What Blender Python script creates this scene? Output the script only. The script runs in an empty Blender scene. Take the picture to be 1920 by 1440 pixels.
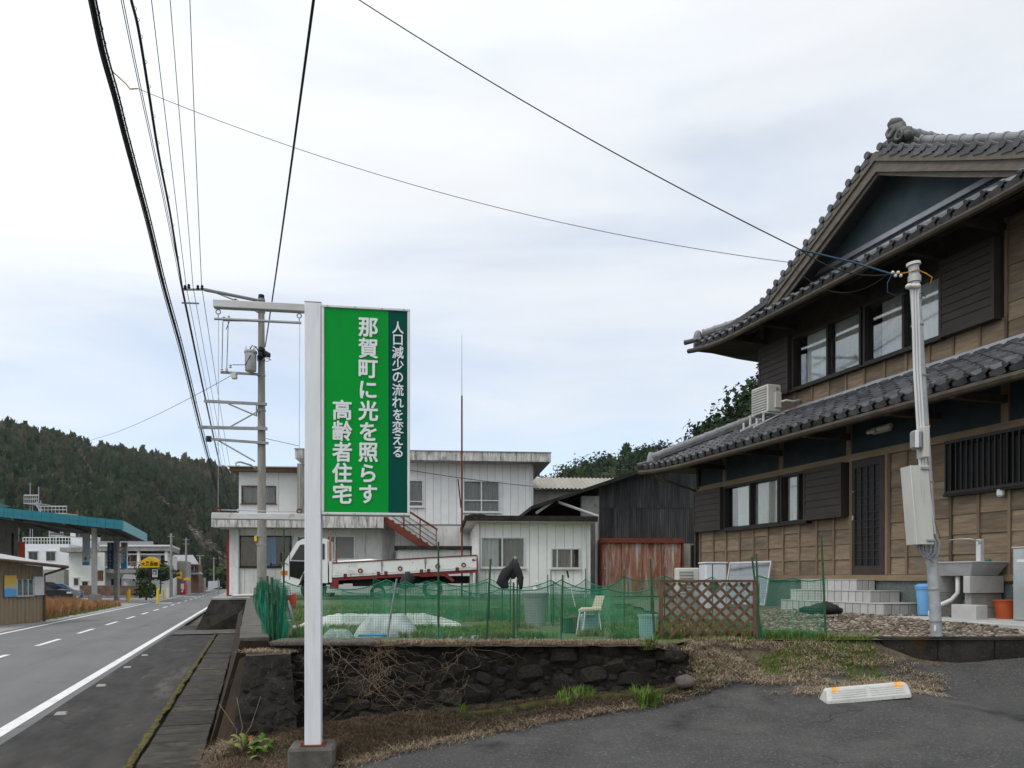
import bpy, bmesh, math, random
import numpy as np
from mathutils import Vector, Matrix, noise as mnoise

random.seed(7); rng = np.random.default_rng(7)
SC = bpy.context.scene
COL = SC.collection
R = math.radians

# ------------------------------------------------------------------ camera
FPX, CX, HY, E = 1450.0, 960.0, 1084.0, 1.7      # focal length in photo pixels, horizon row, eye height
cd = bpy.data.cameras.new('camera'); cam = bpy.data.objects.new('camera', cd); COL.objects.link(cam)
cd.sensor_width = 36; cd.lens = 36*FPX/1920; cd.shift_y = (HY-720)/1920
cd.clip_start = .05; cd.clip_end = 3000
cam.location = (0, 0, E); cam.rotation_euler = (R(90), 0, 0)
SC.camera = cam
# ------------------------------------------------------------------ sky, sun, exposure
SUN_AZ, SUN_EL = R(-128), R(56)                    # clockwise from the view direction, height
w = bpy.data.worlds.new('World'); SC.world = w; w.use_nodes = True
nt = w.node_tree; nd = nt.nodes; lk = nt.links; nd.clear()
def N(t, **k):
    n = nd.new(t)
    for a, b in k.items(): setattr(n, a, b)
    return n
out = N('ShaderNodeOutputWorld'); bg = N('ShaderNodeBackground'); bg.inputs[1].default_value = .115
sky = N('ShaderNodeTexSky', sky_type='NISHITA', sun_disc=False)
sky.sun_elevation = SUN_EL; sky.sun_rotation = SUN_AZ; sky.altitude = 200; sky.air_density = 1; sky.dust_density = .8
tc = N('ShaderNodeTexCoord'); mp = N('ShaderNodeMapping'); mp.inputs['Scale'].default_value = (1.1, 1.1, 5.0)
mp.inputs['Rotation'].default_value = (R(8), R(-10), 0); mp.inputs['Location'].default_value = (1.35, .2, .62)
lk.new(tc.outputs['Generated'], mp.inputs[0])
n1 = N('ShaderNodeTexNoise'); n1.inputs['Scale'].default_value = 1.5; n1.inputs['Detail'].default_value = 7; n1.inputs['Roughness'].default_value = .50; n1.inputs['Distortion'].default_value = .35
lk.new(mp.outputs[0], n1.inputs[0])
sep = N('ShaderNodeSeparateXYZ'); lk.new(tc.outputs['Generated'], sep.inputs[0])
# high thin overcast: denser overhead, opening in streaks lower down
el = N('ShaderNodeMapRange'); el.inputs[1].default_value = .02; el.inputs[2].default_value = .42; el.inputs[3].default_value = -.06; el.inputs[4].default_value = .27
lk.new(sep.outputs[2], el.inputs[0])
ad = N('ShaderNodeMath', operation='ADD'); lk.new(n1.outputs[0], ad.inputs[0]); lk.new(el.outputs[0], ad.inputs[1])
cov = N('ShaderNodeMapRange', interpolation_type='SMOOTHSTEP'); cov.inputs[1].default_value = .28; cov.inputs[2].default_value = .84; cov.inputs[3].default_value = .30; cov.inputs[4].default_value = .98
sg0 = N('ShaderNodeMath', operation='ADD'); lk.new(ad.outputs[0], sg0.inputs[0]); lk.new(sg0.outputs[0], cov.inputs[0])
# cloud glow towards the sun
sd = (math.sin(SUN_AZ)*math.cos(SUN_EL), math.cos(SUN_AZ)*math.cos(SUN_EL), math.sin(SUN_EL))
nrm = N('ShaderNodeVectorMath', operation='NORMALIZE'); lk.new(tc.outputs['Generated'], nrm.inputs[0])
dot = N('ShaderNodeVectorMath', operation='DOT_PRODUCT'); lk.new(nrm.outputs[0], dot.inputs[0]); dot.inputs[1].default_value = sd
gl = N('ShaderNodeMapRange'); gl.inputs[1].default_value = .0; gl.inputs[2].default_value = 1; gl.inputs[3].default_value = 8.4; gl.inputs[4].default_value = 12
lk.new(dot.outputs['Value'], gl.inputs[0])
veil = N('ShaderNodeMapRange'); veil.inputs[1].default_value = .1; veil.inputs[2].default_value = .95; veil.inputs[3].default_value = .0; veil.inputs[4].default_value = .15
lk.new(dot.outputs['Value'], veil.inputs[0]); lk.new(veil.outputs[0], sg0.inputs[1])
n2 = N('ShaderNodeTexNoise'); n2.inputs['Scale'].default_value = 2.6; n2.inputs['Detail'].default_value = 8; lk.new(mp.outputs[0], n2.inputs[0])
mr2 = N('ShaderNodeMapRange'); mr2.inputs[1].default_value = .3; mr2.inputs[2].default_value = .7; mr2.inputs[3].default_value = .95; mr2.inputs[4].default_value = 1.04; lk.new(n2.outputs[0], mr2.inputs[0])
ml = N('ShaderNodeMath', operation='MULTIPLY'); lk.new(gl.outputs[0], ml.inputs[0]); lk.new(mr2.outputs[0], ml.inputs[1])
vs = N('ShaderNodeVectorMath', operation='SCALE'); vs.inputs[0].default_value = (.955, .99, 1.03); lk.new(ml.outputs[0], vs.inputs['Scale'])
mx = N('ShaderNodeMix', data_type='RGBA'); lk.new(cov.outputs[0], mx.inputs[0]); skm = N('ShaderNodeVectorMath', operation='SCALE'); skm.inputs['Scale'].default_value = 1.7; lk.new(sky.outputs[0], skm.inputs[0]); lk.new(skm.outputs[0], mx.inputs[6]); lk.new(vs.outputs[0], mx.inputs[7])
lk.new(mx.outputs[2], bg.inputs[0]); lk.new(bg.outputs[0], out.inputs[0])
sl = bpy.data.lights.new('sun', 'SUN'); sl.energy = 1.5; sl.angle = R(24); sl.color = (1, .955, .89)
so = bpy.data.objects.new('sun', sl); COL.objects.link(so)
so.rotation_euler = Vector(sd).to_track_quat('Z', 'Y').to_euler(); so.location = (20, 20, 30)
vsn = SC.view_settings; vsn.view_transform = 'Standard'; vsn.look = 'None'; vsn.exposure = 0.0; vsn.gamma = 1.0; vsn.use_curve_mapping = False
SC.cycles.max_bounces = 6; SC.cycles.transparent_max_bounces = 24; SC.cycles.use_denoising = True
SC.cycles.caustics_reflective = False; SC.cycles.caustics_refractive = False

# ------------------------------------------------------------------ materials
def newmat(name):
    m = bpy.data.materials.new(name); m.use_nodes = True; t = m.node_tree
    b = t.nodes['Principled BSDF']; return m, t, b
def _n(t, ty, **k):
    n = t.nodes.new(ty)
    for a, b in k.items(): setattr(n, a, b)
    return n
def ramp(t, fac, stops):
    r = _n(t, 'ShaderNodeValToRGB'); cr = r.color_ramp
    while len(cr.elements) < len(stops): cr.elements.new(.5)
    for e, (p, c) in zip(cr.elements, stops): e.position = p; e.color = (*c, 1)
    t.links.new(fac, r.inputs[0]); return r.outputs[0]
def noise(t, scale, detail=6, rough=.6, stretch=(1, 1, 1), coord='Object', dist=0, rnd=False):
    c = _n(t, 'ShaderNodeTexCoord'); mp = _n(t, 'ShaderNodeMapping'); mp.inputs['Scale'].default_value = stretch
    t.links.new(c.outputs[coord], mp.inputs[0])
    if rnd:
        oi = _n(t, 'ShaderNodeObjectInfo'); k = _n(t, 'ShaderNodeMath', operation='MULTIPLY'); k.inputs[1].default_value = 40
        t.links.new(oi.outputs['Random'], k.inputs[0]); t.links.new(k.outputs[0], mp.inputs['Location'])
    n = _n(t, 'ShaderNodeTexNoise'); n.inputs['Scale'].default_value = scale; n.inputs['Detail'].default_value = detail
    n.inputs['Roughness'].default_value = rough; n.inputs['Distortion'].default_value = dist
    t.links.new(mp.outputs[0], n.inputs[0]); return n.outputs[0]
def mixc(t, fac, a, b, mode='MIX'):
    m = _n(t, 'ShaderNodeMix', data_type='RGBA', blend_type=mode)
    if hasattr(fac, 'links'): t.links.new(fac, m.inputs[0])
    else: m.inputs[0].default_value = fac
    for i, v in ((6, a), (7, b)):
        if hasattr(v, 'links'): t.links.new(v, m.inputs[i])
        else: m.inputs[i].default_value = (*v, 1)
    return m.outputs[2]
def rng_map(t, v, a, b, c=0, d=1):
    m = _n(t, 'ShaderNodeMapRange'); t.links.new(v, m.inputs[0])
    for i, x in enumerate((a, b, c, d)): m.inputs[i+1].default_value = x
    return m.outputs[0]
def bump(t, b, h, dist=.01, strength=.6):
    n = _n(t, 'ShaderNodeBump'); n.inputs['Distance'].default_value = dist; n.inputs['Strength'].default_value = strength
    t.links.new(h, n.inputs['Height']); t.links.new(n.outputs[0], b.inputs['Normal'])
def M(name, c1, c2=None, scale=6, stretch=(1, 1, 1), rough=.8, metal=0, bmp=.004, bscale=None, spots=None, var=0, lo=.35, hi=.65, spec=.3):
    """base colour c1..c2 over noise, dirt spots (colour, scale, lo, hi, stretch), per-piece variation var"""
    m, t, b = newmat(name); c2 = c2 or c1
    n = noise(t, scale, 7, .62, stretch, rnd=var > 0)
    col = ramp(t, n, [(lo, c1), (hi, c2)])
    for s in (spots or []):
        sc, ssc, a, z = s[:4]; st = s[4] if len(s) > 4 else (1, 1, 1)
        f = rng_map(t, noise(t, ssc, 8, .68, st, rnd=var > 0), a, z)
        col = mixc(t, f, col, sc)
    if var:
        oi = _n(t, 'ShaderNodeObjectInfo'); v = rng_map(t, oi.outputs['Random'], 0, 1, 1-var, 1+var)
        h = _n(t, 'ShaderNodeHueSaturation'); t.links.new(v, h.inputs['Value']); t.links.new(col, h.inputs['Color']); col = h.outputs[0]
    t.links.new(col, b.inputs['Base Color']); b.inputs['Roughness'].default_value = rough; b.inputs['Metallic'].default_value = metal
    b.inputs['Specular IOR Level'].default_value = spec
    if bmp: bump(t, b, noise(t, bscale or scale*6, 5, .6, stretch), bmp)
    return m
def glass(name, tint=(.95, .97, .96), refl=.3, clear=.95, k=.42):
    m, t, b = newmat(name); t.nodes.remove(b)
    tr = _n(t, 'ShaderNodeBsdfTransparent'); tr.inputs[0].default_value = tuple(x*clear for x in tint)+(1,)
    g = _n(t, 'ShaderNodeBsdfGlossy'); g.inputs['Roughness'].default_value = .03
    fr = _n(t, 'ShaderNodeFresnel'); fr.inputs[0].default_value = 1.5
    a = _n(t, 'ShaderNodeMath', operation='MULTIPLY_ADD'); a.inputs[1].default_value = k; a.inputs[2].default_value = refl*.06
    t.links.new(fr.outputs[0], a.inputs[0]); a.use_clamp = True
    x = _n(t, 'ShaderNodeMixShader'); t.links.new(a.outputs[0], x.inputs[0]); t.links.new(tr.outputs[0], x.inputs[1]); t.links.new(g.outputs[0], x.inputs[2])
    t.links.new(x.outputs[0], t.nodes['Material Output'].inputs[0]); return m
def netmat(name, col, cell, thread, amount=1.0):
    """woven net: threads opaque, the holes between them open"""
    m, t, b = newmat(name)
    uv = _n(t, 'ShaderNodeUVMap'); sp = _n(t, 'ShaderNodeSeparateXYZ'); t.links.new(uv.outputs[0], sp.inputs[0])
    res = []
    for i in range(2):
        d = _n(t, 'ShaderNodeMath', operation='DIVIDE'); t.links.new(sp.outputs[i], d.inputs[0]); d.inputs[1].default_value = cell
        f = _n(t, 'ShaderNodeMath', operation='FRACT'); t.links.new(d.outputs[0], f.inputs[0])
        l = _n(t, 'ShaderNodeMath', operation='LESS_THAN'); t.links.new(f.outputs[0], l.inputs[0]); l.inputs[1].default_value = thread
        res.append(l.outputs[0])
    mxx = _n(t, 'ShaderNodeMath', operation='MAXIMUM'); t.links.new(res[0], mxx.inputs[0]); t.links.new(res[1], mxx.inputs[1])
    k = _n(t, 'ShaderNodeMath', operation='MULTIPLY'); k.inputs[1].default_value = amount; t.links.new(mxx.outputs[0], k.inputs[0])
    t.links.new(k.outputs[0], b.inputs['Alpha']); b.inputs['Base Color'].default_value = (*col, 1); b.inputs['Roughness'].default_value = .5
    return m
def tinted(name, stops, rough=.85, trans=0):
    """colour from the per-plant attribute 'tint'"""
    m, t, b = newmat(name); a = _n(t, 'ShaderNodeAttribute', attribute_name='tint')
    t.links.new(ramp(t, a.outputs['Fac'], stops), b.inputs['Base Color']); b.inputs['Roughness'].default_value = rough
    b.inputs['Specular IOR Level'].default_value = .15
    return m

MT = {}
MT['asphalt'] = M('asphalt_lot', (.036, .035, .034), (.068, .067, .065), 1.6, rough=.9, bmp=.012, bscale=60, lo=.3, hi=.72,
                  spots=[((.15, .145, .138), 48, .54, .68), ((.082, .080, .076), 1.3, .54, .72), ((.017, .0165, .016), .8, .54, .66), ((.010, .010, .010), 62, .56, .68)])
MT['road'] = M('asphalt_road', (.118, .118, .118), (.150, .150, .148), 1.2, (1, .25, 1), rough=.9, bmp=.004, bscale=180,
               spots=[((.19, .19, .185), 60, .58, .72), ((.06, .06, .06), 75, .6, .72), ((.095, .095, .097), .7, .54, .74, (1.5, .10, 1))])
MT['walk'] = M('sidewalk_asphalt', (.022, .0205, .019), (.048, .044, .041), 2.2, (1.6, .5, 1), rough=.92, bmp=.006, bscale=150,
               spots=[((.075, .06, .014), 3.2, .66, .76, (3, .6, 1)), ((.10, .094, .088), 120, .62, .75), ((.11, .10, .092), .9, .60, .75, (2, .3, 1))])
MT['paint'] = M('road_paint', (.60, .60, .58), (.70, .70, .68), 5, rough=.75, bmp=.002, bscale=90, spots=[((.30, .30, .29), 22, .57, .70), ((.40, .40, .39), 1.5, .56, .72)])
MT['moss'] = M('moss', (.032, .027, .014), (.12, .10, .020), 9, rough=1, bmp=.02, bscale=60)
MT['moss_dark'] = M('moss_dark', (.014, .014, .007), (.065, .062, .016), 12, rough=1, bmp=.03, bscale=60)
MT['conc_cover'] = M('gutter_concrete', (.024, .021, .018), (.058, .052, .045), 5, rough=.95, bmp=.006, bscale=80, var=.22,
                     spots=[((.12, .095, .016), 3.4, .60, .72), ((.018, .015, .011), 6, .55, .70), ((.05, .055, .015), 9, .62, .72)])
MT['conc'] = M('concrete', (.22, .215, .20), (.33, .32, .30), 3, rough=.92, bmp=.004, bscale=60, spots=[((.10, .095, .085), 4, .58, .75)])
MT['conc_light'] = M('concrete_light', (.36, .355, .34), (.46, .455, .44), 3, rough=.92, bmp=.004, bscale=60, spots=[((.24, .23, .22), 5, .58, .75)])
MT['conc_dark'] = M('concrete_black_lichen', (.009, .008, .007), (.034, .031, .027), 4, rough=1, bmp=.02, bscale=40,
                    spots=[((.13, .13, .12), 34, .60, .70), ((.05, .028, .010), 2.2, .56, .7)])
MT['conc_brown'] = M('concrete_rust_brown', (.016, .010, .006), (.040, .026, .015), 5, (1, 1, .4), rough=1, bmp=.01, bscale=50)
MT['stone'] = M('wall_stone', (.006, .0055, .005), (.034, .029, .024), 7, rough=1, bmp=.05, bscale=26, var=.5,
                spots=[((.16, .155, .15), 15, .62, .74), ((.040, .034, .010), 4, .56, .68), ((.030, .014, .008), 3, .56, .70)])
MT['stone_fill'] = M('wall_mortar', (.004, .0035, .003), (.016, .012, .008), 8, rough=1, bmp=.04, bscale=30, spots=[((.05, .045, .010), 5, .6, .72)])
MT['boulder'] = M('boulder', (.065, .054, .050), (.12, .10, .094), 5, rough=.95, bmp=.01, bscale=40)
MT['soil'] = M('soil_dry', (.045, .035, .024), (.110, .086, .057), 5, rough=1, bmp=.02, bscale=45, spots=[((.055, .07, .016), 2.4, .56, .70), ((.17, .14, .095), 30, .56, .7)])
MT['garden'] = M('garden_soil', (.085, .074, .042), (.15, .13, .082), 3, rough=1, bmp=.02, bscale=30, spots=[((.055, .11, .022), 1.1, .44, .58), ((.04, .08, .016), 4, .52, .66)])
MT['gravel'] = M('gravel_bed', (.085, .070, .055), (.20, .17, .14), 40, rough=1, bmp=.02, bscale=60)
MT['farground'] = M('valley_ground', (.07, .062, .04), (.11, .10, .07), .4, rough=1, bmp=0)
MT['hillsoil'] = M('hill_soil', (.030, .026, .016), (.055, .045, .03), .1, rough=1, bmp=0)
MT['galv'] = M('galvanised', (.30, .31, .32), (.42, .43, .44), 9, rough=.55, metal=.35, bmp=.001, spots=[((.20, .19, .17), 7, .6, .8)])
MT['postwhite'] = M('sign_post_paint', (.64, .655, .675), (.72, .735, .755), 5, (3, 3, .4), rough=.5, bmp=.0006, bscale=200, spots=[((.42, .42, .43), 60, .66, .78), ((.48, .48, .475), 5, .58, .78, (5, 5, .25))])
MT['armwhite'] = M('sign_arm_paint', (.45, .45, .44), (.60, .60, .59), 8, (.3, 1, 1), rough=.6, spots=[((.22, .20, .17), 9, .60, .75)])
MT['alu'] = M('aluminium', (.55, .555, .56), (.62, .625, .63), 6, rough=.4, metal=.3, bmp=0)
MT['green'] = M('sign_green', (.000, .255, .028), (.001, .285, .036), 1.3, rough=.5, bmp=0, spec=.08, spots=[((.012, .20, .035), 3, .56, .8, (5, 5, .3))])
MT['dgreen'] = M('sign_dark_green', (.000, .058, .042), (.001, .072, .052), 1.3, rough=.5, bmp=0, spec=.08)
MT['letter'] = M('sign_letter', (.66, .68, .68), (.72, .74, .74), 9, rough=.5, bmp=0)
MT['rust'] = M('rust', (.075, .022, .010), (.16, .05, .022), 14, rough=.95, bmp=.004, bscale=80)
MT['rustpaint'] = M('red_oxide_paint', (.115, .026, .016), (.17, .045, .026), 5, rough=.8, bmp=.002, spots=[((.05, .022, .013), 9, .56, .7)])
MT['rustsheet'] = M('rusted_sheet', (.30, .33, .36), (.36, .38, .40), 3, (1, 1, .3), rough=.85, bmp=.003, var=.1,
                    spots=[((.27, .115, .062), 2.0, .36, .52, (3, 3, .30)), ((.16, .030, .018), 1.7, .50, .64, (2.2, 2.2, .45)), ((.36, .25, .18), 12, .56, .70, (2, 2, .25)), ((.44, .43, .42), 2.0, .56, .68, (4, 4, .15))])
MT['fascia'] = M('stained_concrete_fascia', (.48, .47, .45), (.62, .61, .59), 3, rough=.92, bmp=.004,
                 spots=[((.13, .125, .115), 2.2, .44, .66, (3, 3, .5)), ((.05, .047, .042), 6, .56, .70, (2.2, 2.2, .5))])
MT['panel'] = M('white_wall_panel', (.70, .70, .695), (.76, .76, .755), 2.5, rough=.75, bmp=.001, var=.035, spots=[((.50, .49, .47), 4, .60, .85, (3, 3, .3))])
MT['panel_old'] = M('white_wall_panel_stained', (.58, .57, .55), (.68, .67, .65), 2.5, rough=.8, bmp=.001, var=.05, spots=[((.24, .225, .20), 3.5, .55, .8, (3, 3, .3))])
MT['panel_grey'] = M('grey_wall_panel', (.55, .565, .56), (.61, .625, .62), 2.5, rough=.75, bmp=.001, var=.04)
MT['conc_old'] = M('concrete_old_grey', (.060, .054, .047), (.125, .115, .10), 5, rough=.95, bmp=.006, bscale=60, spots=[((.05, .043, .035), 6, .56, .7)])
MT['darkpane'] = M('dark_pane', (.012, .014, .016), (.022, .024, .026), 2, rough=.45, bmp=0, spec=.2)
MT['dark'] = M('dark_void', (.010, .010, .011), rough=.9, bmp=0)
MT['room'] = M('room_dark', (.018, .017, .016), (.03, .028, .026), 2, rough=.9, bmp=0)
MT['curtain'] = M('curtain', (.55, .56, .57), (.62, .63, .64), 3, rough=.95, bmp=0)
MT['curtain_grey'] = M('curtain_grey', (.20, .19, .175), (.27, .26, .24), 3, rough=.95, bmp=0)
MT['lace'] = M('lace_curtain', (.50, .49, .47), (.58, .57, .55), 3, rough=.95, bmp=0)
MT['lace_white'] = M('white_curtain', (.80, .81, .82), (.84, .85, .86), 3, rough=.95, bmp=0)
MT['glass'] = glass('window_glass')
MT['glass_thin'] = glass('sash_glass', (.80, .90, .87), .3, .92, .30)
MT['wood'] = M('house_board', (.158, .114, .074), (.245, .186, .126), 4, (1, .6, 5), rough=.85, bmp=.004, bscale=30, var=.24,
               spots=[((.105, .090, .078), 2.2, .50, .70, (1, .5, 3)), ((.28, .165, .078), 2.6, .60, .74, (1, .5, 2))])
MT['woodpost'] = M('house_timber', (.150, .108, .070), (.210, .155, .105), 5, (3, 3, .5), rough=.85, bmp=.002, var=.12)
MT['woodbeam'] = M('house_beam', (.175, .125, .076), (.235, .172, .110), 5, (3, .4, 3), rough=.85, bmp=.002)
MT['barge'] = M('barge_board', (.105, .090, .075), (.150, .130, .110), 4, (1, 1, 4), rough=.85, bmp=.002)
MT['eavewood'] = M('eave_timber_dark', (.022, .015, .010), (.042, .030, .020), 4, (1, 1, 1), rough=.9, bmp=.003, var=.2)
MT['shutter'] = M('brown_shutter', (.030, .022, .019), (.042, .032, .028), 3, rough=.6, bmp=.001)
MT['blackframe'] = M('bronze_frame', (.014, .011, .010), (.020, .016, .014), 3, rough=.5, bmp=0)
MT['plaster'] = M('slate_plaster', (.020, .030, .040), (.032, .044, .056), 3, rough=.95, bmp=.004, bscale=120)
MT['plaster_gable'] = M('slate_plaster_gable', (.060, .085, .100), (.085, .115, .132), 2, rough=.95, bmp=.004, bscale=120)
MT['tile'] = M('roof_tile', (.044, .045, .050), (.088, .090, .098), 5, rough=.48, bmp=.004, bscale=40, var=.42, spec=.5,
               spots=[((.034, .030, .024), 9, .54, .70), ((.16, .16, .165), 14, .60, .76), ((.075, .07, .045), 6, .62, .74)])
MT['tile_ridge'] = M('ridge_tile', (.14, .142, .152), (.20, .202, .212), 5, rough=.45, bmp=.002, var=.15, spec=.5, spots=[((.08, .078, .07), 8, .6, .75)])
MT['oni'] = M('ridge_end_tile', (.085, .088, .085), (.15, .152, .15), 7, rough=.7, bmp=.02, bscale=25, spots=[((.10, .11, .06), 5, .58, .7)])
MT['gutter'] = M('gutter_brown', (.036, .026, .018), (.060, .044, .030), 5, rough=.7, bmp=.001, spots=[((.07, .075, .025), 3, .58, .7)])
MT['flash'] = M('flashing', (.30, .31, .33), (.36, .37, .39), 4, rough=.45, metal=.3, bmp=0)
MT['tilewall'] = M('step_tile', (.36, .355, .34), (.42, .415, .40), 8, rough=.6, bmp=.001, var=.10, spots=[((.24, .23, .21), 6, .62, .8)])
MT['grout'] = M('grout', (.035, .034, .031), (.06, .058, .054), 8, rough=.95, bmp=.001)
MT['teal_found'] = M('foundation_teal_grey', (.07, .092, .088), (.12, .145, .138), 30, rough=.95, bmp=.006, bscale=80)
MT['corr_dark'] = M('corrugated_black', (.022, .022, .023), (.058, .058, .060), 3, (3, 3, .3), rough=.8, bmp=0, var=.2, spots=[((.14, .137, .13), 3.5, .56, .76, (4, 4, .18))])
MT['corr_light'] = M('corrugated_cement', (.24, .225, .195), (.33, .31, .275), 3, (2, 2, .4), rough=.9, bmp=0, var=.08, spots=[((.13, .12, .10), 5, .58, .75)])
MT['tan'] = M('tan_metal_siding', (.27, .215, .140), (.32, .258, .172), 3, (3, 3, .3), rough=.6, bmp=0, spots=[((.20, .15, .09), 4, .6, .8, (3, 3, .3))])
MT['roofgrey'] = M('shed_roof', (.34, .34, .34), (.42, .42, .42), 1.5, rough=.8, bmp=0)
MT['teal'] = M('canopy_teal', (.010, .145, .190), (.016, .175, .220), 3, rough=.45, bmp=0, var=.06)
MT['teal_light'] = M('canopy_teal_light', (.13, .36, .40), (.17, .40, .44), 3, rough=.45, bmp=0)
MT['soffit'] = M('canopy_soffit', (.045, .038, .033), (.085, .070, .060), 1.5, (1, 4, 1), rough=.9, bmp=0, spots=[((.09, .035, .025), 2.5, .6, .72)])
MT['pole'] = M('concrete_pole', (.20, .185, .165), (.28, .262, .238), 6, (1, 1, .2), rough=.9, bmp=.002, spots=[((.12, .11, .10), 5, .6, .78, (3, 3, .25))])
MT['steel'] = M('pole_steel', (.20, .205, .21), (.29, .295, .30), 6, rough=.6, metal=.25, bmp=0)
MT['cable'] = M('cable_black', (.012, .012, .013), rough=.7, bmp=0)
MT['cable_blue'] = M('cable_blue', (.012, .06, .11), rough=.6, bmp=0)
MT['cable_orange'] = M('cable_orange', (.42, .20, .025), rough=.6, bmp=0)
MT['porcelain'] = M('porcelain', (.50, .49, .45), (.56, .55, .51), 10, rough=.4, bmp=0)
MT['pvc'] = M('pvc_grey', (.50, .50, .50), (.58, .58, .575), 5, (1, 1, .3), rough=.55, bmp=0)
MT['pvc_dark'] = M('pvc_dark_grey', (.20, .21, .22), (.27, .28, .29), 5, rough=.55, bmp=0)
MT['meterbox'] = M('meter_box', (.42, .415, .385), (.48, .475, .44), 3, (4, 4, .4), rough=.65, bmp=0, spots=[((.22, .21, .19), 3, .58, .78, (4, 4, .3))])
MT['truckwhite'] = M('truck_white_paint', (.70, .705, .71), (.75, .755, .76), 3, rough=.35, bmp=0, spots=[((.13, .042, .02), 6, .66, .72)])
MT['truckbed'] = M('truck_bed_paint', (.66, .66, .655), (.72, .72, .715), 3, rough=.5, bmp=0, spots=[((.14, .045, .02), 7, .62, .70), ((.34, .33, .32), 4, .55, .75, (.4, 1, 1))])
MT['truckred'] = M('truck_red_frame', (.16, .018, .022), (.23, .028, .03), 5, rough=.6, bmp=0, spots=[((.05, .015, .01), 8, .58, .7)])
MT['rubber'] = M('rubber', (.012, .012, .012), (.02, .02, .02), 8, rough=.9, bmp=0)
MT['chassis'] = M('chassis_black', (.010, .010, .010), rough=.8, bmp=0)
MT['carblack'] = M('car_black_paint', (.004, .004, .005), rough=.2, bmp=0, spec=.18)
MT['carblue'] = M('car_blue_paint', (.010, .13, .36), rough=.15, bmp=0, spec=.6)
MT['carwhite'] = M('car_white_paint', (.58, .59, .60), rough=.2, bmp=0, spec=.5)
MT['carglass'] = M('car_glass', (.014, .017, .02), rough=.08, bmp=0, spec=.4)
MT['chrome'] = M('wheel_silver', (.42, .43, .44), rough=.35, metal=.6, bmp=0)
MT['amber'] = M('amber_lens', (.55, .16, .01), rough=.25, bmp=0)
MT['redlens'] = M('red_lens', (.25, .012, .010), rough=.3, bmp=0)
MT['netpole'] = M('green_garden_stake', (.018, .060, .026), (.030, .085, .038), 12, rough=.6, bmp=0, spots=[((.10, .09, .05), 9, .64, .76)])
MT['net'] = netmat('green_net', (.006, .175, .085), .017, .17, 1)
MT['net_dense'] = netmat('green_net_bunched', (.004, .22, .125), .017, .42, 1)
MT['net_rope'] = M('green_net_edge', (.004, .145, .08), rough=.6, bmp=0)
MT['lattice'] = M('lattice_brown', (.082, .046, .030), (.13, .076, .052), 7, rough=.8, bmp=.002, var=.15, spots=[((.06, .03, .018), 10, .6, .72)])
MT['fabric_black'] = M('black_cloth', (.012, .012, .014), (.03, .031, .034), 4, rough=.85, bmp=.01, bscale=12)
MT['plastic_grey'] = M('plastic_grey', (.20, .21, .21), (.27, .28, .28), 4, rough=.6, bmp=0)
MT['plastic_blue'] = M('plastic_sky_blue', (.14, .36, .66), (.18, .41, .72), 3, rough=.45, bmp=0)
MT['plastic_teal'] = M('plastic_pale_teal', (.22, .35, .36), (.28, .42, .43), 4, rough=.5, bmp=0)
MT['plastic_yellow'] = M('plastic_pale_yellow', (.48, .44, .20), (.54, .50, .26), 4, rough=.5, bmp=0)
MT['cream'] = M('cream_paint', (.46, .42, .30), (.54, .50, .38), 8, rough=.6, bmp=0, spots=[((.20, .16, .10), 12, .62, .74)])
MT['redpaint'] = M('faded_red_paint', (.42, .055, .030), (.52, .09, .05), 6, rough=.6, bmp=0, spots=[((.45, .40, .36), 9, .64, .76)])
MT['terracotta'] = M('orange_bucket', (.40, .075, .025), (.46, .095, .035), 4, rough=.55, bmp=0)
MT['sheetwhite'] = M('white_row_cover', (.46, .465, .455), (.56, .565, .55), 9, rough=.9, bmp=.02, bscale=14, spots=[((.33, .33, .30), 7, .6, .76)])
MT['tarp'] = M('silver_tarp', (.30, .33, .335), (.48, .51, .52), 6, rough=.6, bmp=.04, bscale=9, spots=[((.20, .25, .24), 6, .58, .74)])
MT['netbundle'] = M('pale_net_bundle', (.20, .25, .24), (.40, .46, .44), 22, rough=.9, bmp=.03, bscale=40)
MT['stainless'] = M('stainless', (.42, .44, .44), (.52, .54, .54), 3, rough=.30, metal=.75, bmp=.004, bscale=3)
MT['sinkgrey'] = M('sink_concrete', (.36, .365, .375), (.43, .435, .445), 6, rough=.7, bmp=.001, spots=[((.20, .12, .07), 9, .70, .8)])
MT['acwhite'] = M('air_conditioner_cream', (.50, .49, .45), (.55, .54, .50), 4, rough=.5, bmp=0)
MT['acgrille'] = M('air_conditioner_grille', (.20, .20, .19), (.26, .26, .25), 4, rough=.6, bmp=0)
MT['washer'] = M('appliance_white', (.50, .52, .56), (.56, .58, .62), 4, rough=.4, bmp=0)
MT['stopper'] = M('wheel_stop_concrete', (.46, .455, .43), (.55, .545, .52), 7, rough=.85, bmp=.004, bscale=50, spots=[((.26, .25, .23), 7, .60, .76), ((.15, .145, .135), 13, .68, .78)])
MT['reflector'] = M('orange_reflector', (.75, .33, .01), rough=.3, bmp=0)
MT['yellow'] = M('sign_yellow', (.68, .36, .006), (.74, .42, .010), 3, rough=.45, bmp=0)
MT['yellowpost'] = M('yellow_bollard', (.66, .42, .02), (.72, .48, .03), 4, rough=.5, bmp=0)
MT['black'] = M('black_paint', (.012, .012, .012), rough=.5, bmp=0)
MT['navy'] = M('sign_navy', (.012, .030, .12), (.016, .038, .14), 3, rough=.4, bmp=0)
MT['skyblue'] = M('sign_sky_blue', (.04, .30, .55), (.10, .42, .62), 3, rough=.4, bmp=0)
MT['white'] = M('white_plastic', (.62, .62, .62), (.67, .67, .67), 4, rough=.5, bmp=0)
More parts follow.
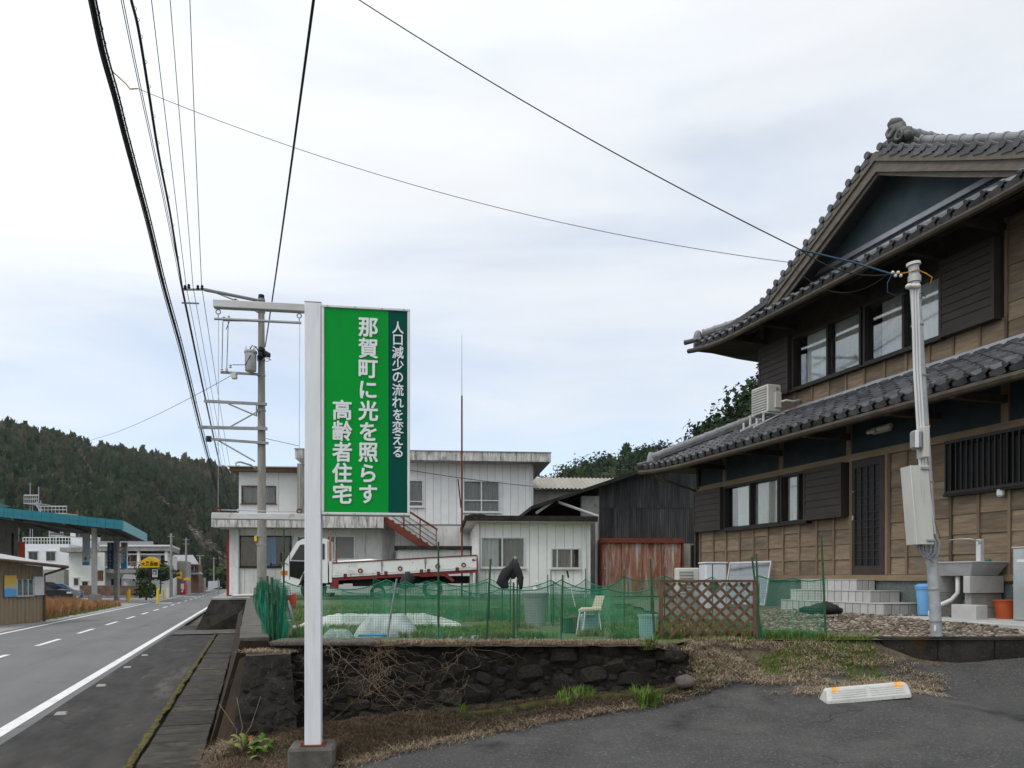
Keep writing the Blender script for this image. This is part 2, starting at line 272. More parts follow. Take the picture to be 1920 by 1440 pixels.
MT['signpale'] = M('sign_faded_pale', (.40, .45, .50), (.58, .62, .66), 5, (1, 1, .4), rough=.5, bmp=0)
MT['red'] = M('vending_red', (.42, .012, .022), (.48, .016, .026), 3, rough=.35, bmp=0)
MT['orange_logo'] = M('sign_orange', (.45, .10, .03), rough=.5, bmp=0)
MT['whitewall'] = M('far_white_wall', (.58, .59, .62), (.65, .66, .69), 1, rough=.8, bmp=0, spots=[((.42, .42, .43), 2, .6, .85, (1, 1, .2))])
MT['creamwall'] = M('far_cream_wall', (.58, .60, .56), (.66, .68, .63), 1, rough=.8, bmp=0, spots=[((.36, .36, .33), 2, .6, .85, (1, 1, .2))])
MT['greywall'] = M('far_grey_wall', (.24, .24, .225), (.29, .29, .275), 1, rough=.85, bmp=0)
MT['stainwall'] = M('far_stained_concrete', (.20, .195, .18), (.30, .29, .27), 2, rough=.9, bmp=0, spots=[((.12, .11, .10), 2, .55, .75, (2, 2, .4))])
MT['brick'] = M('brown_block', (.14, .085, .065), (.20, .13, .10), 4, rough=.9, bmp=0, var=.2)
MT['woodbrown'] = M('far_brown_wood', (.11, .055, .025), (.17, .09, .045), 2, rough=.85, bmp=0)
MT['redpost'] = M('red_steel_post', (.20, .016, .014), (.25, .022, .018), 3, rough=.6, bmp=0)
MT['bluecloth'] = M('blue_sheet', (.012, .20, .42), (.02, .24, .48), 3, rough=.7, bmp=0)
MT['brownblind'] = M('brown_blind', (.085, .05, .03), (.12, .075, .048), 4, rough=.8, bmp=0)
MT['poster'] = None
def add_cracks(name, scale, width, gate, col):
    m = MT[name]; t = m.node_tree; b = t.nodes['Principled BSDF']; src = b.inputs['Base Color'].links[0].from_socket
    c = _n(t, 'ShaderNodeTexCoord'); wob = _n(t, 'ShaderNodeTexNoise'); wob.inputs['Scale'].default_value = 3; wob.inputs['Detail'].default_value = 6; t.links.new(c.outputs['Object'], wob.inputs[0])
    ad = _n(t, 'ShaderNodeVectorMath', operation='MULTIPLY_ADD'); t.links.new(wob.outputs['Color'], ad.inputs[0]); ad.inputs[1].default_value = (.5, .5, .5); t.links.new(c.outputs['Object'], ad.inputs[2])
    v = _n(t, 'ShaderNodeTexVoronoi', feature='DISTANCE_TO_EDGE'); v.inputs['Scale'].default_value = scale; t.links.new(ad.outputs[0], v.inputs[0])
    f = rng_map(t, v.outputs['Distance'], 0, width, 1, 0); g = rng_map(t, noise(t, .5, 4), gate, gate+.06, 0, .85)
    k = _n(t, 'ShaderNodeMath', operation='MULTIPLY'); t.links.new(f, k.inputs[0]); t.links.new(g, k.inputs[1])
    t.links.new(mixc(t, k.outputs[0], src, col), b.inputs['Base Color'])
add_cracks('asphalt', .55, .008, .56, (.008, .008, .008)); add_cracks('walk', .6, .012, .46, (.006, .006, .006)); add_cracks('road', .28, .006, .54, (.035, .035, .035))
def poster_mat():
    m, t, b = newmat('poster_print')
    n = noise(t, 1.6, 2, .5); c = _n(t, 'ShaderNodeTexCoord'); s = _n(t, 'ShaderNodeSeparateXYZ'); t.links.new(c.outputs['Generated'], s.inputs[0])
    a = _n(t, 'ShaderNodeMath', operation='ADD'); t.links.new(n, a.inputs[0]); t.links.new(s.outputs[2], a.inputs[1])
    t.links.new(ramp(t, a.outputs[0], [(.0, (.10, .36, .70)), (.70, (.12, .38, .70)), (.86, (.42, .55, .60)), (1.0, (.70, .48, .10))]), b.inputs['Base Color']); b.inputs['Roughness'].default_value = .5
    return m
MT['poster'] = poster_mat()
MT['straw'] = tinted('straw', [(0, (.045, .032, .020)), (.3, (.10, .072, .045)), (.6, (.23, .175, .115)), (1, (.44, .36, .26))])
MT['rustgrass'] = tinted('dry_red_grass', [(0, (.16, .075, .03)), (.55, (.27, .135, .055)), (1, (.36, .22, .11))])
MT['grass'] = tinted('grass', [(0, (.050, .105, .016)), (.45, (.095, .165, .028)), (.75, (.165, .19, .06)), (1, (.27, .215, .105))])
MT['weed'] = tinted('weed_leaf', [(0, (.040, .085, .014)), (.6, (.085, .14, .025)), (.85, (.15, .16, .04)), (1, (.20, .05, .02))], .6)
MT['pebble'] = tinted('pebble', [(0, (.045, .042, .04)), (.4, (.13, .105, .082)), (.75, (.235, .19, .145)), (1, (.36, .315, .265))], .85)
MT['forest'] = tinted('forest_leaf', [(0, (.016, .032, .014)), (.35, (.032, .054, .024)), (.6, (.054, .068, .032)), (.78, (.080, .072, .040)), (.9, (.125, .10, .07)), (1, (.22, .195, .16))])
MT['forest2'] = tinted('near_forest_leaf', [(0, (.010, .022, .008)), (.5, (.022, .042, .014)), (.85, (.042, .062, .020)), (1, (.066, .080, .030))])
MT['bush'] = tinted('bush_leaf', [(0, (.012, .030, .010)), (.6, (.03, .058, .016)), (1, (.07, .085, .025))])
MT['bark'] = M('bark', (.045, .034, .024), (.075, .058, .042), 8, (2, 2, .4), rough=.95, bmp=0)
MT['vine'] = M('dry_vine', (.16, .115, .075), (.28, .21, .14), 20, rough=.9, bmp=0)

# ------------------------------------------------------------------ frames: each row of buildings has its own street direction
class Frame:
    """right-handed axes turned about the vertical; x to the right, y away along the direction whose vanishing column is vp; z is measured from eye level"""
    def __init__(s, vp):
        s.a = math.atan((CX-vp)/FPX); s.c = math.cos(s.a); s.s = math.sin(s.a)
    def w(s, x, y, z): return Vector((x*s.c - y*s.s, x*s.s + y*s.c, z+E))
    def front(s, px, py, y):                 # photo pixel on the plane y = const
        r = (px-CX)/FPX; x = y*(s.s + r*s.c)/(s.c - r*s.s); D = x*s.s + y*s.c
        return x, (HY-py)/FPX*D
    def side(s, px, py, x):                  # photo pixel on the plane x = const
        r = (px-CX)/FPX; y = x*(s.c - r*s.s)/(s.s + r*s.c); D = x*s.s + y*s.c
        return y, (HY-py)/FPX*D
    def inv(s, wx, wy): return wx*s.c + wy*s.s, -wx*s.s + wy*s.c
W0 = Frame(CX); HF = Frame(500); RF = Frame(470); WF = Frame(825)
def PX(px, py, D): return ((px-CX)/FPX*D, D, (HY-py)/FPX*D)      # a photo pixel at depth D, in the W0 frame

ORI = {}
def empty(name, label, cat, frame, o, group=None, rot=0):
    e = bpy.data.objects.new(name, None); COL.objects.link(e); e.empty_display_size = .2
    e.location = frame.w(*o); e.rotation_euler = (0, 0, frame.a+rot)
    e['label'] = label; e['category'] = cat
    if group: e['group'] = group
    ORI[e.name] = (Vector(o), frame, rot); return e
def tag(o, label=None, cat=None, group=None, kind=None):
    for k, v in (('label', label), ('category', cat), ('group', group), ('kind', kind)):
        if v: o[k] = v
    return o

class MB:
    def __init__(s): s.v = []; s.f = []; s.uv = None
    def add(s, vs, fs):
        n = len(s.v); s.v += [tuple(p) for p in vs]; s.f += [tuple(i+n for i in f) for f in fs]; return s
    def box(s, x0, x1, y0, y1, z0, z1):
        return s.add([(x, y, z) for z in (z0, z1) for y in (y0, y1) for x in (x0, x1)],
                     [(0, 2, 3, 1), (4, 5, 7, 6), (0, 1, 5, 4), (2, 6, 7, 3), (0, 4, 6, 2), (1, 3, 7, 5)])
    def cbox(s, x0, x1, y0, y1, z0, z1, b=.005):
        """box with chamfered edges"""
        c = ((x0+x1)/2, (y0+y1)/2, (z0+z1)/2); h = (abs(x1-x0)/2, abs(y1-y0)/2, abs(z1-z0)/2)
        b = min(b, min(h)*.9); V = []; ix = {}
        for sx in (-1, 1):
            for sy in (-1, 1):
                for sz in (-1, 1):
                    for k in range(3):
                        d = [h[i]-(0 if i == k else b) for i in range(3)]
                        ix[(sx, sy, sz, k)] = len(V); V.append((c[0]+sx*d[0], c[1]+sy*d[1], c[2]+sz*d[2]))
        F = []
        for k in range(3):
            i, j = [q for q in range(3) if q != k]
            for sg in (-1, 1):
                q = []
                for (p, r) in ((-1, -1), (1, -1), (1, 1), (-1, 1)):
                    t = [0, 0, 0]; t[k] = sg; t[i] = p; t[j] = r; q.append(ix[(*t, k)])
                F.append(q if (sg == 1) ^ (k == 1) else q[::-1])
        for k in range(3):
            i, j = [q for q in range(3) if q != k]
            for p in (-1, 1):
                for r in (-1, 1):
                    def g(sk, kk):
                        t = [0, 0, 0]; t[k] = sk; t[i] = p; t[j] = r; return ix[(*t, kk)]
                    F.append([g(-1, i), g(1, i), g(1, j), g(-1, j)])
        for sx in (-1, 1):
            for sy in (-1, 1):
                for sz in (-1, 1): F.append([ix[(sx, sy, sz, k)] for k in range(3)])
        return s.add(V, F)
    def tube(s, p, q, r0, r1=None, n=10, cap=True):
        return s.path([p, q], [r0, r0 if r1 is None else r1], n, cap)
    def path(s, pts, r, n=8, cap=True):
        pts = [Vector(p) for p in pts]; rs = r if isinstance(r, (list, tuple)) else [r]*len(pts)
        b = len(s.v); u = None
        for i, p in enumerate(pts):
            d = (pts[min(i+1, len(pts)-1)] - pts[max(i-1, 0)]).normalized()
            if u is None: u = d.orthogonal().normalized()
            else:
                u = u - d*u.dot(d); u = u.normalized() if u.length > 1e-6 else d.orthogonal().normalized()
            w_ = d.cross(u)
            for k in range(n):
                t = 2*math.pi*k/n; s.v.append(tuple(p + (u*math.cos(t)+w_*math.sin(t))*rs[i]))
        for i in range(len(pts)-1):
            for k in range(n):
                a, c = b+i*n+k, b+i*n+(k+1) % n; s.f.append((a, c, c+n, a+n))
        if cap:
            s.f.append(tuple(b+k for k in range(n))[::-1]); e = b+(len(pts)-1)*n; s.f.append(tuple(e+k for k in range(n)))
        return s
    def lathe(s, c, prof, n=16, cap=True):
        b = len(s.v)
        for r, z in prof:
            for k in range(n):
                t = 2*math.pi*k/n; s.v.append((c[0]+r*math.cos(t), c[1]+r*math.sin(t), c[2]+z))
        for i in range(len(prof)-1):
            for k in range(n):
                a, d = b+i*n+k, b+i*n+(k+1) % n; s.f.append((a, d, d+n, a+n))
        if cap:
            s.f.append(tuple(b+k for k in range(n))[::-1]); e = b+(len(prof)-1)*n; s.f.append(tuple(e+k for k in range(n)))
        return s
    def prism(s, poly, axis, a, b):
        """extrude a 2D polygon along axis ('x','y','z') from a to b"""
        def P(p, t): return {'x': (t, p[0], p[1]), 'y': (p[0], t, p[1]), 'z': (p[0], p[1], t)}[axis]
        n = len(poly); return s.add([P(p, a) for p in poly]+[P(p, b) for p in poly],
            [tuple(range(n))[::-1], tuple(range(n, 2*n))]+[(i, (i+1) % n, (i+1) % n+n, i+n) for i in range(n)])
    def hexa(s, v8):                          # 4 bottom corners, 4 top corners, same order
        return s.add(v8, [(3, 2, 1, 0), (4, 5, 6, 7), (0, 1, 5, 4), (1, 2, 6, 5), (2, 3, 7, 6), (3, 0, 4, 7)])
    def ball(s, c, r, n=10, m=6, sq=(1, 1, 1)):
        prof = [(max(1e-4, math.sin(math.pi*i/m))*r, -math.cos(math.pi*i/m)*r) for i in range(m+1)]
        b = len(s.v); s.lathe((0, 0, 0), prof, n, False)
        for i in range(b, len(s.v)):
            x, y, z = s.v[i]; s.v[i] = (c[0]+x*sq[0], c[1]+y*sq[1], c[2]+z*sq[2])
        return s
    def grid(s, fn, nu, nv):
        b = len(s.v); s.v += [tuple(fn(i/nu, j/nv)) for j in range(nv+1) for i in range(nu+1)]
        s.f += [(b+j*(nu+1)+i, b+j*(nu+1)+i+1, b+(j+1)*(nu+1)+i+1, b+(j+1)*(nu+1)+i) for j in range(nv) for i in range(nu)]
        return s
    def torus(s, c, Rr, r, axis='y', n=14, m=6):
        b = len(s.v)
        for i in range(n):
            t = 2*math.pi*i/n
            for j in range(m):
                q = 2*math.pi*j/m; rad = Rr+r*math.cos(q); h = r*math.sin(q); u, v = rad*math.cos(t), rad*math.sin(t)
                s.v.append({'y': (c[0]+u, c[1]+h, c[2]+v), 'x': (c[0]+h, c[1]+u, c[2]+v), 'z': (c[0]+u, c[1]+v, c[2]+h)}[axis])
        for i in range(n):
            for j in range(m): s.f.append((b+i*m+j, b+((i+1) % n)*m+j, b+((i+1) % n)*m+(j+1) % m, b+i*m+(j+1) % m))
        return s
    def mesh(s, name, mat, smooth=False, off=(0, 0, 0)):
        me = bpy.data.meshes.new(name); o = Vector(off)
        me.from_pydata([(p[0]-o[0], p[1]-o[1], p[2]-o[2]) for p in s.v], [], s.f)
        bm = bmesh.new(); bm.from_mesh(me); bmesh.ops.recalc_face_normals(bm, faces=bm.faces); bm.to_mesh(me); bm.free()
        me.materials.append(mat if not isinstance(mat, str) else MT[mat])
        if smooth: me.shade_smooth(); 
        if smooth and smooth != 'all': me.set_sharp_from_angle(angle=R(40))
        return me
    def build(s, name, mat, parent, smooth=False, label=None):
        """a part in the coordinates of its thing's frame"""
        o_, fr, rot = ORI[parent.name]
        o = bpy.data.objects.new(name, s.mesh(name, mat, smooth, o_)); COL.objects.link(o); o.parent = parent
        ORI[o.name] = ORI[parent.name]
        if label: o['label'] = label
        return o
    def top(s, name, mat, frame, o, label=None, cat=None, group=None, kind=None, smooth=False, rot=0):
        """a thing that is a single mesh"""
        ob = bpy.data.objects.new(name, s.mesh(name, mat, smooth, o)); COL.objects.link(ob)
        ob.location = frame.w(*o); ob.rotation_euler = (0, 0, frame.a+rot); ORI[ob.name] = (Vector(o), frame, rot)
        return tag(ob, label, cat, group, kind)
def piece(name, me, parent, loc, rot=(0, 0, 0), sc=None):
    o = bpy.data.objects.new(name, me); COL.objects.link(o); o.parent = parent
    o_ = ORI[parent.name][0]; o.location = (loc[0]-o_[0], loc[1]-o_[1], loc[2]-o_[2]); o.rotation_euler = rot
    if sc: o.scale = sc
    ORI[o.name] = ORI[parent.name]; return o
def copytree(src, frame, o, label, rot=0):
    c = src.copy(); COL.objects.link(c); c.location = frame.w(*o); c.rotation_euler = (0, 0, frame.a+rot); c['label'] = label
    for ch in list(src.children):
        d = ch.copy(); COL.objects.link(d); d.parent = c
        for g in list(ch.children):
            q = g.copy(); COL.objects.link(q); q.parent = d
    return c
def text_part(body, size, mat, parent, loc, rot=(R(90), 0, 0), thick=.004, bold=0.0, sx=1, name='lettering', vertical=None):
    """real lettering; vertical = line pitch stacks one character per row"""
    vs, fs = [], []
    rows = list(body) if vertical else [body]
    for i, r in enumerate(rows):
        c = bpy.data.curves.new('lt', 'FONT'); c.body = r; c.size = size; c.align_x = 'CENTER'; c.align_y = 'CENTER'; c.extrude = thick/2; c.resolution_u = 3
        ob = bpy.data.objects.new('lt', c); COL.objects.link(ob); bpy.context.view_layer.update()
        me = bpy.data.meshes.new_from_object(ob.evaluated_get(bpy.context.evaluated_depsgraph_get()))
        n = len(vs); xs = [v.co.x for v in me.vertices]; ys = [v.co.y for v in me.vertices]
        if xs:
            ox = (min(xs)+max(xs))/2; oy = (min(ys)+max(ys))/2 if vertical else 0
            for j in range(9 if bold else 1):
                n = len(vs); dx, dy = (bold*math.cos(j*.785), bold*math.sin(j*.785)) if j else (0, 0)
                vs += [((v.co.x-ox)*sx+dx, v.co.y-oy-(i*vertical if vertical else 0)+dy, v.co.z+j*.00025) for v in me.vertices]
                fs += [tuple(k+n for k in p.vertices) for p in me.polygons]
        bpy.data.objects.remove(ob); bpy.data.meshes.remove(me); bpy.data.curves.remove(c)
    me = bpy.data.meshes.new(name); me.from_pydata(vs, [], fs); me.materials.append(MT[mat])
    return piece(name, me, parent, loc, rot)

def bent(p, q, sag, n=14):
    """points of a wire hanging between p and q (z sag)"""
    p, q = Vector(p), Vector(q)
    return [p.lerp(q, i/n) - Vector((0, 0, 4*sag*(i/n)*(1-i/n))) for i in range(n+1)]

# a wall plane: s along the wall, z up, d outwards
class Wall:
    def __init__(s, axis, at): s.axis, s.at = axis, at
    def p(s, a, z, d): return (s.at-d, a, z) if s.axis == 'x' else (a, s.at-d, z)
    def box(s, mb, a0, a1, z0, z1, d0, d1, b=0):
        if s.axis == 'x': v = (s.at-d1, s.at-d0, min(a0, a1), max(a0, a1), z0, z1)
        else: v = (min(a0, a1), max(a0, a1), s.at-d1, s.at-d0, z0, z1)
        return mb.cbox(*v, b) if b else mb.box(*v)
def window(parent, wl, a0, a1, z0, z1, panes, frame='alu', fw=.035, depth=.06, rail=None, glassm='glass', curtain=None, back='room', sill=True, proud=.03, name='window'):
    """panes: list of (start, end) fractions; curtain: list of (start, end, material)"""
    a0, a1 = min(a0, a1), max(a0, a1); L = a1-a0
    m = MB()
    wl.box(m, a0, a1, z1-fw, z1, -depth, proud); wl.box(m, a0, a1, z0, z0+fw, -depth, proud)
    wl.box(m, a0, a0+fw, z0+fw, z1-fw, -depth, proud-.002); wl.box(m, a1-fw, a1, z0+fw, z1-fw, -depth, proud-.002)
    for (u, v) in panes[:-1]: c = a0+L*v; wl.box(m, c-fw*.5, c+fw*.5, z0+fw, z1-fw, -depth+.003, proud-.008)
    if rail: zr = z0+(z1-z0)*rail; wl.box(m, a0+fw, a1-fw, zr-fw*.4, zr+fw*.4, -depth+.004, proud-.012)
    o = m.build(name, frame, parent)
    if sill: q = MB(); wl.box(q, a0-.04, a1+.04, z0-.035, z0-.001, -.01, proud+.04); q.build('sill', frame, o)
    for (u, v) in panes:
        q = MB(); wl.box(q, a0+L*u+fw*.5, a0+L*v-fw*.5, z0+fw, z1-fw, -.012, -.008); q.build('pane', glassm, o)
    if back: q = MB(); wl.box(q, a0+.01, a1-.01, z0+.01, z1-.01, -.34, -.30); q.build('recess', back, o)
    for (u, v, mt) in (curtain or []):
        q = MB(); n = max(6, int(abs(v-u)*L/.035)); A, B = a0+L*u, a0+L*v
        def fn(x, y):
            ss = A+(B-A)*x; return wl.p(ss, z0+.03+(z1-z0-.06)*y, -.06+.018*math.sin(ss*62+math.sin(ss*17)*2))
        q.grid(fn, n*3, 1); q.build('curtain', mt, o, smooth='all')
    return o

def scatter(name, protos, places, mat, frame=W0, kind='stuff', label=None, cat=None, parent=None):
    """one mesh of many small plants or stones. protos: [(verts Nx3, tris Mx3)], places: [(proto, x,y,z, rot, sx,sy,sz, tint)]"""
    V, T, C = [], [], []; n = 0
    for (k, x, y, z, r, sx, sy, sz, tint) in places:
        v, t = protos[k]; c, s = math.cos(r), math.sin(r)
        a = v[:, 0]*sx; b = v[:, 1]*sy
        V.append(np.stack([a*c-b*s+x, a*s+b*c+y, v[:, 2]*sz+z], 1)); T.append(t+n); C.append(np.full(len(v), tint)); n += len(v)
    V = np.concatenate(V).astype(np.float32); T = np.concatenate(T).astype(np.int32); C = np.concatenate(C).astype(np.float32)
    me = bpy.data.meshes.new(name); me.vertices.add(len(V)); me.vertices.foreach_set('co', V.ravel())
    me.loops.add(T.size); me.loops.foreach_set('vertex_index', T.ravel()); me.polygons.add(len(T))
    me.polygons.foreach_set('loop_start', np.arange(0, T.size, 3, dtype=np.int32)); me.polygons.foreach_set('loop_total', np.full(len(T), 3, dtype=np.int32))
    at = me.attributes.new('tint', 'FLOAT', 'POINT'); at.data.foreach_set('value', C); me.update(); me.validate()
    me.materials.append(MT[mat]); o = bpy.data.objects.new(name, me); COL.objects.link(o)
    if parent: o.parent = parent
    else: o.location = (0, 0, E); o.rotation_euler = (0, 0, frame.a)
    return tag(o, label, cat, None, kind)
def blade_proto(nb, h, wd, lean, seed):
    r = random.Random(seed); vs, ts = [], []
    for i in range(nb):
        a = r.uniform(0, 6.28); hh = h*r.uniform(.55, 1.1); l = lean*r.uniform(.3, 1.3)*hh; x0, y0 = r.gauss(0, .25)*h*.5, r.gauss(0, .25)*h*.5
        dx, dy = math.cos(a), math.sin(a); wx, wy = -dy*wd/2, dx*wd/2; n = len(vs)
        vs += [(x0-wx, y0-wy, 0), (x0+wx, y0+wy, 0), (x0+dx*l*.35-wx*.8, y0+dy*l*.35-wy*.8, hh*.6), (x0+dx*l*.35+wx*.8, y0+dy*l*.35+wy*.8, hh*.6), (x0+dx*l, y0+dy*l, hh*(1-.25*min(1, l/hh)))]
        ts += [(n, n+1, n+3), (n, n+3, n+2), (n+2, n+3, n+4)]
    return np.array(vs, float), np.array(ts, int)
def straw_proto(nb, ln, wd, seed):
    r = random.Random(seed); vs, ts = [], []
    for i in range(nb):
        a = r.uniform(0, 6.28); l = ln*r.uniform(.4, 1.2); x0, y0 = r.gauss(0, .5)*ln, r.gauss(0, .5)*ln; z0, z1 = r.uniform(0, .02), r.uniform(0, .035)
        dx, dy = math.cos(a), math.sin(a); b = a+r.uniform(-.7, .7); ex, ey = math.cos(b), math.sin(b); n = len(vs)
        x1, y1 = x0+dx*l*.5, y0+dy*l*.5; x2, y2 = x1+ex*l*.5, y1+ey*l*.5; zm = max(z0, z1)+r.uniform(0, .02)
        vs += [(x0-dy*wd, y0+dx*wd, z0), (x0+dy*wd, y0-dx*wd, z0), (x1-dy*wd, y1+dx*wd, zm), (x1+dy*wd, y1-dx*wd, zm), (x2, y2, z1)]
        ts += [(n, n+1, n+3), (n, n+3, n+2), (n+2, n+3, n+4)]
    return np.array(vs, float), np.array(ts, int)
def crown_proto(kind, nl, size, seed):
    """unit crown (radius 1, height 1) of loose leaf clumps: 'cone' cedar or 'round' broadleaf"""
    r = np.random.default_rng(seed); vs, ts = [], []
    for i in range(nl):
        if kind == 'cone':
            h = r.random()**1.3*.97; rad = (1-h)**.55*(.40+.6*r.random()) ; a = r.random()*6.283
            p = np.array([math.cos(a)*rad, math.sin(a)*rad, .05+h*.95])
            d = np.array([math.cos(a), math.sin(a), -.35+r.normal()*.25])
        else:
            a = r.random()*6.283; u = r.random()*2-1; q = r.random()**.35; k = math.sqrt(1-u*u)
            lump = 1+.22*math.sin(a*3+seed)+.18*math.sin(u*5+seed*2)
            p = np.array([math.cos(a)*k*q*lump, math.sin(a)*k*q*lump, .5+.5*u*q*lump*.95])
            d = np.array([math.cos(a)*k, math.sin(a)*k, u+.2])+r.normal(size=3)*.45
        d /= np.linalg.norm(d)+1e-9; t = np.cross(d, r.normal(size=3)); t /= np.linalg.norm(t)+1e-9; b = np.cross(d, t)
        s = size*(.6+.9*r.random()); n = len(vs); zz = .55 if kind == 'cone' else .5
        for (x, y) in ((-1, -.45), (.9, -.6), (.25, 1.0)):
            o = (t*x+b*y+d*r.normal()*.35)*s; vs.append(p+np.array([o[0], o[1], o[2]*zz]))
        ts.append((n, n+1, n+2))
    return np.array(vs), np.array(ts, int)

# ================================================================== THE SETTING
GZ = -.65                                            # garden and yard level below the eye
def road_z(y): return -1.70-.004*y
def sheet(name, frame, pts, zf, mat, lift=0, kind='structure'):
    m = MB(); m.add([(x, y, zf(x, y)+lift) for x, y in pts], [tuple(range(len(pts)))])
    return m.top(name, mat, frame, (0, 0, 0), kind=kind)
sheet('valley_ground', RF, [(-1500, -60), (1500, -60), (1500, 1500), (-1500, 1500)], lambda x, y: road_z(y)-.10, 'farground')
# --- road with painted lines
road = MB().grid(lambda u, v: (-8.05+5.6*u, -10+360*v**2, road_z(-10+360*v**2)), 4, 60).top('road', 'road', RF, (0, 0, 0), kind='structure')
def strip(x0, x1, y0, y1, name='edge_line', parent=road, lift=.004, mat='paint', n=1):
    m = MB(); m.grid(lambda u, v: (x0+(x1-x0)*u, y0+(y1-y0)*v, road_z(y0+(y1-y0)*v)+lift), 1, n); return m.build(name, mat, parent)
strip(-2.75, -2.59, -8, 330, n=20)
strip(-7.76, -7.62, -8, 330, n=20)
y = 2.6
while y < 190:
    strip(-5.43, -5.29, y, y+2.6, 'centre_dash'); y += 5.2 if y < 60 else 6.5
strip(-7.1, -5.9, 66, 67.2, 'road_marking'); strip(-7.0, -5.8, 92, 93.4, 'road_marking')
# --- sidewalk: dark asphalt, mossy seam, concrete gutter covers
walk = MB().grid(lambda u, v: (-2.45+1.40*u, -4+36*v, road_z(-4+36*v)+.012+.010*mnoise.noise((u*2, v*16, 0))), 8, 90).top('sidewalk', 'walk', RF, (0, 0, 0), kind='structure')
def seam(u, v):
    y = -4+36*v; wob = .025*mnoise.noise((y*1.1, 0, 3))+.012*mnoise.noise((y*7, 0, 9)); wd = max(.012, .035+.045*mnoise.noise((y*1.9, 3, 3))+.03*mnoise.noise((y*9, 4, 3))); h = max(0, mnoise.noise((y*5, u*3, 7)))*.014
    return (-1.06+wob+wd*(u-.5)*2, y, road_z(y)+.020+(.006+h)*math.sin(math.pi*u))
MB().grid(seam, 4, 520).build('moss_seam', 'moss', walk, smooth='all')
me = MB().cbox(-.275, .275, -.245, .245, -.05, 0, .008).mesh('gutter_cover', 'conc_cover')
for k in range(62):
    yy = -3.5+.5*k+.0; piece('gutter_cover', me, walk, (-.705+random.uniform(-.006, .006), yy, road_z(yy)+.03+random.uniform(-.006, .006)), (random.uniform(-.01, .01), random.uniform(-.012, .012), random.uniform(-.012, .012)))
MB().grid(lambda u, v: (-2.35+1.9*u, 26.2+2.0*v, road_z(27)+.052+.01*mnoise.noise((u*5, v*5, 2))), 10, 10).build('concrete_ramp', 'conc_old', walk)
for k, (yy, lab) in enumerate(((8.2, 'nearest to the sign'), (11.2, 'second along the kerb from the sign'), (14.0, 'third along the kerb from the sign'), (16.8, 'fourth along the kerb from the sign'), (19.4, 'farthest along the kerb from the sign'))):
    m = MB(); m.hexa([(-2.36, yy-.08, -.01), (-2.22, yy-.08, -.01), (-2.22, yy+.08, -.01), (-2.36, yy+.08, -.01), (-2.345, yy-.055, .014), (-2.235, yy-.055, .014), (-2.235, yy+.055, .014), (-2.345, yy+.055, .014)])
    m.v = [(a, b, c+road_z(yy)+.02) for a, b, c in m.v]
    m.top('kerb_stud', 'conc', RF, (-2.29, yy, road_z(yy)+.02), 'small white stud on the dark pavement edge, '+lab, 'road stud', 'white studs beside the road line')

# --- the sloping ground in front of the stone wall, thin-plate spline through measured levels
CP = []
for (px, py, D) in ((430, 1400, 7.25), (600, 1366, 7.3), (760, 1345, 7.33), (900, 1330, 7.35), (1100, 1302, 7.4), (1300, 1278, 7.45), (582, 1440, 6.4), (640, 1440, 6.3), (880, 1386, 6.6), (1100, 1342, 6.9),
                    (1300, 1312, 7.1), (1620, 1318, 6.8), (1700, 1303, 7.0), (1740, 1252, 8.1), (1920, 1228, 8.25), (1920, 1440, 5.0), (960, 1440, 5.7), (1440, 1440, 5.3), (1300, 1205, 8.0), (1400, 1203, 8.15),
                    (1640, 1201, 8.2), (1500, 1232, 7.9), (1420, 1222, 7.95), (1500, 1272, 7.55), (1650, 1252, 8.0), (2100, 1210, 8.4)):
    x, y, z = PX(px, py, D); CP.append((x, y, z))
CP += [(0, 0, -1.6), (-2, 2, -1.66), (-2.2, 5, -1.62), (4, 2, -1.3), (8, 4, -1.0), (11, 8, -.75), (-1, -2, -1.65), (6, -2, -1.3), (12, 0, -1.0), (7.5, 7.2, -.86)]
for (px, py) in ((430, 1400), (520, 1384), (600, 1370), (700, 1354), (800, 1340), (900, 1327), (1000, 1314), (1100, 1302), (1200, 1290)): x, y, z = PX(px, py, 7.35); CP.append((x, 7.62, z-.02))
CP = np.array(CP)
def tps(P):
    n = len(P); d = np.linalg.norm(P[:, None, :2]-P[None, :, :2], axis=2); K = np.where(d > 0, d**2*np.log(d+1e-12), 0)+np.eye(n)*.02
    A = np.zeros((n+3, n+3)); A[:n, :n] = K; A[:n, n] = 1; A[:n, n+1:] = P[:, :2]; A[n, :n] = 1; A[n+1:, :n] = P[:, :2].T
    s = np.linalg.solve(A, np.concatenate([P[:, 2], np.zeros(3)]))
    def f(x, y):
        dd = np.hypot(P[:, 0]-x, P[:, 1]-y); return float((s[:n]*np.where(dd > 0, dd**2*np.log(dd+1e-12), 0)).sum()+s[n]+s[n+1]*x+s[n+2]*y)
    return f
TZ = tps(CP)
def land_z(x, y):
    z = min(TZ(x, y), GZ-.012); X, Y = RF.inv(x, y)
    if X < -.40: z = min(z, road_z(Y)-.03)
    z += .018*mnoise.noise((x*1.7, y*1.7, 0))+.008*mnoise.noise((x*6, y*6, 4))
    if x < 1.55 and y > 7.5: z = min(z, -1.2)
    return min(z, GZ-.006)
MB().grid(lambda u, v: (lambda x, y: (x, y, land_z(x, y)))(-3.1+15.1*u, -3+11.7*v), 150, 118).top('bank', 'soil', W0, (0, 0, 0), kind='structure', smooth='all')
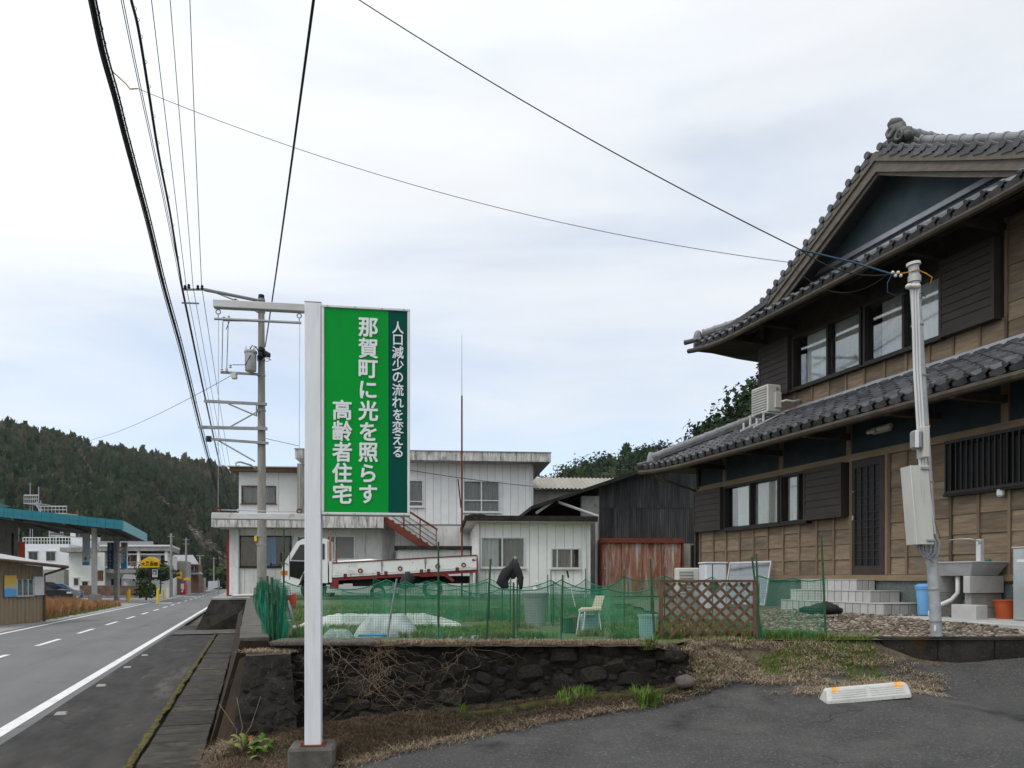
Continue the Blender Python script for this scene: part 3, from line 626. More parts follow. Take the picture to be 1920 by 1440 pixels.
# asphalt lot in front of the camera, its edge ragged where the dry grass creeps over it
LE = [PX(p, q, D)[:2] for p, q, D in ((630, 1446, 6.28), (720, 1420, 6.4), (800, 1403, 6.5), (880, 1388, 6.6), (1000, 1362, 6.75), (1100, 1344, 6.88), (1200, 1330, 7.0), (1300, 1307, 7.2), (1400, 1286, 7.45), (1500, 1268, 7.68), (1570, 1259, 7.8), (1650, 1253, 7.95), (1720, 1250, 8.08), (1780, 1246, 8.14), (1860, 1238, 8.17), (2000, 1225, 8.17), (2300, 1205, 8.2))]
LE = [(-1.75, 5.3)]+LE+[(12, 8.2)]
def edge(t):
    t = t*(len(LE)-1); i = min(int(t), len(LE)-2); k = t-i
    return LE[i][0]+(LE[i+1][0]-LE[i][0])*k, LE[i][1]+(LE[i+1][1]-LE[i][1])*k
def lotp(u, v):
    x, y = edge(u); y += (.07*mnoise.noise((x*2.3, 5, 0))+.04*mnoise.noise((x*8, 9, 0)))*(1 if x < 5 else 0)
    x2 = -1.75+(13.75)*u; yy = y+(-3-y)*v; xx = x+(x2-x)*v
    return (xx, yy, max(land_z(xx, yy), TZ(xx, yy))+.014+.004*mnoise.noise((xx*1.3, yy*1.3, 8)))
MB().grid(lotp, 170, 70).top('parking_lot', 'asphalt', W0, (0, 0, 0), kind='structure', smooth='all')
# garden and yard level, gravel by the house
def gz_gravel(x, y):
    X, Y = HF.inv(x, y); t = min(1, max(0, (X-5.2)/2.6)); b_ = min(1, max(0, (y-8.4)/1.2)); return GZ+.012+.085*t*t*(3-2*t)*b_*b_*(3-2*b_)+.012*mnoise.noise((x*1.5, y*1.5, 3))
c0 = RF.w(-.02, 8.3, 0); c1 = RF.w(-.02, 60, 0)
sheet('garden_ground', W0, [(c0.x, c0.y), (-2.35, 7.72), (1.66, 7.72), (1.9, 8.16), (14, 8.2), (40, 8.2), (40, 70), (c1.x, c1.y)], lambda x, y: GZ, 'garden')
MB().grid(lambda u, v: (lambda x, y: (x, y, gz_gravel(x, y)))(2.5+7.5*u+.3*mnoise.noise((v*7, 0, 1)), 8.36+11*v), 60, 80).top('gravel_yard', 'gravel', W0, (0, 0, 0), kind='structure', smooth='all')

# --- retaining wall along the pavement
sw = empty('retaining_wall', 'dark concrete retaining wall between pavement and garden, brown on the road side', 'wall', RF, (-.3, 8, -1.72))
m = MB(); ys = [8.05, 12, 17, 24.5]
def rw(y): zb = road_z(y)-.05; return [(-.42, zb), (-.10, -.63), (.16, -.63), (.16, zb)]
for a, b in zip(ys[:-1], ys[1:]):
    A, B = rw(a), rw(b); m.hexa([(A[0][0], a, A[0][1]), (A[3][0], a, A[3][1]), (B[3][0], b, B[3][1]), (B[0][0], b, B[0][1]), (A[1][0], a, A[1][1]), (A[2][0], a, A[2][1]), (B[2][0], b, B[2][1]), (B[1][0], b, B[1][1])])
m.build('wall_body', 'conc_brown', sw)
cm = MB().cbox(-.14, .14, -.98, .98, 0, .045, .008).mesh('coping_slab', 'conc_old')
for k in range(8): piece('coping_slab', cm, sw, (.03, 9.05+2.0*k, -.628), (0, 0, random.uniform(-.006, .006)))
def quadgrid(name, q, mat, nu, nv, amp, seed):
    m = MB(); q = [Vector(RF.inv(p[0], p[1])+(p[2],)) for p in q]
    def f(u, v):
        p = (q[0]*(1-u)+q[1]*u)*(1-v)+(q[3]*(1-u)+q[2]*u)*v; k = amp*(mnoise.noise(p*5+Vector((seed, 0, 0)))+.6*mnoise.noise(p*14+Vector((seed, 0, 0))))*min(1, 12*min(u, 1-u))
        return (p.x, p.y-abs(k), p.z+k*.3)
    m.grid(f, nu, nv); return m.build(name, mat, sw, smooth='all')
EA, EB, EC = PX(400, 1416, 7.22), PX(431, 1402, 7.12), PX(560, 1400, 7.25)
TA, TB, TC = PX(449, 1236, 7.55), PX(461, 1230, 7.40), PX(545, 1226, 7.42)
quadgrid('end_block', [EB, EC, TC, TB], 'conc_dark', 30, 30, .03, 3)
quadgrid('corner_face', [EA, EB, TB, TA], 'conc_brown', 8, 30, .012, 8)
quadgrid('side_face', [PX(447, 1150, 14.5), EA, TA, PX(455, 1143, 14.5)], 'conc_brown', 40, 8, .012, 5)
quadgrid('block_top', [TB, TC, PX(552, 1205, 7.9), PX(458, 1205, 7.95)], 'conc_old', 12, 10, .012, 6)
# --- stone wall below the garden: stones set in a dark bed
st = empty('stone_wall', 'dark mossy rubble stone wall below the garden edge, dry vines hanging on it', 'wall', W0, (-.4, 7.55, -1.5))
def wall_face(x, z): return 7.40+.24*min(1, max(0, (z+1.5)/.85))+.02*mnoise.noise((x*2, z*2, 1))
x0w, x1w = -2.42, 1.74
def wf(u, v):
    x = x0w+(x1w-x0w)*u; zb = TZ(x, 7.4)-.15; zt = -.655-.10*max(0, (x-1.35)/.4); z = zb+(zt-zb)*v; return (x, wall_face(x, z)+.035*mnoise.noise((x*9, z*9, 6)), z)
m = MB().grid(wf, 110, 26); m.hexa([(x0w, 7.66, -1.6), (x1w, 7.66, -1.2), (x1w, 7.95, -1.2), (x0w, 7.95, -1.6), (x0w, 7.66, -.656), (x1w-.35, 7.66, -.656), (x1w-.35, 7.95, -.656), (x0w, 7.95, -.656)])
m.build('stone_bed', 'stone_fill', st, smooth='all')
stones = []
for k in range(9):
    bm = bmesh.new(); bmesh.ops.create_icosphere(bm, subdivisions=1, radius=1)
    for v in bm.verts:
        d = v.co.normalized(); q = Vector([math.copysign(abs(t)**.62, t) for t in d]); v.co = q*(.80+.42*mnoise.noise(d*1.9+Vector((k*7, 0, 0))))
    me = bpy.data.meshes.new('stone'); bm.to_mesh(me); bm.free(); me.materials.append(MT['stone']); me.shade_smooth(); me.set_sharp_from_angle(angle=R(28)); stones.append(me)
placed = []
for k in range(9000):
    r = random.uniform(.055, .125)*(1.2 if k < 400 else 1 if k < 2500 else .5); x = random.uniform(x0w+.05, x1w-.05); z = random.uniform(-1.62, -.68)
    if z-r*.5 < TZ(x, 7.4)-.06 or z+r*.55 > -.645-.08*max(0, (x-1.35)/.4): continue
    if any(((x-a)/1.25)**2+((z-b)*1.25)**2 < (.74*(r+c))**2 for a, b, c in placed): continue
    placed.append((x, z, r))
placed.sort(key=lambda p: -p[2])
extra = MB()
for n_, (x, z, r) in enumerate(placed):
    if n_ < 235: piece('stone', random.choice(stones), st, (x, wall_face(x, z)+r*.12, z), (random.uniform(-.35, .35), random.uniform(-.4, .4), random.uniform(-.5, .5)), (r*1.3, r*.8, r*.84))
    else: extra.ball((x, wall_face(x, z)+r*.1, z), r, 6, 4, (1.2, .8, .85))
qa, qb, qc, qd = [Vector(p) for p in (EB, EC, TC, TB)]; done = []
for k in range(900):
    u, v = random.uniform(.12, .97), random.uniform(.06, .90); p = (qa*(1-u)+qb*u)*(1-v)+(qd*(1-u)+qc*u)*v; r = random.uniform(.04, .10)*(1 if k < 300 else .6)
    if any((p-a).length < .74*(r+c) for a, c in done): continue
    done.append((p, r)); piece('stone', random.choice(stones), st, (p.x, p.y+r*.25, p.z), (random.uniform(-.3, .3), random.uniform(-.4, .4), random.uniform(-.5, .5)), (r*1.25, r*.7, r*.86))
if extra.v: tag(extra.build('small_stones', 'stone', st), kind='stuff')
m = MB(); m.cbox(-2.36, -1.35, 7.52, 7.92, -.662, -.615, .012); m.build('coping_slab', 'conc_old', st)
def brow(u, v):
    x = -1.4+3.1*u; return (x, 7.53+.26*v+.03*mnoise.noise((x*4, 0, 2)), -.665+.035*math.sin(math.pi*min(1, v*1.2))+.015*mnoise.noise((x*7, v*3, 1))-.08*max(0, (x-1.35)/.4))
MB().grid(brow, 60, 4).build('turf_edge', 'soil', st, smooth='all')
# boulder at the wall's right end, mossy kerb and gutter at its foot
def rock(name, c, s, mat, label, seed, cat='stone'):
    bm = bmesh.new(); bmesh.ops.create_icosphere(bm, subdivisions=3, radius=1)
    for v in bm.verts: v.co = Vector((v.co.x*s[0], v.co.y*s[1], v.co.z*s[2]))*(1+.16*mnoise.noise(v.co*1.5+Vector((seed, 0, 0))))
    me = bpy.data.meshes.new(name); bm.to_mesh(me); bm.free(); me.materials.append(MT[mat]); me.shade_smooth()
    o = bpy.data.objects.new(name, me); COL.objects.link(o); o.location = (c[0], c[1], c[2]+E); return tag(o, label, cat)
rock('boulder', PX(1284, 1278, 7.22), (.095, .08, .065), 'boulder', 'round brownish boulder at the right foot of the stone wall', 3)
rock('wall_end_rock', PX(1262, 1226, 7.62), (.13, .13, .10), 'stone', 'large dark rock capping the right end of the stone wall', 9)
mk = empty('gutter_kerb', 'mossy concrete gutter kerb running along the foot of the stone wall', 'kerb', W0, PX(1100, 1325, 7.1))
GP = [PX(p, q, D) for p, q, D in ((860, 1352, 7.0), (960, 1338, 7.03), (1060, 1322, 7.1), (1160, 1306, 7.17), (1250, 1293, 7.24), (1325, 1284, 7.3))]
def along(P, t):
    t = t*(len(P)-1); i = min(int(t), len(P)-2); k = t-i; return Vector(P[i]).lerp(Vector(P[i+1]), k)
def kerbsec(off, prof, n=60):
    def f(u, v):
        p = along(GP, v); k = u*(len(prof)-1); i = min(int(k), len(prof)-2); a, b = prof[i], prof[i+1]; t = k-i
        z = land_z(p.x, p.y-.02)
        return (p.x, p.y+off+a[0]+(b[0]-a[0])*t+.012*mnoise.noise((p.x*6, u*3, 1)), z+a[1]+(b[1]-a[1])*t+.014*mnoise.noise((p.x*8, u*4, 7)))
    return f
MB().grid(kerbsec(0, [(0, -.05), (0, .075), (.02, .09), (.10, .085), (.12, -.05)]), 8, 90).build('kerb_block', 'moss_dark', mk, smooth='all')
MB().grid(kerbsec(-.13, [(0, -.04), (0, .03), (.03, .035), (.04, -.05)]), 6, 60).build('gutter_lip', 'conc_dark', mk, smooth='all')
# right-hand kerb in front of the gravel
kb = empty('yard_kerb', 'black weathered concrete kerb holding the gravel in front of the house', 'kerb', W0, (5.5, 8.25, -.9))
m = MB()
for i in range(12):
    a = 3.92+i*.6; m2 = MB(); m2.cbox(a, a+.592, 8.19, 8.33, -1.25, -.622+random.uniform(-.004, .004), .012); m2.build('kerb_block', 'conc_dark', kb)

# --- hills
def smooth_tab(tab):
    xs = np.array([t[0] for t in tab], float); ys = np.array([t[1] for t in tab], float)
    return lambda x: float(np.interp(x, xs, ys))
def hill(name, tab, near, far, rows, protos, sizes, count, mat, label, seed, back=60, foot=-2.5, bare=None, cat='hillside', asp_=(2.2, .9), drop=1, dark=0):
    r = np.random.default_rng(seed); rid = smooth_tab(tab); p0, p1 = tab[0][0], tab[-1][0]
    nr, fr = smooth_tab(near), smooth_tab(far)
    def pos(u, v):                                     # u along, v from foot to crest (1) and down behind (>1)
        px = p0+(p1-p0)*u; dn, df = nr(px), fr(px); D = dn+(df-dn)*v; x = (px-CX)/FPX*D
        zc = (HY-rid(px))/FPX*df-sizes[1]*(asp_[0]+.2)*drop
        h = foot+(zc-foot)*(min(v, 1)**.9) if v <= 1 else zc-(zc-foot)*(v-1)*1.2
        h += (zc-foot)*.07*mnoise.noise((x*.02, D*.02, seed))*min(1, v*3)*(1 if v < .9 else .3)
        return x, D, h
    MB().grid(lambda u, v: pos(u, v*1.5), 60, rows).top(name, 'hillsoil', W0, (0, 0, 0), kind='structure', smooth='all')
    pl = []
    for i in range(count):
        u = r.random(); v = r.random()**1.0*1.06; x, y, z = pos(u, v)
        s = sizes[0]+(sizes[1]-sizes[0])*r.random(); g = mnoise.noise((x*.018, z*.03, seed+5)); t = np.clip(.41-dark+.45*g+r.normal()*.17, 0, .9)
        k = r.integers(0, len(protos)-1)
        if bare and bare(x, y, z, u, v): t = np.clip(.92+r.normal()*.06, .8, 1); k = len(protos)-1; s *= .8
        asp = asp_[0]+asp_[1]*r.random() if k < len(protos)-1 else 1.5
        pl.append((k, x, y, z-.3, r.random()*6.28, s, s, s*asp, float(t)))
    return scatter(name+'_forest', protos, pl, mat, label=label, cat='forest')
cones = [crown_proto('cone', 120, .22, s) for s in (1, 2, 3)]+[crown_proto('round', 90, .19, 14)]
rounds = [crown_proto('round', 380, .11, 11), crown_proto('round', 380, .11, 12), crown_proto('cone', 300, .14, 13), crown_proto('round', 380, .11, 17)]
rl = [(-420, 735), (-200, 762), (0, 784), (60, 797), (120, 806), (180, 828), (240, 836), (300, 846), (360, 858), (400, 866), (450, 882), (520, 905), (620, 940), (760, 985)]
def bare_l(x, y, z, u, v):
    px = CX+FPX*x/y; py = HY-FPX*z/y
    return abs(px-(250+(py-900)*.95)) < 11+14*max(0, (py-960)/90) and py > 905 or (py < 835 and px < 90 and mnoise.noise((px*.03, py*.05, 2)) > .15)
hill('hill_slope', rl, [(-420, 120), (200, 150), (450, 260), (760, 380)], [(-420, 260), (0, 300), (300, 370), (450, 450), (760, 560)], 24, cones, (2.0, 3.6), 8200, 'forest', 'forested hillside of dark cedars and brown oaks across the road', 5, bare=bare_l)
rr = [(930, 960), (1000, 914), (1040, 890), (1080, 870), (1110, 862), (1150, 856), (1190, 846), (1225, 838), (1260, 842), (1310, 852), (1420, 850), (1600, 830), (1900, 800)]
hill('hill_back', rr, [(930, 120), (1900, 120)], [(930, 190), (1200, 200), (1900, 205)], 12, rounds, (2.0, 3.4), 1700, 'forest2', 'wooded green hilltop behind the white building and barn', 6, foot=-1, asp_=(1.5, .9), drop=.8)
r2 = [(1290, 845), (1320, 812), (1350, 795), (1390, 752), (1430, 708), (1480, 670), (1560, 640), (1700, 620)]
hill('hill_knoll', r2, [(1290, 44), (1700, 40)], [(1290, 58), (1700, 56)], 8, [rounds[2], rounds[0], rounds[1], rounds[2], rounds[0]], (.8, 1.5), 620, 'forest2', 'dark evergreen trees rising directly behind the tiled roof', 8, foot=-1, asp_=(1.9, .8), drop=.45, dark=.3)

# ================================================================== TILED HOUSE ON THE RIGHT
FX, UX = 9.53, 10.40                                  # facade planes, ground floor and upper floor
YD = -.57                                             # yard level at the house
hs = empty('tiled_house', 'two-storey wooden house with grey tiled roofs and brown shutters', 'house', HF, (12, 11, YD))
def hy(px, X=FX): return HF.side(px, 1000, X)[0]
LW, UW = Wall('x', FX), Wall('x', UX)
YF, YN = hy(1311), 5.2                                # far and near ends
m = MB(); m.box(FX+.42, 19, YN, YF-.03, YD-.2, 3.3); m.box(UX+.42, 18.4, 7.5, hy(1432, UX)-.03, 3.0, 6.0); m.box(FX, FX+.45, YF-.08, YF-.02, YD, 3.2); m.box(UX, UX+.45, hy(1432, UX)-.08, hy(1432, UX)-.02, 3.3, 5.6)
m.build('house_core', 'plaster', hs)
# wall backing with the window openings left free
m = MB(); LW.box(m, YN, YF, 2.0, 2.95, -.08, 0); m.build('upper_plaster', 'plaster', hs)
m = MB(); LW.box(m, YN, YF, .04, 1.04, -.08, -.001)
for a, b in ((1311, 1363), (1519, 1784), (1992, 2300)): LW.box(m, hy(a), hy(b) if b < 2200 else YN, 1.04, 2.0, -.08, -.001)
LW.box(m, hy(1784), hy(1992), 1.04, 1.24, -.08, -.001)
m.build('wall_backing', 'eavewood', hs)
YU = hy(1432, UX)
m = MB(); UW.box(m, 7.5, YU, 3.2, 3.86, -.08, 0); UW.box(m, 7.5, YU, 4.95, 5.75, -.08, 0)
for a, b in ((hy(1490, UX), YU), (7.5, hy(1773, UX))): UW.box(m, a, b, 3.86, 4.95, -.08, 0)
m.build('upper_backing', 'eavewood', hs)
m = MB(); LW.box(m, YN, YF+.02, YD-.1, -.04, -.05, .01); m.build('foundation', 'teal_found', hs)
m = MB(); LW.box(m, YN, YF+.03, -.04, .055, -.02, .05); m.build('sill_beam', 'woodbeam', hs)
m = MB(); LW.box(m, YN, YF+.03, 1.99, 2.045, -.02, .055); LW.box(m, YN, YF+.03, 2.048, 2.105, -.02, .04); m.build('lintel_beam', 'woodbeam', hs)
# vertical clapboard bays: battens and boards
def bays(wl, ys, z0, z1, row, skip=lambda y, z: False):
    ys = sorted(ys, reverse=True)
    for y in ys:
        if not skip(y, (z0+z1)/2): mb = MB(); wl.box(mb, y-.022, y+.022, z0, z1, 0, .045); mb.build('batten', 'woodpost', hs)
    for a, b in zip(ys[:-1], ys[1:]):
        z = z0; k = 0
        while z < z1-.02:
            t = min(z1, z+row)
            if not skip((a+b)/2, (z+t)/2):
                mb = MB(); q = random.uniform(-.004, .004); A, B = a-.024, b+.024
                mb.hexa([wl.p(A, z+.003, .002), wl.p(B, z+.003, .002), wl.p(B, z+.003, .024+q), wl.p(A, z+.003, .024+q), wl.p(A, t+.006, .002), wl.p(B, t+.006, .002), wl.p(B, t+.006, .008+q), wl.p(A, t+.006, .008+q)])
                mb.build('board', 'wood', hs)
            z = t; k += 1
cols = [hy(p) for p in (1315, 1340, 1364, 1389, 1415, 1442, 1471, 1501, 1534, 1566, 1598)]
bays(LW, cols, .058, 1.06, .262)
bays(LW, [hy(p) for p in (1670, 1703, 1743, 1786)], .058, 1.985, .275)
bays(LW, [hy(p) for p in (1786, 1838, 1896, 1960)], .058, 1.20, .285)
bays(UW, [hy(p, UX) for p in (1434, 1463, 1493, 1525, 1556, 1589, 1623, 1661, 1702, 1745, 1790, 1840, 1890)], 3.50, 3.85, .35)
bays(UW, [hy(p, UX) for p in (1890, 1960, 2040)], 3.50, 5.3, .27)
for p in (1360, 1467, 1594, 1887):
    m = MB(); LW.box(m, hy(p)-.055, hy(p)+.055, 2.107, 2.95, 0, .035); m.build('post', 'woodpost', hs)
m = MB(); LW.box(m, YF-.06, YF+.04, -.04, 2.9, -.02, .05); m.build('post', 'eavewood', hs, label='dark corner post of the house')
for p in (1600, 1667): m = MB(); LW.box(m, hy(p)-.03, hy(p)+.03, .055, 1.99, 0, .06); m.build('post', 'woodpost', hs)
# shutter boxes with slats
def shutter(wl, y0, y1, z0, z1, n, d=.15):
    y0, y1 = min(y0, y1), max(y0, y1); m = MB(); wl.box(m, y0, y1, z0, z1, 0, d-.02); 
    for a, b, c, e in ((y0, y1, z1-.09, z1), (y0, y1, z0, z0+.09), (y0, y0+.05, z0+.09, z1-.09), (y1-.05, y1, z0+.09, z1-.09)): wl.box(m, a, b, c, e, d-.02, d)
    o = m.build('shutter_box', 'shutter', hs); h = (z1-z0-.18)/n
    for i in range(n):
        q = MB(); a = z0+.09+i*h; wl_ = wl
        q.hexa([wl.p(y0+.052, a+.002, d-.02), wl.p(y1-.052, a+.002, d-.02), wl.p(y1-.052, a+.002, d-.003), wl.p(y0+.052, a+.002, d-.003), wl.p(y0+.052, a+h-.008, d-.02), wl.p(y1-.052, a+h-.008, d-.02), wl.p(y1-.052, a+h-.008, d-.012), wl.p(y0+.052, a+h-.008, d-.012)])
        q.build('slat', 'shutter', o)
shutter(LW, hy(1311)+.02, hy(1361), 1.05, 1.98, 6)
shutter(LW, hy(1520), hy(1592), 1.05, 1.985, 6, .17)
shutter(UW, hy(1433, UX), hy(1488, UX), 3.83, 5.0, 8)
shutter(UW, hy(1775, UX), hy(1880, UX), 3.835, 5.05, 8, .17)
# windows
def hwin(wl, X, pa, pb, z0, z1, panes, cur, **k):
    ya, yb = hy(pb, X), hy(pa, X)
    f = lambda p: (hy(p, X)-ya)/(yb-ya)
    return window(hs, wl, ya, yb, z0, z1, sorted((f(b), f(a)) for a, b in panes), 'blackframe', .05, .05, glassm=k.get('g', 'glass'), curtain=[(f(b), f(a), mt) for a, b, mt in cur], proud=.09, sill=True)
hwin(LW, FX, 1363, 1467, 1.04, 1.985, [(1363, 1412), (1412, 1467)], [(1378, 1410, 'lace_white'), (1413, 1460, 'lace')])
hwin(LW, FX, 1469, 1520, 1.04, 1.985, [(1469, 1503), (1503, 1520)], [(1473, 1500, 'lace'), (1504, 1518, 'lace_white')])
hwin(UW, UX, 1491, 1621, 3.86, 4.95, [(1491, 1557), (1557, 1621)], [(1508, 1552, 'lace_white'), (1561, 1614, 'lace')])
hwin(UW, UX, 1625, 1773, 3.86, 4.95, [(1625, 1700), (1700, 1773)], [(1650, 1697, 'lace'), (1703, 1769, 'lace_white')])
gw = hwin(LW, FX, 1785, 1990, 1.22, 1.97, [(1785, 1890), (1890, 1990)], [], g='darkpane')
ya, yb = hy(1990), hy(1785)
m = MB(); LW.box(m, ya, yb, 1.94, 1.985, .10, .15); LW.box(m, ya, yb, 1.21, 1.255, .10, .15); m.build('grille_rail', 'blackframe', gw)
n = int((yb-ya)/.088)
for i in range(n+1):
    y = yb-.012-i*(yb-ya-.024)/n; m = MB(); LW.box(m, y-.010, y+.010, 1.255, 1.94, .108, .142); m.build('grille_bar', 'blackframe', gw)
# latticed door
ya, yb = hy(1662), hy(1602)
m = MB(); LW.box(m, ya, yb, .06, 1.985, -.05, .012); dr = m.build('door', 'blackframe', hs)
m = MB()
for a, b, c, d in ((ya, ya+.09, .06, 1.985), (yb-.05, yb, .06, 1.985), (ya+.09, yb-.05, 1.86, 1.985), (ya+.09, yb-.05, .06, .20)): LW.box(m, a, b, c, d, .012, .05)
m.build('door_frame', 'shutter', dr)
m = MB(); LW.box(m, ya+.095, yb-.055, .205, 1.855, .014, .02); m.build('pane', 'darkpane', dr)
for i in range(5): y = ya+.095+i*(yb-ya-.15)/4; m = MB(); LW.box(m, y-.007, y+.007, .2, 1.86, .024, .045); m.build('lattice_bar', 'shutter', dr)
for i in range(14): z = .2+i*1.66/13; m = MB(); LW.box(m, ya+.09, yb-.05, z-.006, z+.006, .026, .040); m.build('lattice_bar', 'shutter', dr)
m = MB(); LW.box(m, yb-.045, yb-.02, .98, 1.06, .05, .075, .006); LW.box(m, yb-.04, yb-.028, 1.45, 1.475, .05, .065, .003); m.build('handle', 'chrome', dr)
# porch lamp tubes under the eave
m = MB(); m.tube(LW.p(hy(1636), 2.40, .10), LW.p(hy(1651), 2.40, .10), .035, n=12); m.tube(LW.p(hy(1656), 2.42, .10), LW.p(hy(1680), 2.42, .10), .042, n=12); LW.box(m, hy(1672), hy(1640), 2.36, 2.46, 0, .07); m.build('porch_light', 'porcelain', hs, smooth=True)
# small white sensor by the grille
m = MB(); LW.box(m, hy(1891), hy(1880), 1.10, 1.22, .05, .13, .02); m.build('sensor_lamp', 'white', hs)

# --- lower roof
SL = .48; EX, EZ, EY = 8.53, 2.55, 16.55
def lift(y, far, k): t = max(0, (y-(far-2.2))/2.2); return k*t*t
def lr(X, Y, h=0): return (X, Y, EZ+SL*(X-EX)+h+lift(Y, EY, .10)*max(0, 1-(X-EX)/1.4))
m = MB(); m.grid(lambda u, v: lr(EX+.03+1.9*v, YN+(EY-.06-1.9*v*.98-YN)*u, -.005), 60, 4); m.grid(lambda u, v: lr(EX+.03+1.9*v, YN+(EY-.06-1.9*v*.98-YN)*u, -.10), 60, 4)
m.grid(lambda u, v: lr(EX+.03, YN+(EY-.06-YN)*u, -.10+.095*v), 60, 1)
lrf = m.build('lower_roof', 'eavewood', hs)
m = MB(); m.hexa([(EX+.05, EY-.03, EZ-.02), (19.4, EY-.03, EZ-.12), (19.4, EY-2.0, 3.37), (UX+.1, EY-1.95, 3.37), (EX+.02, EY, EZ+.09), (19.4, EY, EZ-.02), (19.4, EY-2.0, 3.47), (UX+.1, EY-1.95, 3.47)]); m.build('side_roof', 'tile', hs)
def tile_mesh(eave):
    m = MB(); n = 7; prof = []
    for i in range(n+1):
        t = -.138+.276*i/n; prof.append((t, .030*math.cos((t+.138)/.276*2*math.pi)*(1 if t < .05 else 1.15)+.012))
    for k, (s, dh) in enumerate(((-.0, .028), (.30, .0))):
        pass
    V = [(0.0, t, h+.026) for t, h in prof]+[(.305, t, h) for t, h in prof]+[(0.0, t, h-.004) for t, h in prof]
    N_ = n+1; m.add(V, [(i, i+1, i+1+N_, i+N_) for i in range(n)]+[(i+2*N_, i+1+2*N_, i+1, i) for i in range(n)])
    if eave:
        m.tube((-.022, -.125, .050), (.05, -.125, .050), .038, n=9)
        m.add([(-.004, -.10, .04), (-.004, .12, .0), (-.004, .12, -.05), (-.004, .0, -.075), (-.004, -.10, -.05)], [(0, 1, 2, 3, 4)])
    return m.mesh('roof_tile' if not eave else 'eave_tile', 'tile', smooth=True)
tm, te = tile_mesh(False), tile_mesh(True)
ang = -math.atan(SL); cnt = 0; stuffm = []
for j in range(8):
    s = j*.262; X = EX-.02+s*math.cos(ang)*.99
    for i in range(42):
        Y = EY-.16-.27*i-.0
        if Y < YN+.1 or Y+.12 > EY-(X-EX)-.02: continue
        p = lr(X, Y, .004+random.uniform(-.003, .004)); rt = (random.uniform(-.012, .012), ang+random.uniform(-.012, .012), random.uniform(-.012, .012))
        if Y > 7.45: piece('eave_tile' if j == 0 else 'roof_tile', te if j == 0 else tm, hs, p, rt)
        elif Y > 5.2: piece('eave_tile' if j == 0 else 'roof_tile', te if j == 0 else tm, hs, p, rt)
m = MB(); m.grid(lambda u, v: (lambda t: (UX-.02+.0*t, 7.4+(YU-7.35)*u, 3.44+.10*v))(0), 2, 1); m.box(UX-.10, UX-.055, 7.4, YU+.05, 3.435, 3.50); m.build('roof_flashing', 'flash', hs)
# hip ridge of the lower roof: half-round tiles over a base course
h0, h1 = Vector(lr(EX+.02, EY-.02, .03)), Vector((UX+.05, EY-1.92, 3.50)); dv = (h1-h0); L = dv.length; dn = dv.normalized()
m = MB(); m.path([h0+dn*.25+Vector((0, 0, .05)), h1+Vector((0, 0, .05))], .10, 8); m.build('hip_base', 'tile', hs, smooth=True)
rotz = math.atan2(dn.y, dn.x); pit = -math.asin(dn.z)
rm = MB().path([(0, 0, 0), (.27, 0, 0)], [.082, .076], 10); rm.path([(-.012, 0, 0), (.035, 0, 0)], .092, 10); ridge_tile = rm.mesh('ridge_tile', 'tile_ridge', smooth=True)
for k in range(int(L/.26)): piece('ridge_tile', ridge_tile, hs, h0+dn*(.22+.26*k)+Vector((0, 0, .12)), (0, pit, rotz))
m = MB(); q = h0+dn*.16; m.lathe((q.x, q.y, q.z-.02), [(.10, 0), (.11, .06), (.09, .16), (.07, .24), (.05, .26)], 8); m.build('hip_end_tile', 'tile_ridge', hs, smooth=True)
m = MB(); q = h0-dn*.02; m.tube(q+Vector((-.10, .10, .0)), q+dn*.35, .065, .05, 8); m.build('hip_corner_tile', 'tile', hs, smooth=True)
# gutter, fascia and rafters under the lower eave
m = MB(); m.path([lr(EX-.09, YN+(EY+.05-YN)*i/40, -.115) for i in range(41)], .055, 8); m.build('rain_gutter', 'gutter', hs, smooth=True)
m = MB(); m.path([(EX-.06, EY-.45, EZ-.1), (EX+.1, EY-.55, EZ-.25), (FX-.1, YF+.02, 2.02), (FX-.09, YF+.02, 1.2), (FX-.09, YF+.02, YD)], .033, 8); m.build('downpipe', 'gutter', hs, smooth=True)
rf = MB().box(0, 1.45, -.026, .026, -.075, 0).mesh('rafter', 'eavewood')
for i in range(38):
    Y = YN+.2+i*.3; piece('rafter', rf, hs, lr(EX+.06, Y, -.105), (0, ang, 0))
m = MB(); m.box(FX-.72, FX-.60, YN, EY-.3, 2.46, 2.58); m.build('eave_beam', 'eavewood', hs)
for p in (1360, 1467, 1594, 1760, 1887):
    m = MB(); y = hy(p); m.box(FX-.95, FX, y-.05, y+.05, 2.36, 2.46); m.build('bracket', 'eavewood', hs)

# --- upper roof: hipped skirt below an open gable
GY, AZ = 11.02, 7.50; UEX, UEZ = 9.40, 5.25; UFY, UNY = 15.77, 6.27
SK = .57
def us(X, Y, h=0): 
    e = max(abs(Y-GY)-3.0, 0)/1.75; return (X, Y, UEZ+SK*(X-UEX)+h+.16*e*e*max(0, 1-(X-UEX)/1.2))
def roofz(Y): d = abs(Y-GY)/4.75; return AZ-2.25*d-.10*math.sin(math.pi*min(1, d))
m = MB()
for h in (0, -.11): m.grid(lambda u, v: us(UEX+1.45*v, GY+(u-.5)*2*(4.75-1.68*v), h), 40, 4)
m.grid(lambda u, v: us(UEX, GY+(u-.5)*9.5, -.11+.11*v), 40, 1); m.build('skirt_roof', 'tile', hs)
m = MB()
def mainr(sg, h):
    def f(u, v):
        Y = GY+sg*4.75*v; z = roofz(Y)+h; xs = 10.2 if v < .62 else 10.2-(v-.62)/.38*.80
        X = xs+(19-xs)*u; e = max(0, (v-.62)/.38); return (X, Y, z+.16*e*e*max(0, 1-(X-xs)/1.5))
    return f
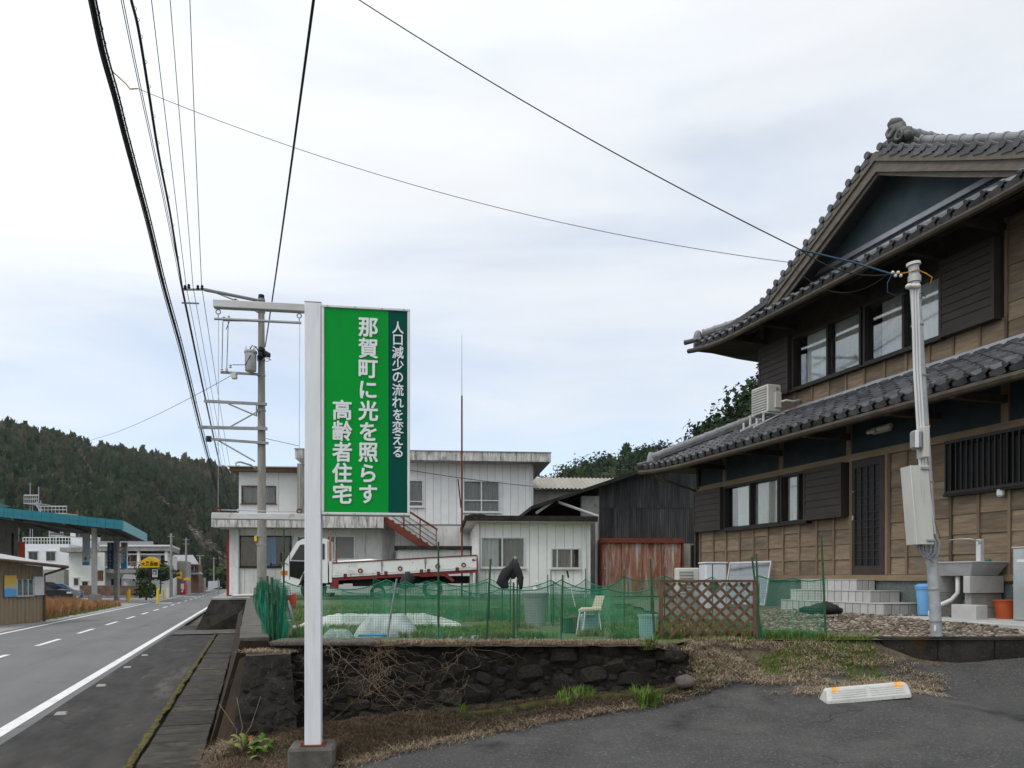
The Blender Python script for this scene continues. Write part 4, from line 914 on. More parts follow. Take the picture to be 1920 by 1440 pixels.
for sg in (-1, 1):
    m.grid(mainr(sg, 0), 16, 20); m.grid(mainr(sg, -.12), 16, 20); m.grid(lambda u, v: (lambda p, q: tuple(Vector(p).lerp(Vector(q), u)))(mainr(sg, 0)(0, v), mainr(sg, -.12)(0, v)), 1, 20)
    m.grid(lambda u, v: (lambda p, q: tuple(Vector(p).lerp(Vector(q), v)))(mainr(sg, 0)(u, 1), mainr(sg, -.12)(u, 1)), 16, 1)
m.build('main_roof', 'tile', hs)
# eave tiles and gutter of the skirt
uang = -math.atan(SK)
for i in range(35):
    Y = GY-4.65+.27*i; piece('eave_tile', te, hs, us(UEX-.03, Y, .0), (0, uang, 0))
m = MB(); m.path([us(UEX-.09, GY-4.75+9.55*i/40, -.13) for i in range(41)], .055, 8); m.build('rain_gutter', 'gutter', hs, smooth=True)
for i in range(32):
    Y = GY-4.6+.296*i; piece('rafter', rf, hs, us(UEX+.06, Y, -.115), (0, uang, 0))
m = MB(); m.box(UX-.62, UX-.50, UNY+.4, UFY-.5, 5.24, 5.36); m.build('eave_beam', 'eavewood', hs)
for p in (1434, 1492, 1623, 1772, 1885): y = hy(p, UX); m = MB(); m.box(UX-.85, UX, y-.05, y+.05, 5.12, 5.22); m.build('bracket', 'eavewood', hs)
me_ = MB(); 
sf = MB(); sf.hexa([(UEX+.08, YU+.02, 5.13), (UX+.4, YU+.02, 5.2), (UX+.4, UFY-.08, 5.2), (UEX+.05, UFY-.06, 5.22), (UEX+.08, YU+.02, 5.16), (UX+.4, YU+.02, 5.25), (UX+.4, UFY-.08, 5.24), (UEX+.05, UFY-.06, 5.26)]); sf.build('corner_soffit', 'eavewood', hs)
# hip ridges on the skirt corners
for sg in (1,):
    a, b = Vector(us(UEX+.02, GY+sg*4.72, .05)), Vector((10.25, GY+sg*3.85, roofz(GY+sg*3.85)+.06)); d = b-a; dd = d.normalized()
    m = MB(); m.path([a+dd*.2+Vector((0, 0, .04)), b+Vector((0, 0, .02))], .10, 8); m.build('hip_base', 'tile', hs, smooth=True)
    for k in range(int(d.length/.26)): piece('ridge_tile', ridge_tile, hs, a+dd*(.2+.26*k)+Vector((0, 0, .12)), (0, -math.asin(dd.z), math.atan2(dd.y, dd.x)))
    m = MB(); m.lathe((a.x+.03, a.y-.08, a.z), [(.10, 0), (.11, .08), (.08, .18), (.05, .22)], 8); m.build('hip_end_tile', 'tile_ridge', hs, smooth=True)
    m = MB(); m.tube(a+Vector((-.14, .22, .02)), a+dd*.3, .06, .05, 8); m.build('hip_corner_tile', 'tile', hs, smooth=True)
# gable: verge tiles, barge boards, plaster, flashing
GX = 10.20
vt = MB(); vt.path([(-.05, 0, .04), (.42, 0, .04)], .055, 9); vt.path([(-.07, 0, .04), (-.03, 0, .04)], .064, 10)
vt.hexa([(-.05, .03, -.10), (.40, .03, -.02), (.40, .24, -.02), (-.05, .21, -.06), (-.05, .0, .03), (.40, .0, .03), (.40, .25, .02), (-.05, .25, .02)])
vme = vt.mesh('verge_tile', 'tile', smooth=True)
vt2 = MB(); vt2.v = [(x, -y, z) for x, y, z in vt.v]; vt2.f = [f[::-1] for f in vt.f]; vme2 = vt2.mesh('verge_tile', 'tile', smooth=True)
for sg in (-1, 1):
    for k in range(15):
        d = .13+.235*k; Y = GY+sg*d; sl = math.atan2(roofz(Y+sg*.1)-roofz(Y-sg*.1), .2)
        piece('verge_tile', vme if sg > 0 else vme2, hs, (GX, Y, roofz(Y)+.03), (sl if sg > 0 else -sl, 0, 0))
    for (x0, x1, za, zb, nm) in ((GX, GX+.05, .02, .36, 'barge_board'), (GX-.035, GX, .02, .17, 'barge_moulding'), (GX+.05, GX+.09, .30, .41, 'barge_batten')):
        m = MB()
        def bf(u, v, x=x0): 
            Y = GY+sg*3.75*v; wdt = 1-.18*math.sin(math.pi*v); return (x, Y, roofz(Y)-.0-za-(zb-za)*u*wdt)
        m.grid(lambda u, v: bf(u, v, x0), 1, 24); m.grid(lambda u, v: bf(u, v, x1), 1, 24)
        m.grid(lambda u, v: bf(1, v, x0+(x1-x0)*u), 1, 24); m.build(nm, 'barge', hs)
    dm = []
    for k in range(13):                              # descending ridge along the verge
        Y = GY+sg*(.42+.26*k); sl = math.atan2(roofz(Y+sg*.1)-roofz(Y-sg*.1), .2)
        piece('ridge_tile', ridge_tile, hs, (GX+.62, Y, roofz(Y)+.30), (0, -sl, sg*math.pi/2))
    m = MB(); m.grid(lambda u, v: (GX+.54+.16*u, GY+sg*(.3+3.5*v), roofz(GY+sg*(.3+3.5*v))+.25), 1, 16)
    for x in (GX+.54, GX+.70): m.grid(lambda u, v: (x, GY+sg*(.3+3.5*v), roofz(GY+sg*(.3+3.5*v))-.02+.27*u), 1, 16)
    m.build('ridge_course', 'tile', hs)
    m = MB()                                          # a strip of roof tiles between verge and ridge
    m.grid(lambda u, v: (GX+.30+.30*u, GY+sg*(.1+3.6*v), roofz(GY+sg*(.1+3.6*v))+.05+.05*abs(math.sin(v*15*math.pi))), 1, 120); m.build('verge_course', 'tile', hs)
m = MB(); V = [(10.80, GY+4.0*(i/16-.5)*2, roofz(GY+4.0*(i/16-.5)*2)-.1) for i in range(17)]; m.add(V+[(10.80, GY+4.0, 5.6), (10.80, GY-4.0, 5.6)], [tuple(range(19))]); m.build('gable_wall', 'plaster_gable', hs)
m = MB(); m.box(10.70, 10.79, GY-3.15, GY+3.15, 6.04, 6.09); m.box(10.74, 10.795, GY-3.15, GY+3.15, 6.20, 6.29); m.build('gable_flashing', 'flash', hs)
# main ridge with stacked courses and end ornament
for k in range(5): m = MB(); m.box(GX+.52+.02*k, 18.6, GY-.19+.02*k, GY+.19-.02*k, AZ-.02+.085*k, AZ+.06+.085*k); m.build('ridge_course', 'tile_ridge', hs)
for k in range(31): piece('ridge_tile', ridge_tile, hs, (GX+.66+.265*k, GY, AZ+.46), (0, 0, 0))
for sg in (-1, 1):
    for k in range(31): piece('ridge_tile', ridge_tile, hs, (GX+.60+.265*k, GY+sg*.2, AZ+.18), (0, 0, 0), (1, .8, .8))
ox_ = GX+.46
AZ += .20
m = MB(); m.ball((ox_, GY, AZ+.20), .19, 12, 8, (.8, 1.0, 1.1)); m.ball((ox_-.03, GY, AZ+.36), .12, 10, 6, (1.1, 1.1, .8)); m.ball((ox_+.02, GY+.15, AZ+.08), .12, 10, 6); m.ball((ox_+.0, GY-.17, AZ+.10), .13, 10, 6, (1.2, 1.1, .9)); m.ball((ox_+.2, GY-.12, AZ+.14), .11, 10, 6, (1.8, 1, .9))
m.torus((ox_-.12, GY+.16, AZ+.02), .07, .03, 'x'); m.torus((ox_-.13, GY-.19, AZ+.04), .07, .03, 'x'); m.torus((ox_-.14, GY, AZ+.20), .08, .035, 'x'); m.ball((ox_-.05, GY+.24, AZ-.04), .08, 8, 6); m.ball((ox_-.05, GY-.30, AZ+.0), .08, 8, 6)
m.v = [(x+.03*mnoise.noise((x*9, y*9, z*9)), y+.03*mnoise.noise((x*9, y*9, z*9+5)), z+.03*mnoise.noise((x*9, y*9, z*9+9))) for x, y, z in m.v]
m.build('ridge_end_ornament', 'oni', hs, smooth='all')
AZ -= .20

# --- tiled porch steps
sp = empty('porch_steps', 'three-tier porch steps faced with grey square tiles', 'steps', HF, (9.1, 10.6, YD))
tiers = [(FX-.42, hy(1606, FX-.42), hy(1502, FX-.42), YD, -.03), (FX-.62, hy(1632, FX-.62), hy(1482, FX-.62), YD, -.21), (FX-.82, hy(1657, FX-.82), hy(1464, FX-.82), YD, -.39)]
tmx = None
for k, (x0, ya, yb, z0, z1) in enumerate(tiers):
    m = MB(); m.box(x0+.008, FX-.03-.002*k, ya+.008, yb-.008, z0-.05, z1-.004); m.build('step_core', 'grout', sp)
    zt = [z1-.18, z1] if k < 2 else [z0-.02, z1]
    n = max(3, round((yb-ya)/.165)); wdt = (yb-ya)/n
    for i in range(n): m = MB(); m.cbox(x0, x0+.012, ya+i*wdt+.006, ya+(i+1)*wdt-.006, zt[0]+.006, z1-.006, .003); m.build('tile', 'tilewall', sp)
    xs0, xs1 = x0, FX-.05; n = max(3, round((xs1-xs0)/.165)); wdt = (xs1-xs0)/n
    for i in range(n): m = MB(); m.cbox(xs0+i*wdt+.006, xs0+(i+1)*wdt-.006, ya, ya+.012, zt[0]+.006, z1-.006, .003); m.build('tile', 'tilewall', sp)
    m = MB(); m.cbox(x0-.006, FX-.04, ya-.006, yb, z1-.002, z1+.014, .004); m.build('tread', 'tilewall', sp)
# concrete apron under the sink
MB().cbox(8.25, FX-.02, 5.6, hy(1664, 8.25), YD-.12, YD+.035, .01).top('concrete_apron', 'conc_light', HF, (8.6, 7, YD), kind='structure')

# ================================================================== THE GREEN ROADSIDE SIGN
class Sub(Frame):
    """a frame with its own turn and origin taken from a photo pixel at a depth"""
    def __init__(s, deg, px, D):
        s.a = R(deg); s.c = math.cos(s.a); s.s = math.sin(s.a); wx, wy = (px-CX)/FPX*D, D; s.ox, s.oy = wx, wy
    def w(s, x, y, z): return Vector((s.ox + x*s.c - y*s.s, s.oy + x*s.s + y*s.c, z+E))
SF = Sub(8.6, 588, 6.4)
sb = -1.375                                            # top of the footing block
sg_ = empty('roadside_sign', 'green vertical sign with white Japanese lettering on a white post', 'sign', SF, (0, 0, sb-.25))
m = MB(); m.cbox(-.19, .18, -.17, .19, -1.72, sb, .02); m.build('footing', 'conc_old', sg_)
m = MB(); m.cbox(-.066, .066, -.066, .066, sb+.002, 2.262, .006); m.build('post', 'postwhite', sg_)
m = MB(); m.cbox(-.068, .068, -.068, .068, 2.262, 2.27, .003); m.build('post_cap', 'alu', sg_)
m = MB(); m.cbox(-.10, .10, -.10, .10, sb, sb+.010, .003); m.build('base_plate', 'rust', sg_)
for x_ in (-.085, .085): m = MB(); m.tube((x_, -.085, sb+.01), (x_, -.085, sb+.032), .009, n=6); m.build('bolt', 'rust', sg_)
px0, px1, pz0, pz1 = .070, .790, .520, 2.245
m = MB()
for a, b, c, d in ((px0, px1, pz1-.022, pz1), (px0, px1, pz0, pz0+.022), (px0, px0+.022, pz0+.022, pz1-.022), (px1-.022, px1, pz0+.022, pz1-.022)): m.cbox(a, b, -.075, .075, c, d, .004)
m.box(px0+.02, px1-.02, -.055, .055, pz0+.02, pz1-.02)
pn = m.build('sign_frame', 'alu', sg_)
for zz in (pz0+.011, pz1-.011):
    for x_ in (.12, .34, .56, .74): m = MB(); m.tube((x_, -.0765, zz), (x_, -.080, zz), .005, n=6); m.build('rivet', 'steel', pn)
gx = px0+.022+(px1-px0-.044)*.768
m = MB(); m.box(px0+.022, gx, -.064, -.056, pz0+.022, pz1-.022); m.build('green_panel', 'green', pn)
m = MB(); m.box(gx+.001, px1-.022, -.064, -.056, pz0+.022, pz1-.022); m.build('dark_green_panel', 'dgreen', pn)
text_part('那賀町に光を照らす', .172, 'letter', pn, (.447, -.067, 2.075), vertical=.1725, bold=.0042, sx=.96)
text_part('高齢者住宅', .172, 'letter', pn, (.236, -.067, 1.385), vertical=.1725, bold=.0042, sx=.96)
text_part('人口減少の流れを変える', .108, 'letter', pn, (.690, -.067, 2.085), vertical=.1035, bold=.0016, sx=.92)
# banner arms on the other side
m = MB(); m.cbox(-.79, -.067, -.035, .035, 2.195, 2.255, .004); m.build('arm', 'armwhite', sg_)
m = MB(); m.cbox(-.80, -.067, -.035, .035, .478, .530, .004); m.build('arm', 'armwhite', sg_)
for x in (-.755, -.115):
    m = MB(); m.torus((x, 0, 2.165), .018, .005, 'y'); m.tube((x, 0, 2.145), (x, 0, 2.115), .005, n=6); m.build('ring', 'galv', sg_, smooth=True)
    m = MB(); m.torus((x, 0, .552), .018, .006, 'y'); m.build('ring', 'rust', sg_, smooth=True)
    m = MB(); m.tube((x+.003, 0, 2.10), (x, 0, .57), .0022, n=5); m.build('cord', 'galv', sg_)
m = MB(); m.tube((-.785, 0, 2.108), (-.10, 0, 2.108), .011, n=10); m.build('banner_rod', 'galv', sg_, smooth=True)
m = MB(); m.tube((-.76, 0, .555), (-.11, 0, .548), .0035, n=6); m.ball((-.60, 0, .553), .012, 8, 5); m.build('lower_rod', 'galv', sg_)

# ================================================================== SERVICE POLE WITH METER BOX
D0 = 8.35
def pp(px, py, D=D0): return Vector(PX(px, py, D))
sp_ = empty('service_pole', 'leaning galvanised service pole with white conduits and meter box', 'utility pole', W0, PX(1757, 1196, D0))
base, topp = pp(1757, 1205), pp(1713, 497)
def on(py): return base.lerp(topp, (1205-py)/(1205-497))
m = MB(); m.tube(base, topp, .058, .052, 14); m.build('pole_tube', 'galv', sp_, smooth=True)
m = MB(); a = on(497); m.tube(a+Vector((0, 0, -.005)), a+Vector((-.003, 0, .025)), .072, .070, 14); m.build('pole_cap', 'porcelain', sp_, smooth=True)
for py in (800, 610, 705, 905, 1105, 1165, 980):
    m = MB(); a = on(py); m.tube(a+Vector((0, 0, -.008)), a+Vector((-.001, 0, .008)), .064, n=14); m.build('band', 'steel', sp_)
m = MB(); a = on(523)
for k in range(6): m.torus((a.x, a.y, a.z-.03+.011*k), .060, .007, 'z', 16, 5)
m.build('rope_wrap', 'porcelain', sp_, smooth='all')
for k, dx in enumerate((-.080, -.050, -.020)):
    a = on(545)+Vector((dx*.95, -.085, 0)); b = on(880)+Vector((dx-.03, -.085, 0)); c = on(1002)+Vector((dx+.02, -.085, 0))
    m = MB(); m.path([a, on(700)+Vector((dx-.028, -.085, 0)), b, c], .0135, 9); m.build('conduit', 'pvc', sp_, smooth=True)
    m = MB(); m.ball(a+Vector((dx*.5, -.01, .01)), .038, 10, 6, (1, 1, .8)); m.build('conduit_hood', 'porcelain', sp_, smooth='all')
    e = pp(1712+k*7, 1020+k*2)+Vector((0, -.09, 0)); q = c+Vector((.02+.012*k, -.005, -.10))
    m = MB(); m.path([c, q, q+Vector((-.01, 0, -.10-.01*k)), (q+e)*.5+Vector((0, 0, -.15-.012*k)), e+Vector((.01, 0, -.07)), e], .0145, 8); m.build('hose', 'pvc_dark', sp_, smooth=True)
A = pp(1689, 878); B = pp(1727, 1022)
m = MB(); m.hexa([(A.x+.07, D0-.20, B.z), (A.x+.25, D0-.20, B.z), (A.x+.27, D0-.01, B.z), (A.x+.055, D0-.01, B.z), (A.x+.0, D0-.20, A.z), (A.x+.19, D0-.20, A.z+.01), (A.x+.21, D0-.01, A.z+.01), (A.x-.01, D0-.01, A.z)]); bx_ = m.build('meter_box', 'meterbox', sp_)
m = MB(); m.path([(A.x-.002, D0-.205, A.z+.004), (A.x+.068, D0-.205, B.z-.004)], .006, 6); m.build('door_edge', 'pvc', bx_)
m = MB(); m.cbox(A.x+.11, A.x+.20, D0-.215, D0-.195, A.z-.045, A.z-.012, .004); m.cbox(A.x+.17, A.x+.26, D0-.215, D0-.195, B.z+.03, B.z+.055, .004); m.build('box_clamp', 'steel', bx_)
m = MB(); a = pp(1698, 812); m.cbox(a.x+.09, a.x+.155, D0-.20, D0-.05, a.z-.29, a.z+.04, .006); m.build('meter_backboard', 'meterbox', sp_)
m = MB(); m.cbox(a.x-.005, a.x+.085, D0-.20, D0-.08, a.z-.20, a.z+.0, .02); o = m.build('power_meter', 'pvc_dark', sp_); m = MB(); m.cbox(a.x-.002, a.x+.035, D0-.21, D0-.198, a.z-.19, a.z-.01, .003); m.build('meter_label', 'white', o)
m = MB(); t = on(512); m.path([pp(1668, 512, D0-.05), pp(1690, 513, D0-.06), t+Vector((-.06, -.03, 0)), t+Vector((0, -.07, .01)), t+Vector((.07, -.03, .0)), pp(1735, 512, D0-.06), pp(1748, 520, D0-.06), pp(1744, 532, D0-.06)], .006, 6); m.build('orange_cable', 'cable_orange', sp_, smooth='all')
m = MB(); m.path([pp(1741, 790, D0-.07), pp(1740, 860, D0-.07), pp(1748, 960, D0-.07), pp(1763, 1010, D0-.07)], .004, 6); m.build('orange_cable', 'cable_orange', sp_, smooth='all')
m = MB()
for k in range(4): m.ball(pp(1674+5*k, 511+6*(k % 2), D0-.07), .018, 8, 5)
m.build('insulator', 'porcelain', sp_, smooth='all')
m = MB(); m.path([pp(1672, 515, D0-.06), pp(1664, 530, D0-.06), pp(1664, 548, D0-.06), pp(1682, 556, D0-.06), pp(1700, 548, D0-.06)], .004, 5); m.build('drop_loop', 'cable_blue', sp_, smooth='all')
m = MB(); m.torus(pp(1728, 555, D0-.08), .03, .003, 'y'); m.torus(pp(1732, 558, D0-.09), .024, .003, 'y'); m.build('wire_coil', 'cable', sp_, smooth='all')
m = MB(); q = pp(1753, 1178, D0-.062); m.cbox(q.x-.012, q.x+.012, q.y-.004, q.y, q.z-.03, q.z+.03, .002); m.build('tag', 'white', sp_)

# ================================================================== BY THE HOUSE WALL
# garden sink on concrete blocks
sk = empty('garden_sink', 'grey outdoor sink on concrete blocks against the house wall', 'sink', HF, (9.1, 8.2, YD))
y0, y1 = hy(1823, 8.85), 8.62; x0, x1 = 8.85, 9.47
z0, z1 = .035, .205
m = MB(); m.hexa([(x0+.08, y0+.10, z0), (x1-.06, y0+.10, z0), (x1-.06, y1-.06, z0), (x0+.08, y1-.06, z0), (x0, y0, z1), (x1, y0, z1), (x1, y1, z1), (x0, y1, z1)]); m.build('basin', 'sinkgrey', sk)
m = MB(); m.cbox(x0-.015, x1+.0, y0-.015, y1, z1, z1+.018, .005); m.build('rim', 'sinkgrey', sk)
for a, b, c, d, e, f in ((x0+.02, x1, y0+.06, y0+.16, -.20, .03), (x0+.08, x1, y0+.09, y0+.19, -.39, -.205), (x0+.08, x1, y0+.09, y0+.19, YD+.03, -.395), (x0+.02, x1, y1-.16, y1-.06, -.20, .03), (x0+.04, x1, y1-.18, y1-.08, -.39, -.205), (x0+.04, x1, y1-.18, y1-.08, YD+.03, -.395)):
    m = MB(); m.cbox(a, b, c, d, e, f, .006); m.build('concrete_block', 'conc_light' if e > -.3 else 'conc', sk)
m = MB(); m.cbox(x0-.12, x0+.08, y0-.16, y0+.22, YD+.03, YD+.22, .006); m.build('concrete_block', 'conc_light', sk)
m = MB(); m.cbox(9.10, 9.17, y0+.10, y0+.17, z1+.018, z1+.32, .006); m.build('tap_post', 'alu', sk)
m = MB(); m.path([(9.135, y0+.12, z1+.27), (9.08, y0+.10, z1+.29), (9.0, y0+.16, z1+.32), (8.96, y0+.30, z1+.325), (8.95, y0+.44, z1+.32), (8.95, y0+.46, z1+.27)], .008, 8); m.ball((9.10, y0+.11, z1+.27), .02, 8, 5); m.build('tap', 'chrome', sk, smooth='all')
m = MB(); m.path([(x0+.14, y0+.35, z0), (x0+.14, y0+.35, -.2), (x0+.08, y0+.40, -.30), (x0-.05, y0+.55, -.40), (x0-.08, y0+.60, -.47), (x0-.08, y0+.60, YD+.03)], .030, 10); m.build('drain_pipe', 'pvc', sk, smooth='all')
m = MB(); m.ball((9.2, y0+.06, z1+.03), .03, 8, 5, (1.4, 1, .8)); m.build('sponge', 'net_rope', sk, smooth='all')
m = MB(); m.path([(x0+.18, y0+.24, -.25), (x0+.15, y0+.30, -.42), (x0+.0, y0+.36, YD+.05), (x0+.1, y0+.42, YD+.05)], .012, 6); m.build('hose', 'net_rope', sk, smooth='all')
def bucket(name, fr, c, r0, r1, h, mat, label, cat, lid=None, handle=None):
    e = empty(name, label, cat, fr, c)
    m = MB(); m.lathe(c, [(r0, 0), (r0*1.01, .01), (r1*.99, h*.93), (r1*1.07, h*.935), (r1*1.08, h), (r1*.98, h), (r0*.95, h*.1)], 18, True); m.build('body', mat, e, smooth=True)
    if lid: m = MB(); m.lathe((c[0], c[1], c[2]+h), [(r1*1.12, 0), (r1*1.13, .02), (r1*.8, .05), (.01, .055)], 18); m.build('lid', lid, e, smooth=True)
    if handle: m = MB(); m.tube((c[0], c[1], c[2]+h+.05), (c[0], c[1], c[2]+h+.10), .03, .03, 8); m.build('knob', handle, e, smooth=True)
    return e
bucket('bucket', HF, (9.28, hy(1866, 9.1), YD+.035), .11, .145, .25, 'terracotta', 'orange plastic bucket between the sink and steel cabinet', 'bucket')
bucket('blue_bin', HF, (9.2, hy(1737, 9.2), YD+.035), .11, .14, .40, 'plastic_blue', 'light blue plastic bin beside the porch steps behind the pole', 'bin', 'plastic_blue')
ca = empty('steel_cabinet', 'reflective stainless steel cabinet at the right edge against the wall', 'cabinet', HF, (9.2, 7.1, YD))
ya = hy(1899, 9.0); m = MB(); m.cbox(9.0, FX-.06, ya-.75, ya, YD+.04, .38, .008); m.build('cabinet_body', 'stainless', ca); m = MB(); m.cbox(8.985, FX-.05, ya-.76, ya+.01, .38, .395, .004); m.build('cabinet_top', 'alu', ca)
m = MB(); m.box(8.994, 8.999, ya-.16, ya-.06, .20, .235); m.build('sticker', 'white', ca)
wp = empty('water_pipes', 'grey insulated water pipes running to the steel cabinet', 'pipes', HF, (9.3, ya+.15, YD))
for z in (-.10, .0): m = MB(); m.path([(9.4, ya+.32, z), (9.4, ya+.0, z)], .022, 8); m.build('pipe', 'pvc_dark', wp, smooth=True)
for y in (ya+.1, ya+.18): m = MB(); m.path([(9.38, y, YD), (9.38, y, -.05)], .018, 8); m.build('pipe', 'pvc_dark', wp, smooth=True)
# black bag on the gravel
m = MB(); c = PX(1538, 1142, 10.6); m.ball((c[0], c[1], c[2]-.0), .1, 16, 10, (3.0, 1.2, .75)); m.ball((c[0]+.2, c[1], c[2]+.01), .08, 12, 8, (1.4, 1, .8))
m.v = [(x, y, z+.05*mnoise.noise((x*9, y*9, z*4))+.02*mnoise.noise((x*24, y*20, z*9))) for x, y, z in m.v]; m.top('black_sack', 'fabric_black', W0, (c[0], c[1], c[2]-.06), 'black plastic sack lying on gravel beside the porch steps', 'sack', smooth='all')
# air conditioner on the lower roof
ac = empty('roof_air_conditioner', 'cream air conditioner unit on a white stand on the lower roof', 'air conditioner', HF, (9.85, 13.65, 3.2))
b0 = 3.39; m = MB(); m.cbox(9.70, 10.02, 13.40, 13.96, b0, b0+.56, .015); body = m.build('casing', 'acwhite', ac)
m = MB(); m.box(9.690, 9.698, 13.44, 13.92, b0+.05, b0+.52); m.build('grille', 'acgrille', body)
for k in range(9): m = MB(); m.box(9.680, 9.689, 13.44, 13.92, b0+.06+.052*k, b0+.075+.052*k); m.build('grille_bar', 'acwhite', body)
m = MB(); m.cbox(9.86, 10.01, 13.365, 13.399, b0+.08, b0+.40, .01); m.build('side_cover', 'acwhite', body); m = MB(); m.box(9.90, 9.96, 13.394, 13.398, b0+.44, b0+.50); m.build('badge', 'acgrille', body)
for y in (13.45, 13.9):
    zr = lambda X: EZ+SL*(X-EX)+.08
    m = MB(); m.cbox(9.60, 10.15, y-.015, y+.015, b0-.03, b0-.002, .003); m.hexa([(9.40, y-.012, zr(9.40)), (10.25, y-.012, zr(10.25)), (10.25, y+.012, zr(10.25)), (9.40, y+.012, zr(9.40)), (9.40, y-.012, zr(9.40)+.03), (10.25, y-.012, zr(10.25)+.03), (10.25, y+.012, zr(10.25)+.03), (9.40, y+.012, zr(9.40)+.03)]); m.box(9.62, 9.65, y-.012, y+.012, zr(9.62), b0-.03); m.box(9.46, 9.49, y-.011, y+.011, zr(9.46), zr(9.46)+.16); m.build('stand', 'white', ac)
m = MB(); m.path([(9.98, 13.36, b0+.2), (10.05, 13.28, b0+.22), (10.2, 13.26, b0+.2), (UX, 13.24, b0+.25)], .025, 8); m.build('pipe_cover', 'acwhite', ac, smooth='all')
# second air conditioner, washing machine, glass sheets at the far corner of the house
def onyard(px, D, py=None): x = (px-CX)/FPX*D; return x, D
a2 = empty('ground_air_conditioner', 'cream air conditioner unit on the ground left of the washing machine', 'air conditioner', W0, PX(1292, 1130, 15.2)); x, y = onyard(1292, 15.2)
m = MB(); m.cbox(x-.26, x+.17, y-.15, y+.15, GZ+.28, GZ+.85, .015); o = m.build('casing', 'acwhite', a2); m = MB(); m.box(x-.22, x+.05, y-.158, y-.152, GZ+.33, GZ+.78); m.build('grille', 'acgrille', o)
for k in range(7): m = MB(); m.box(x-.22, x+.05, y-.168, y-.160, GZ+.36+.06*k, GZ+.375+.06*k); m.build('grille_bar', 'acwhite', o)
m = MB(); m.box(x-.26, x+.17, y-.14, y-.08, GZ, GZ+.28); m.box(x-.26, x+.17, y+.08, y+.14, GZ, GZ+.28); m.build('stand', 'conc', a2)
wm = empty('washing_machine', 'pale blue-white washing machine behind the lattice by the house corner', 'appliance', W0, PX(1338, 1130, 14.6)); x, y = onyard(1338, 14.6)
m = MB(); m.cbox(x-.22, x+.19, y-.25, y+.25, GZ+.05, GZ+.92, .03); o = m.build('cabinet', 'washer', wm); m = MB(); m.tube((x-.06, y-.256, GZ+.50), (x-.06, y-.27, GZ+.50), .10, n=16); m.build('hatch', 'carglass', o)
m = MB(); m.cbox(x-.23, x+.20, y-.26, y+.26, GZ+.92, GZ+.95, .01); m.build('lid', 'washer', o)
gs = empty('glass_door_sheet', 'aluminium framed glass sash leaning against the house wall boards', 'window sash', HF, (FX-.25, 12.4, YD))
sa, sb2 = hy(1442, FX-.2), hy(1364, FX-.2)
def lean(y, z): return (FX-.30+.16*(z+.57)/.9, y, z)
m = MB()
for (ya_, yb_, za, zb) in ((sa, sb2, YD+.04, YD+.07), (sa, sb2, .31, .34), (sa, sa+.03, YD+.07, .31), (sb2-.03, sb2, YD+.07, .31)):
    q = [lean(ya_, za), lean(yb_, za), lean(yb_, zb), lean(ya_, zb)]; m.hexa([(a-.012, b, c) for a, b, c in q]+[(a+.012, b, c) for a, b, c in q])
o = m.build('sash_frame', 'alu', gs); m = MB(); m.add([lean(sa, YD+.05), lean(sb2, YD+.05), lean(sb2, .33), lean(sa, .33)], [(0, 1, 2, 3)]); m.build('pane', 'glass_thin', o)

# ================================================================== WHEEL STOP
WD = 6.86; xw, yw, zw = PX(1622, 1318, WD); xw2 = TZ(xw, yw)
tl = math.atan(TZ(xw+.4, yw)-TZ(xw-.4, yw))/.8*1.0
ws = empty('wheel_stop', 'grey concrete parking wheel stop with two orange reflectors on the lot', 'wheel stop', W0, (xw, yw, xw2))
h = .125; Lw = .37
m = MB(); V = []
for x in (-Lw, -Lw+.02, Lw-.02, Lw):
    k = .0 if abs(x) < Lw-.001 else .02
    V.append([(x, -.085+k*.3, 0), (x, -.085+k*.3, .03-k*.2), (x*.965, -.040, h-k), (x*.965, .040, h-k), (x, .085, .03), (x, .085, 0)])
vs = [p for s in V for p in s]; fs = [tuple(range(6)), tuple(range(18, 24))[::-1]]
for i in range(3):
    for j in range(6): a = i*6+j; b = i*6+(j+1) % 6; fs.append((a, b, b+6, a+6))
m.add([(xw+x, yw+y, xw2+.012+z+x*math.tan(.085)) for x, y, z in vs], fs); o = m.build('stop_body', 'stopper', ws)
for k in range(4):
    for (a, b) in ((-Lw+.05, -.02), (.02, Lw-.05)):
        t0 = .2+.19*k; y_ = -.085+.045*t0-.003; z_ = .03+(h-.03)*t0; q = MB()
        q.hexa([(xw+a, yw+y_+.004, xw2+.012+z_+a*.085), (xw+b, yw+y_+.004, xw2+.012+z_+b*.085), (xw+b, yw+y_-.001, xw2+.012+z_+b*.085), (xw+a, yw+y_-.001, xw2+.012+z_+a*.085), (xw+a, yw+y_+.010, xw2+.012+z_+.011+a*.085), (xw+b, yw+y_+.010, xw2+.012+z_+.011+b*.085), (xw+b, yw+y_+.003, xw2+.012+z_+.011+b*.085), (xw+a, yw+y_+.003, xw2+.012+z_+.011+a*.085)]); q.build('rib', 'stopper', o)
for s_ in (-1, 1):
    q = MB(); a = s_*.275; q.hexa([(xw+a-.035, yw-.058, xw2+.012+.088+a*.085), (xw+a+.035, yw-.058, xw2+.012+.088+a*.085), (xw+a+.035, yw-.03, xw2+.012+.12+a*.085), (xw+a-.035, yw-.03, xw2+.012+.12+a*.085), (xw+a-.035, yw-.052, xw2+.012+.11+a*.085), (xw+a+.035, yw-.052, xw2+.012+.11+a*.085), (xw+a+.035, yw-.03, xw2+.012+.135+a*.085), (xw+a-.035, yw-.03, xw2+.012+.135+a*.085)]); q.build('reflector', 'reflector', o)

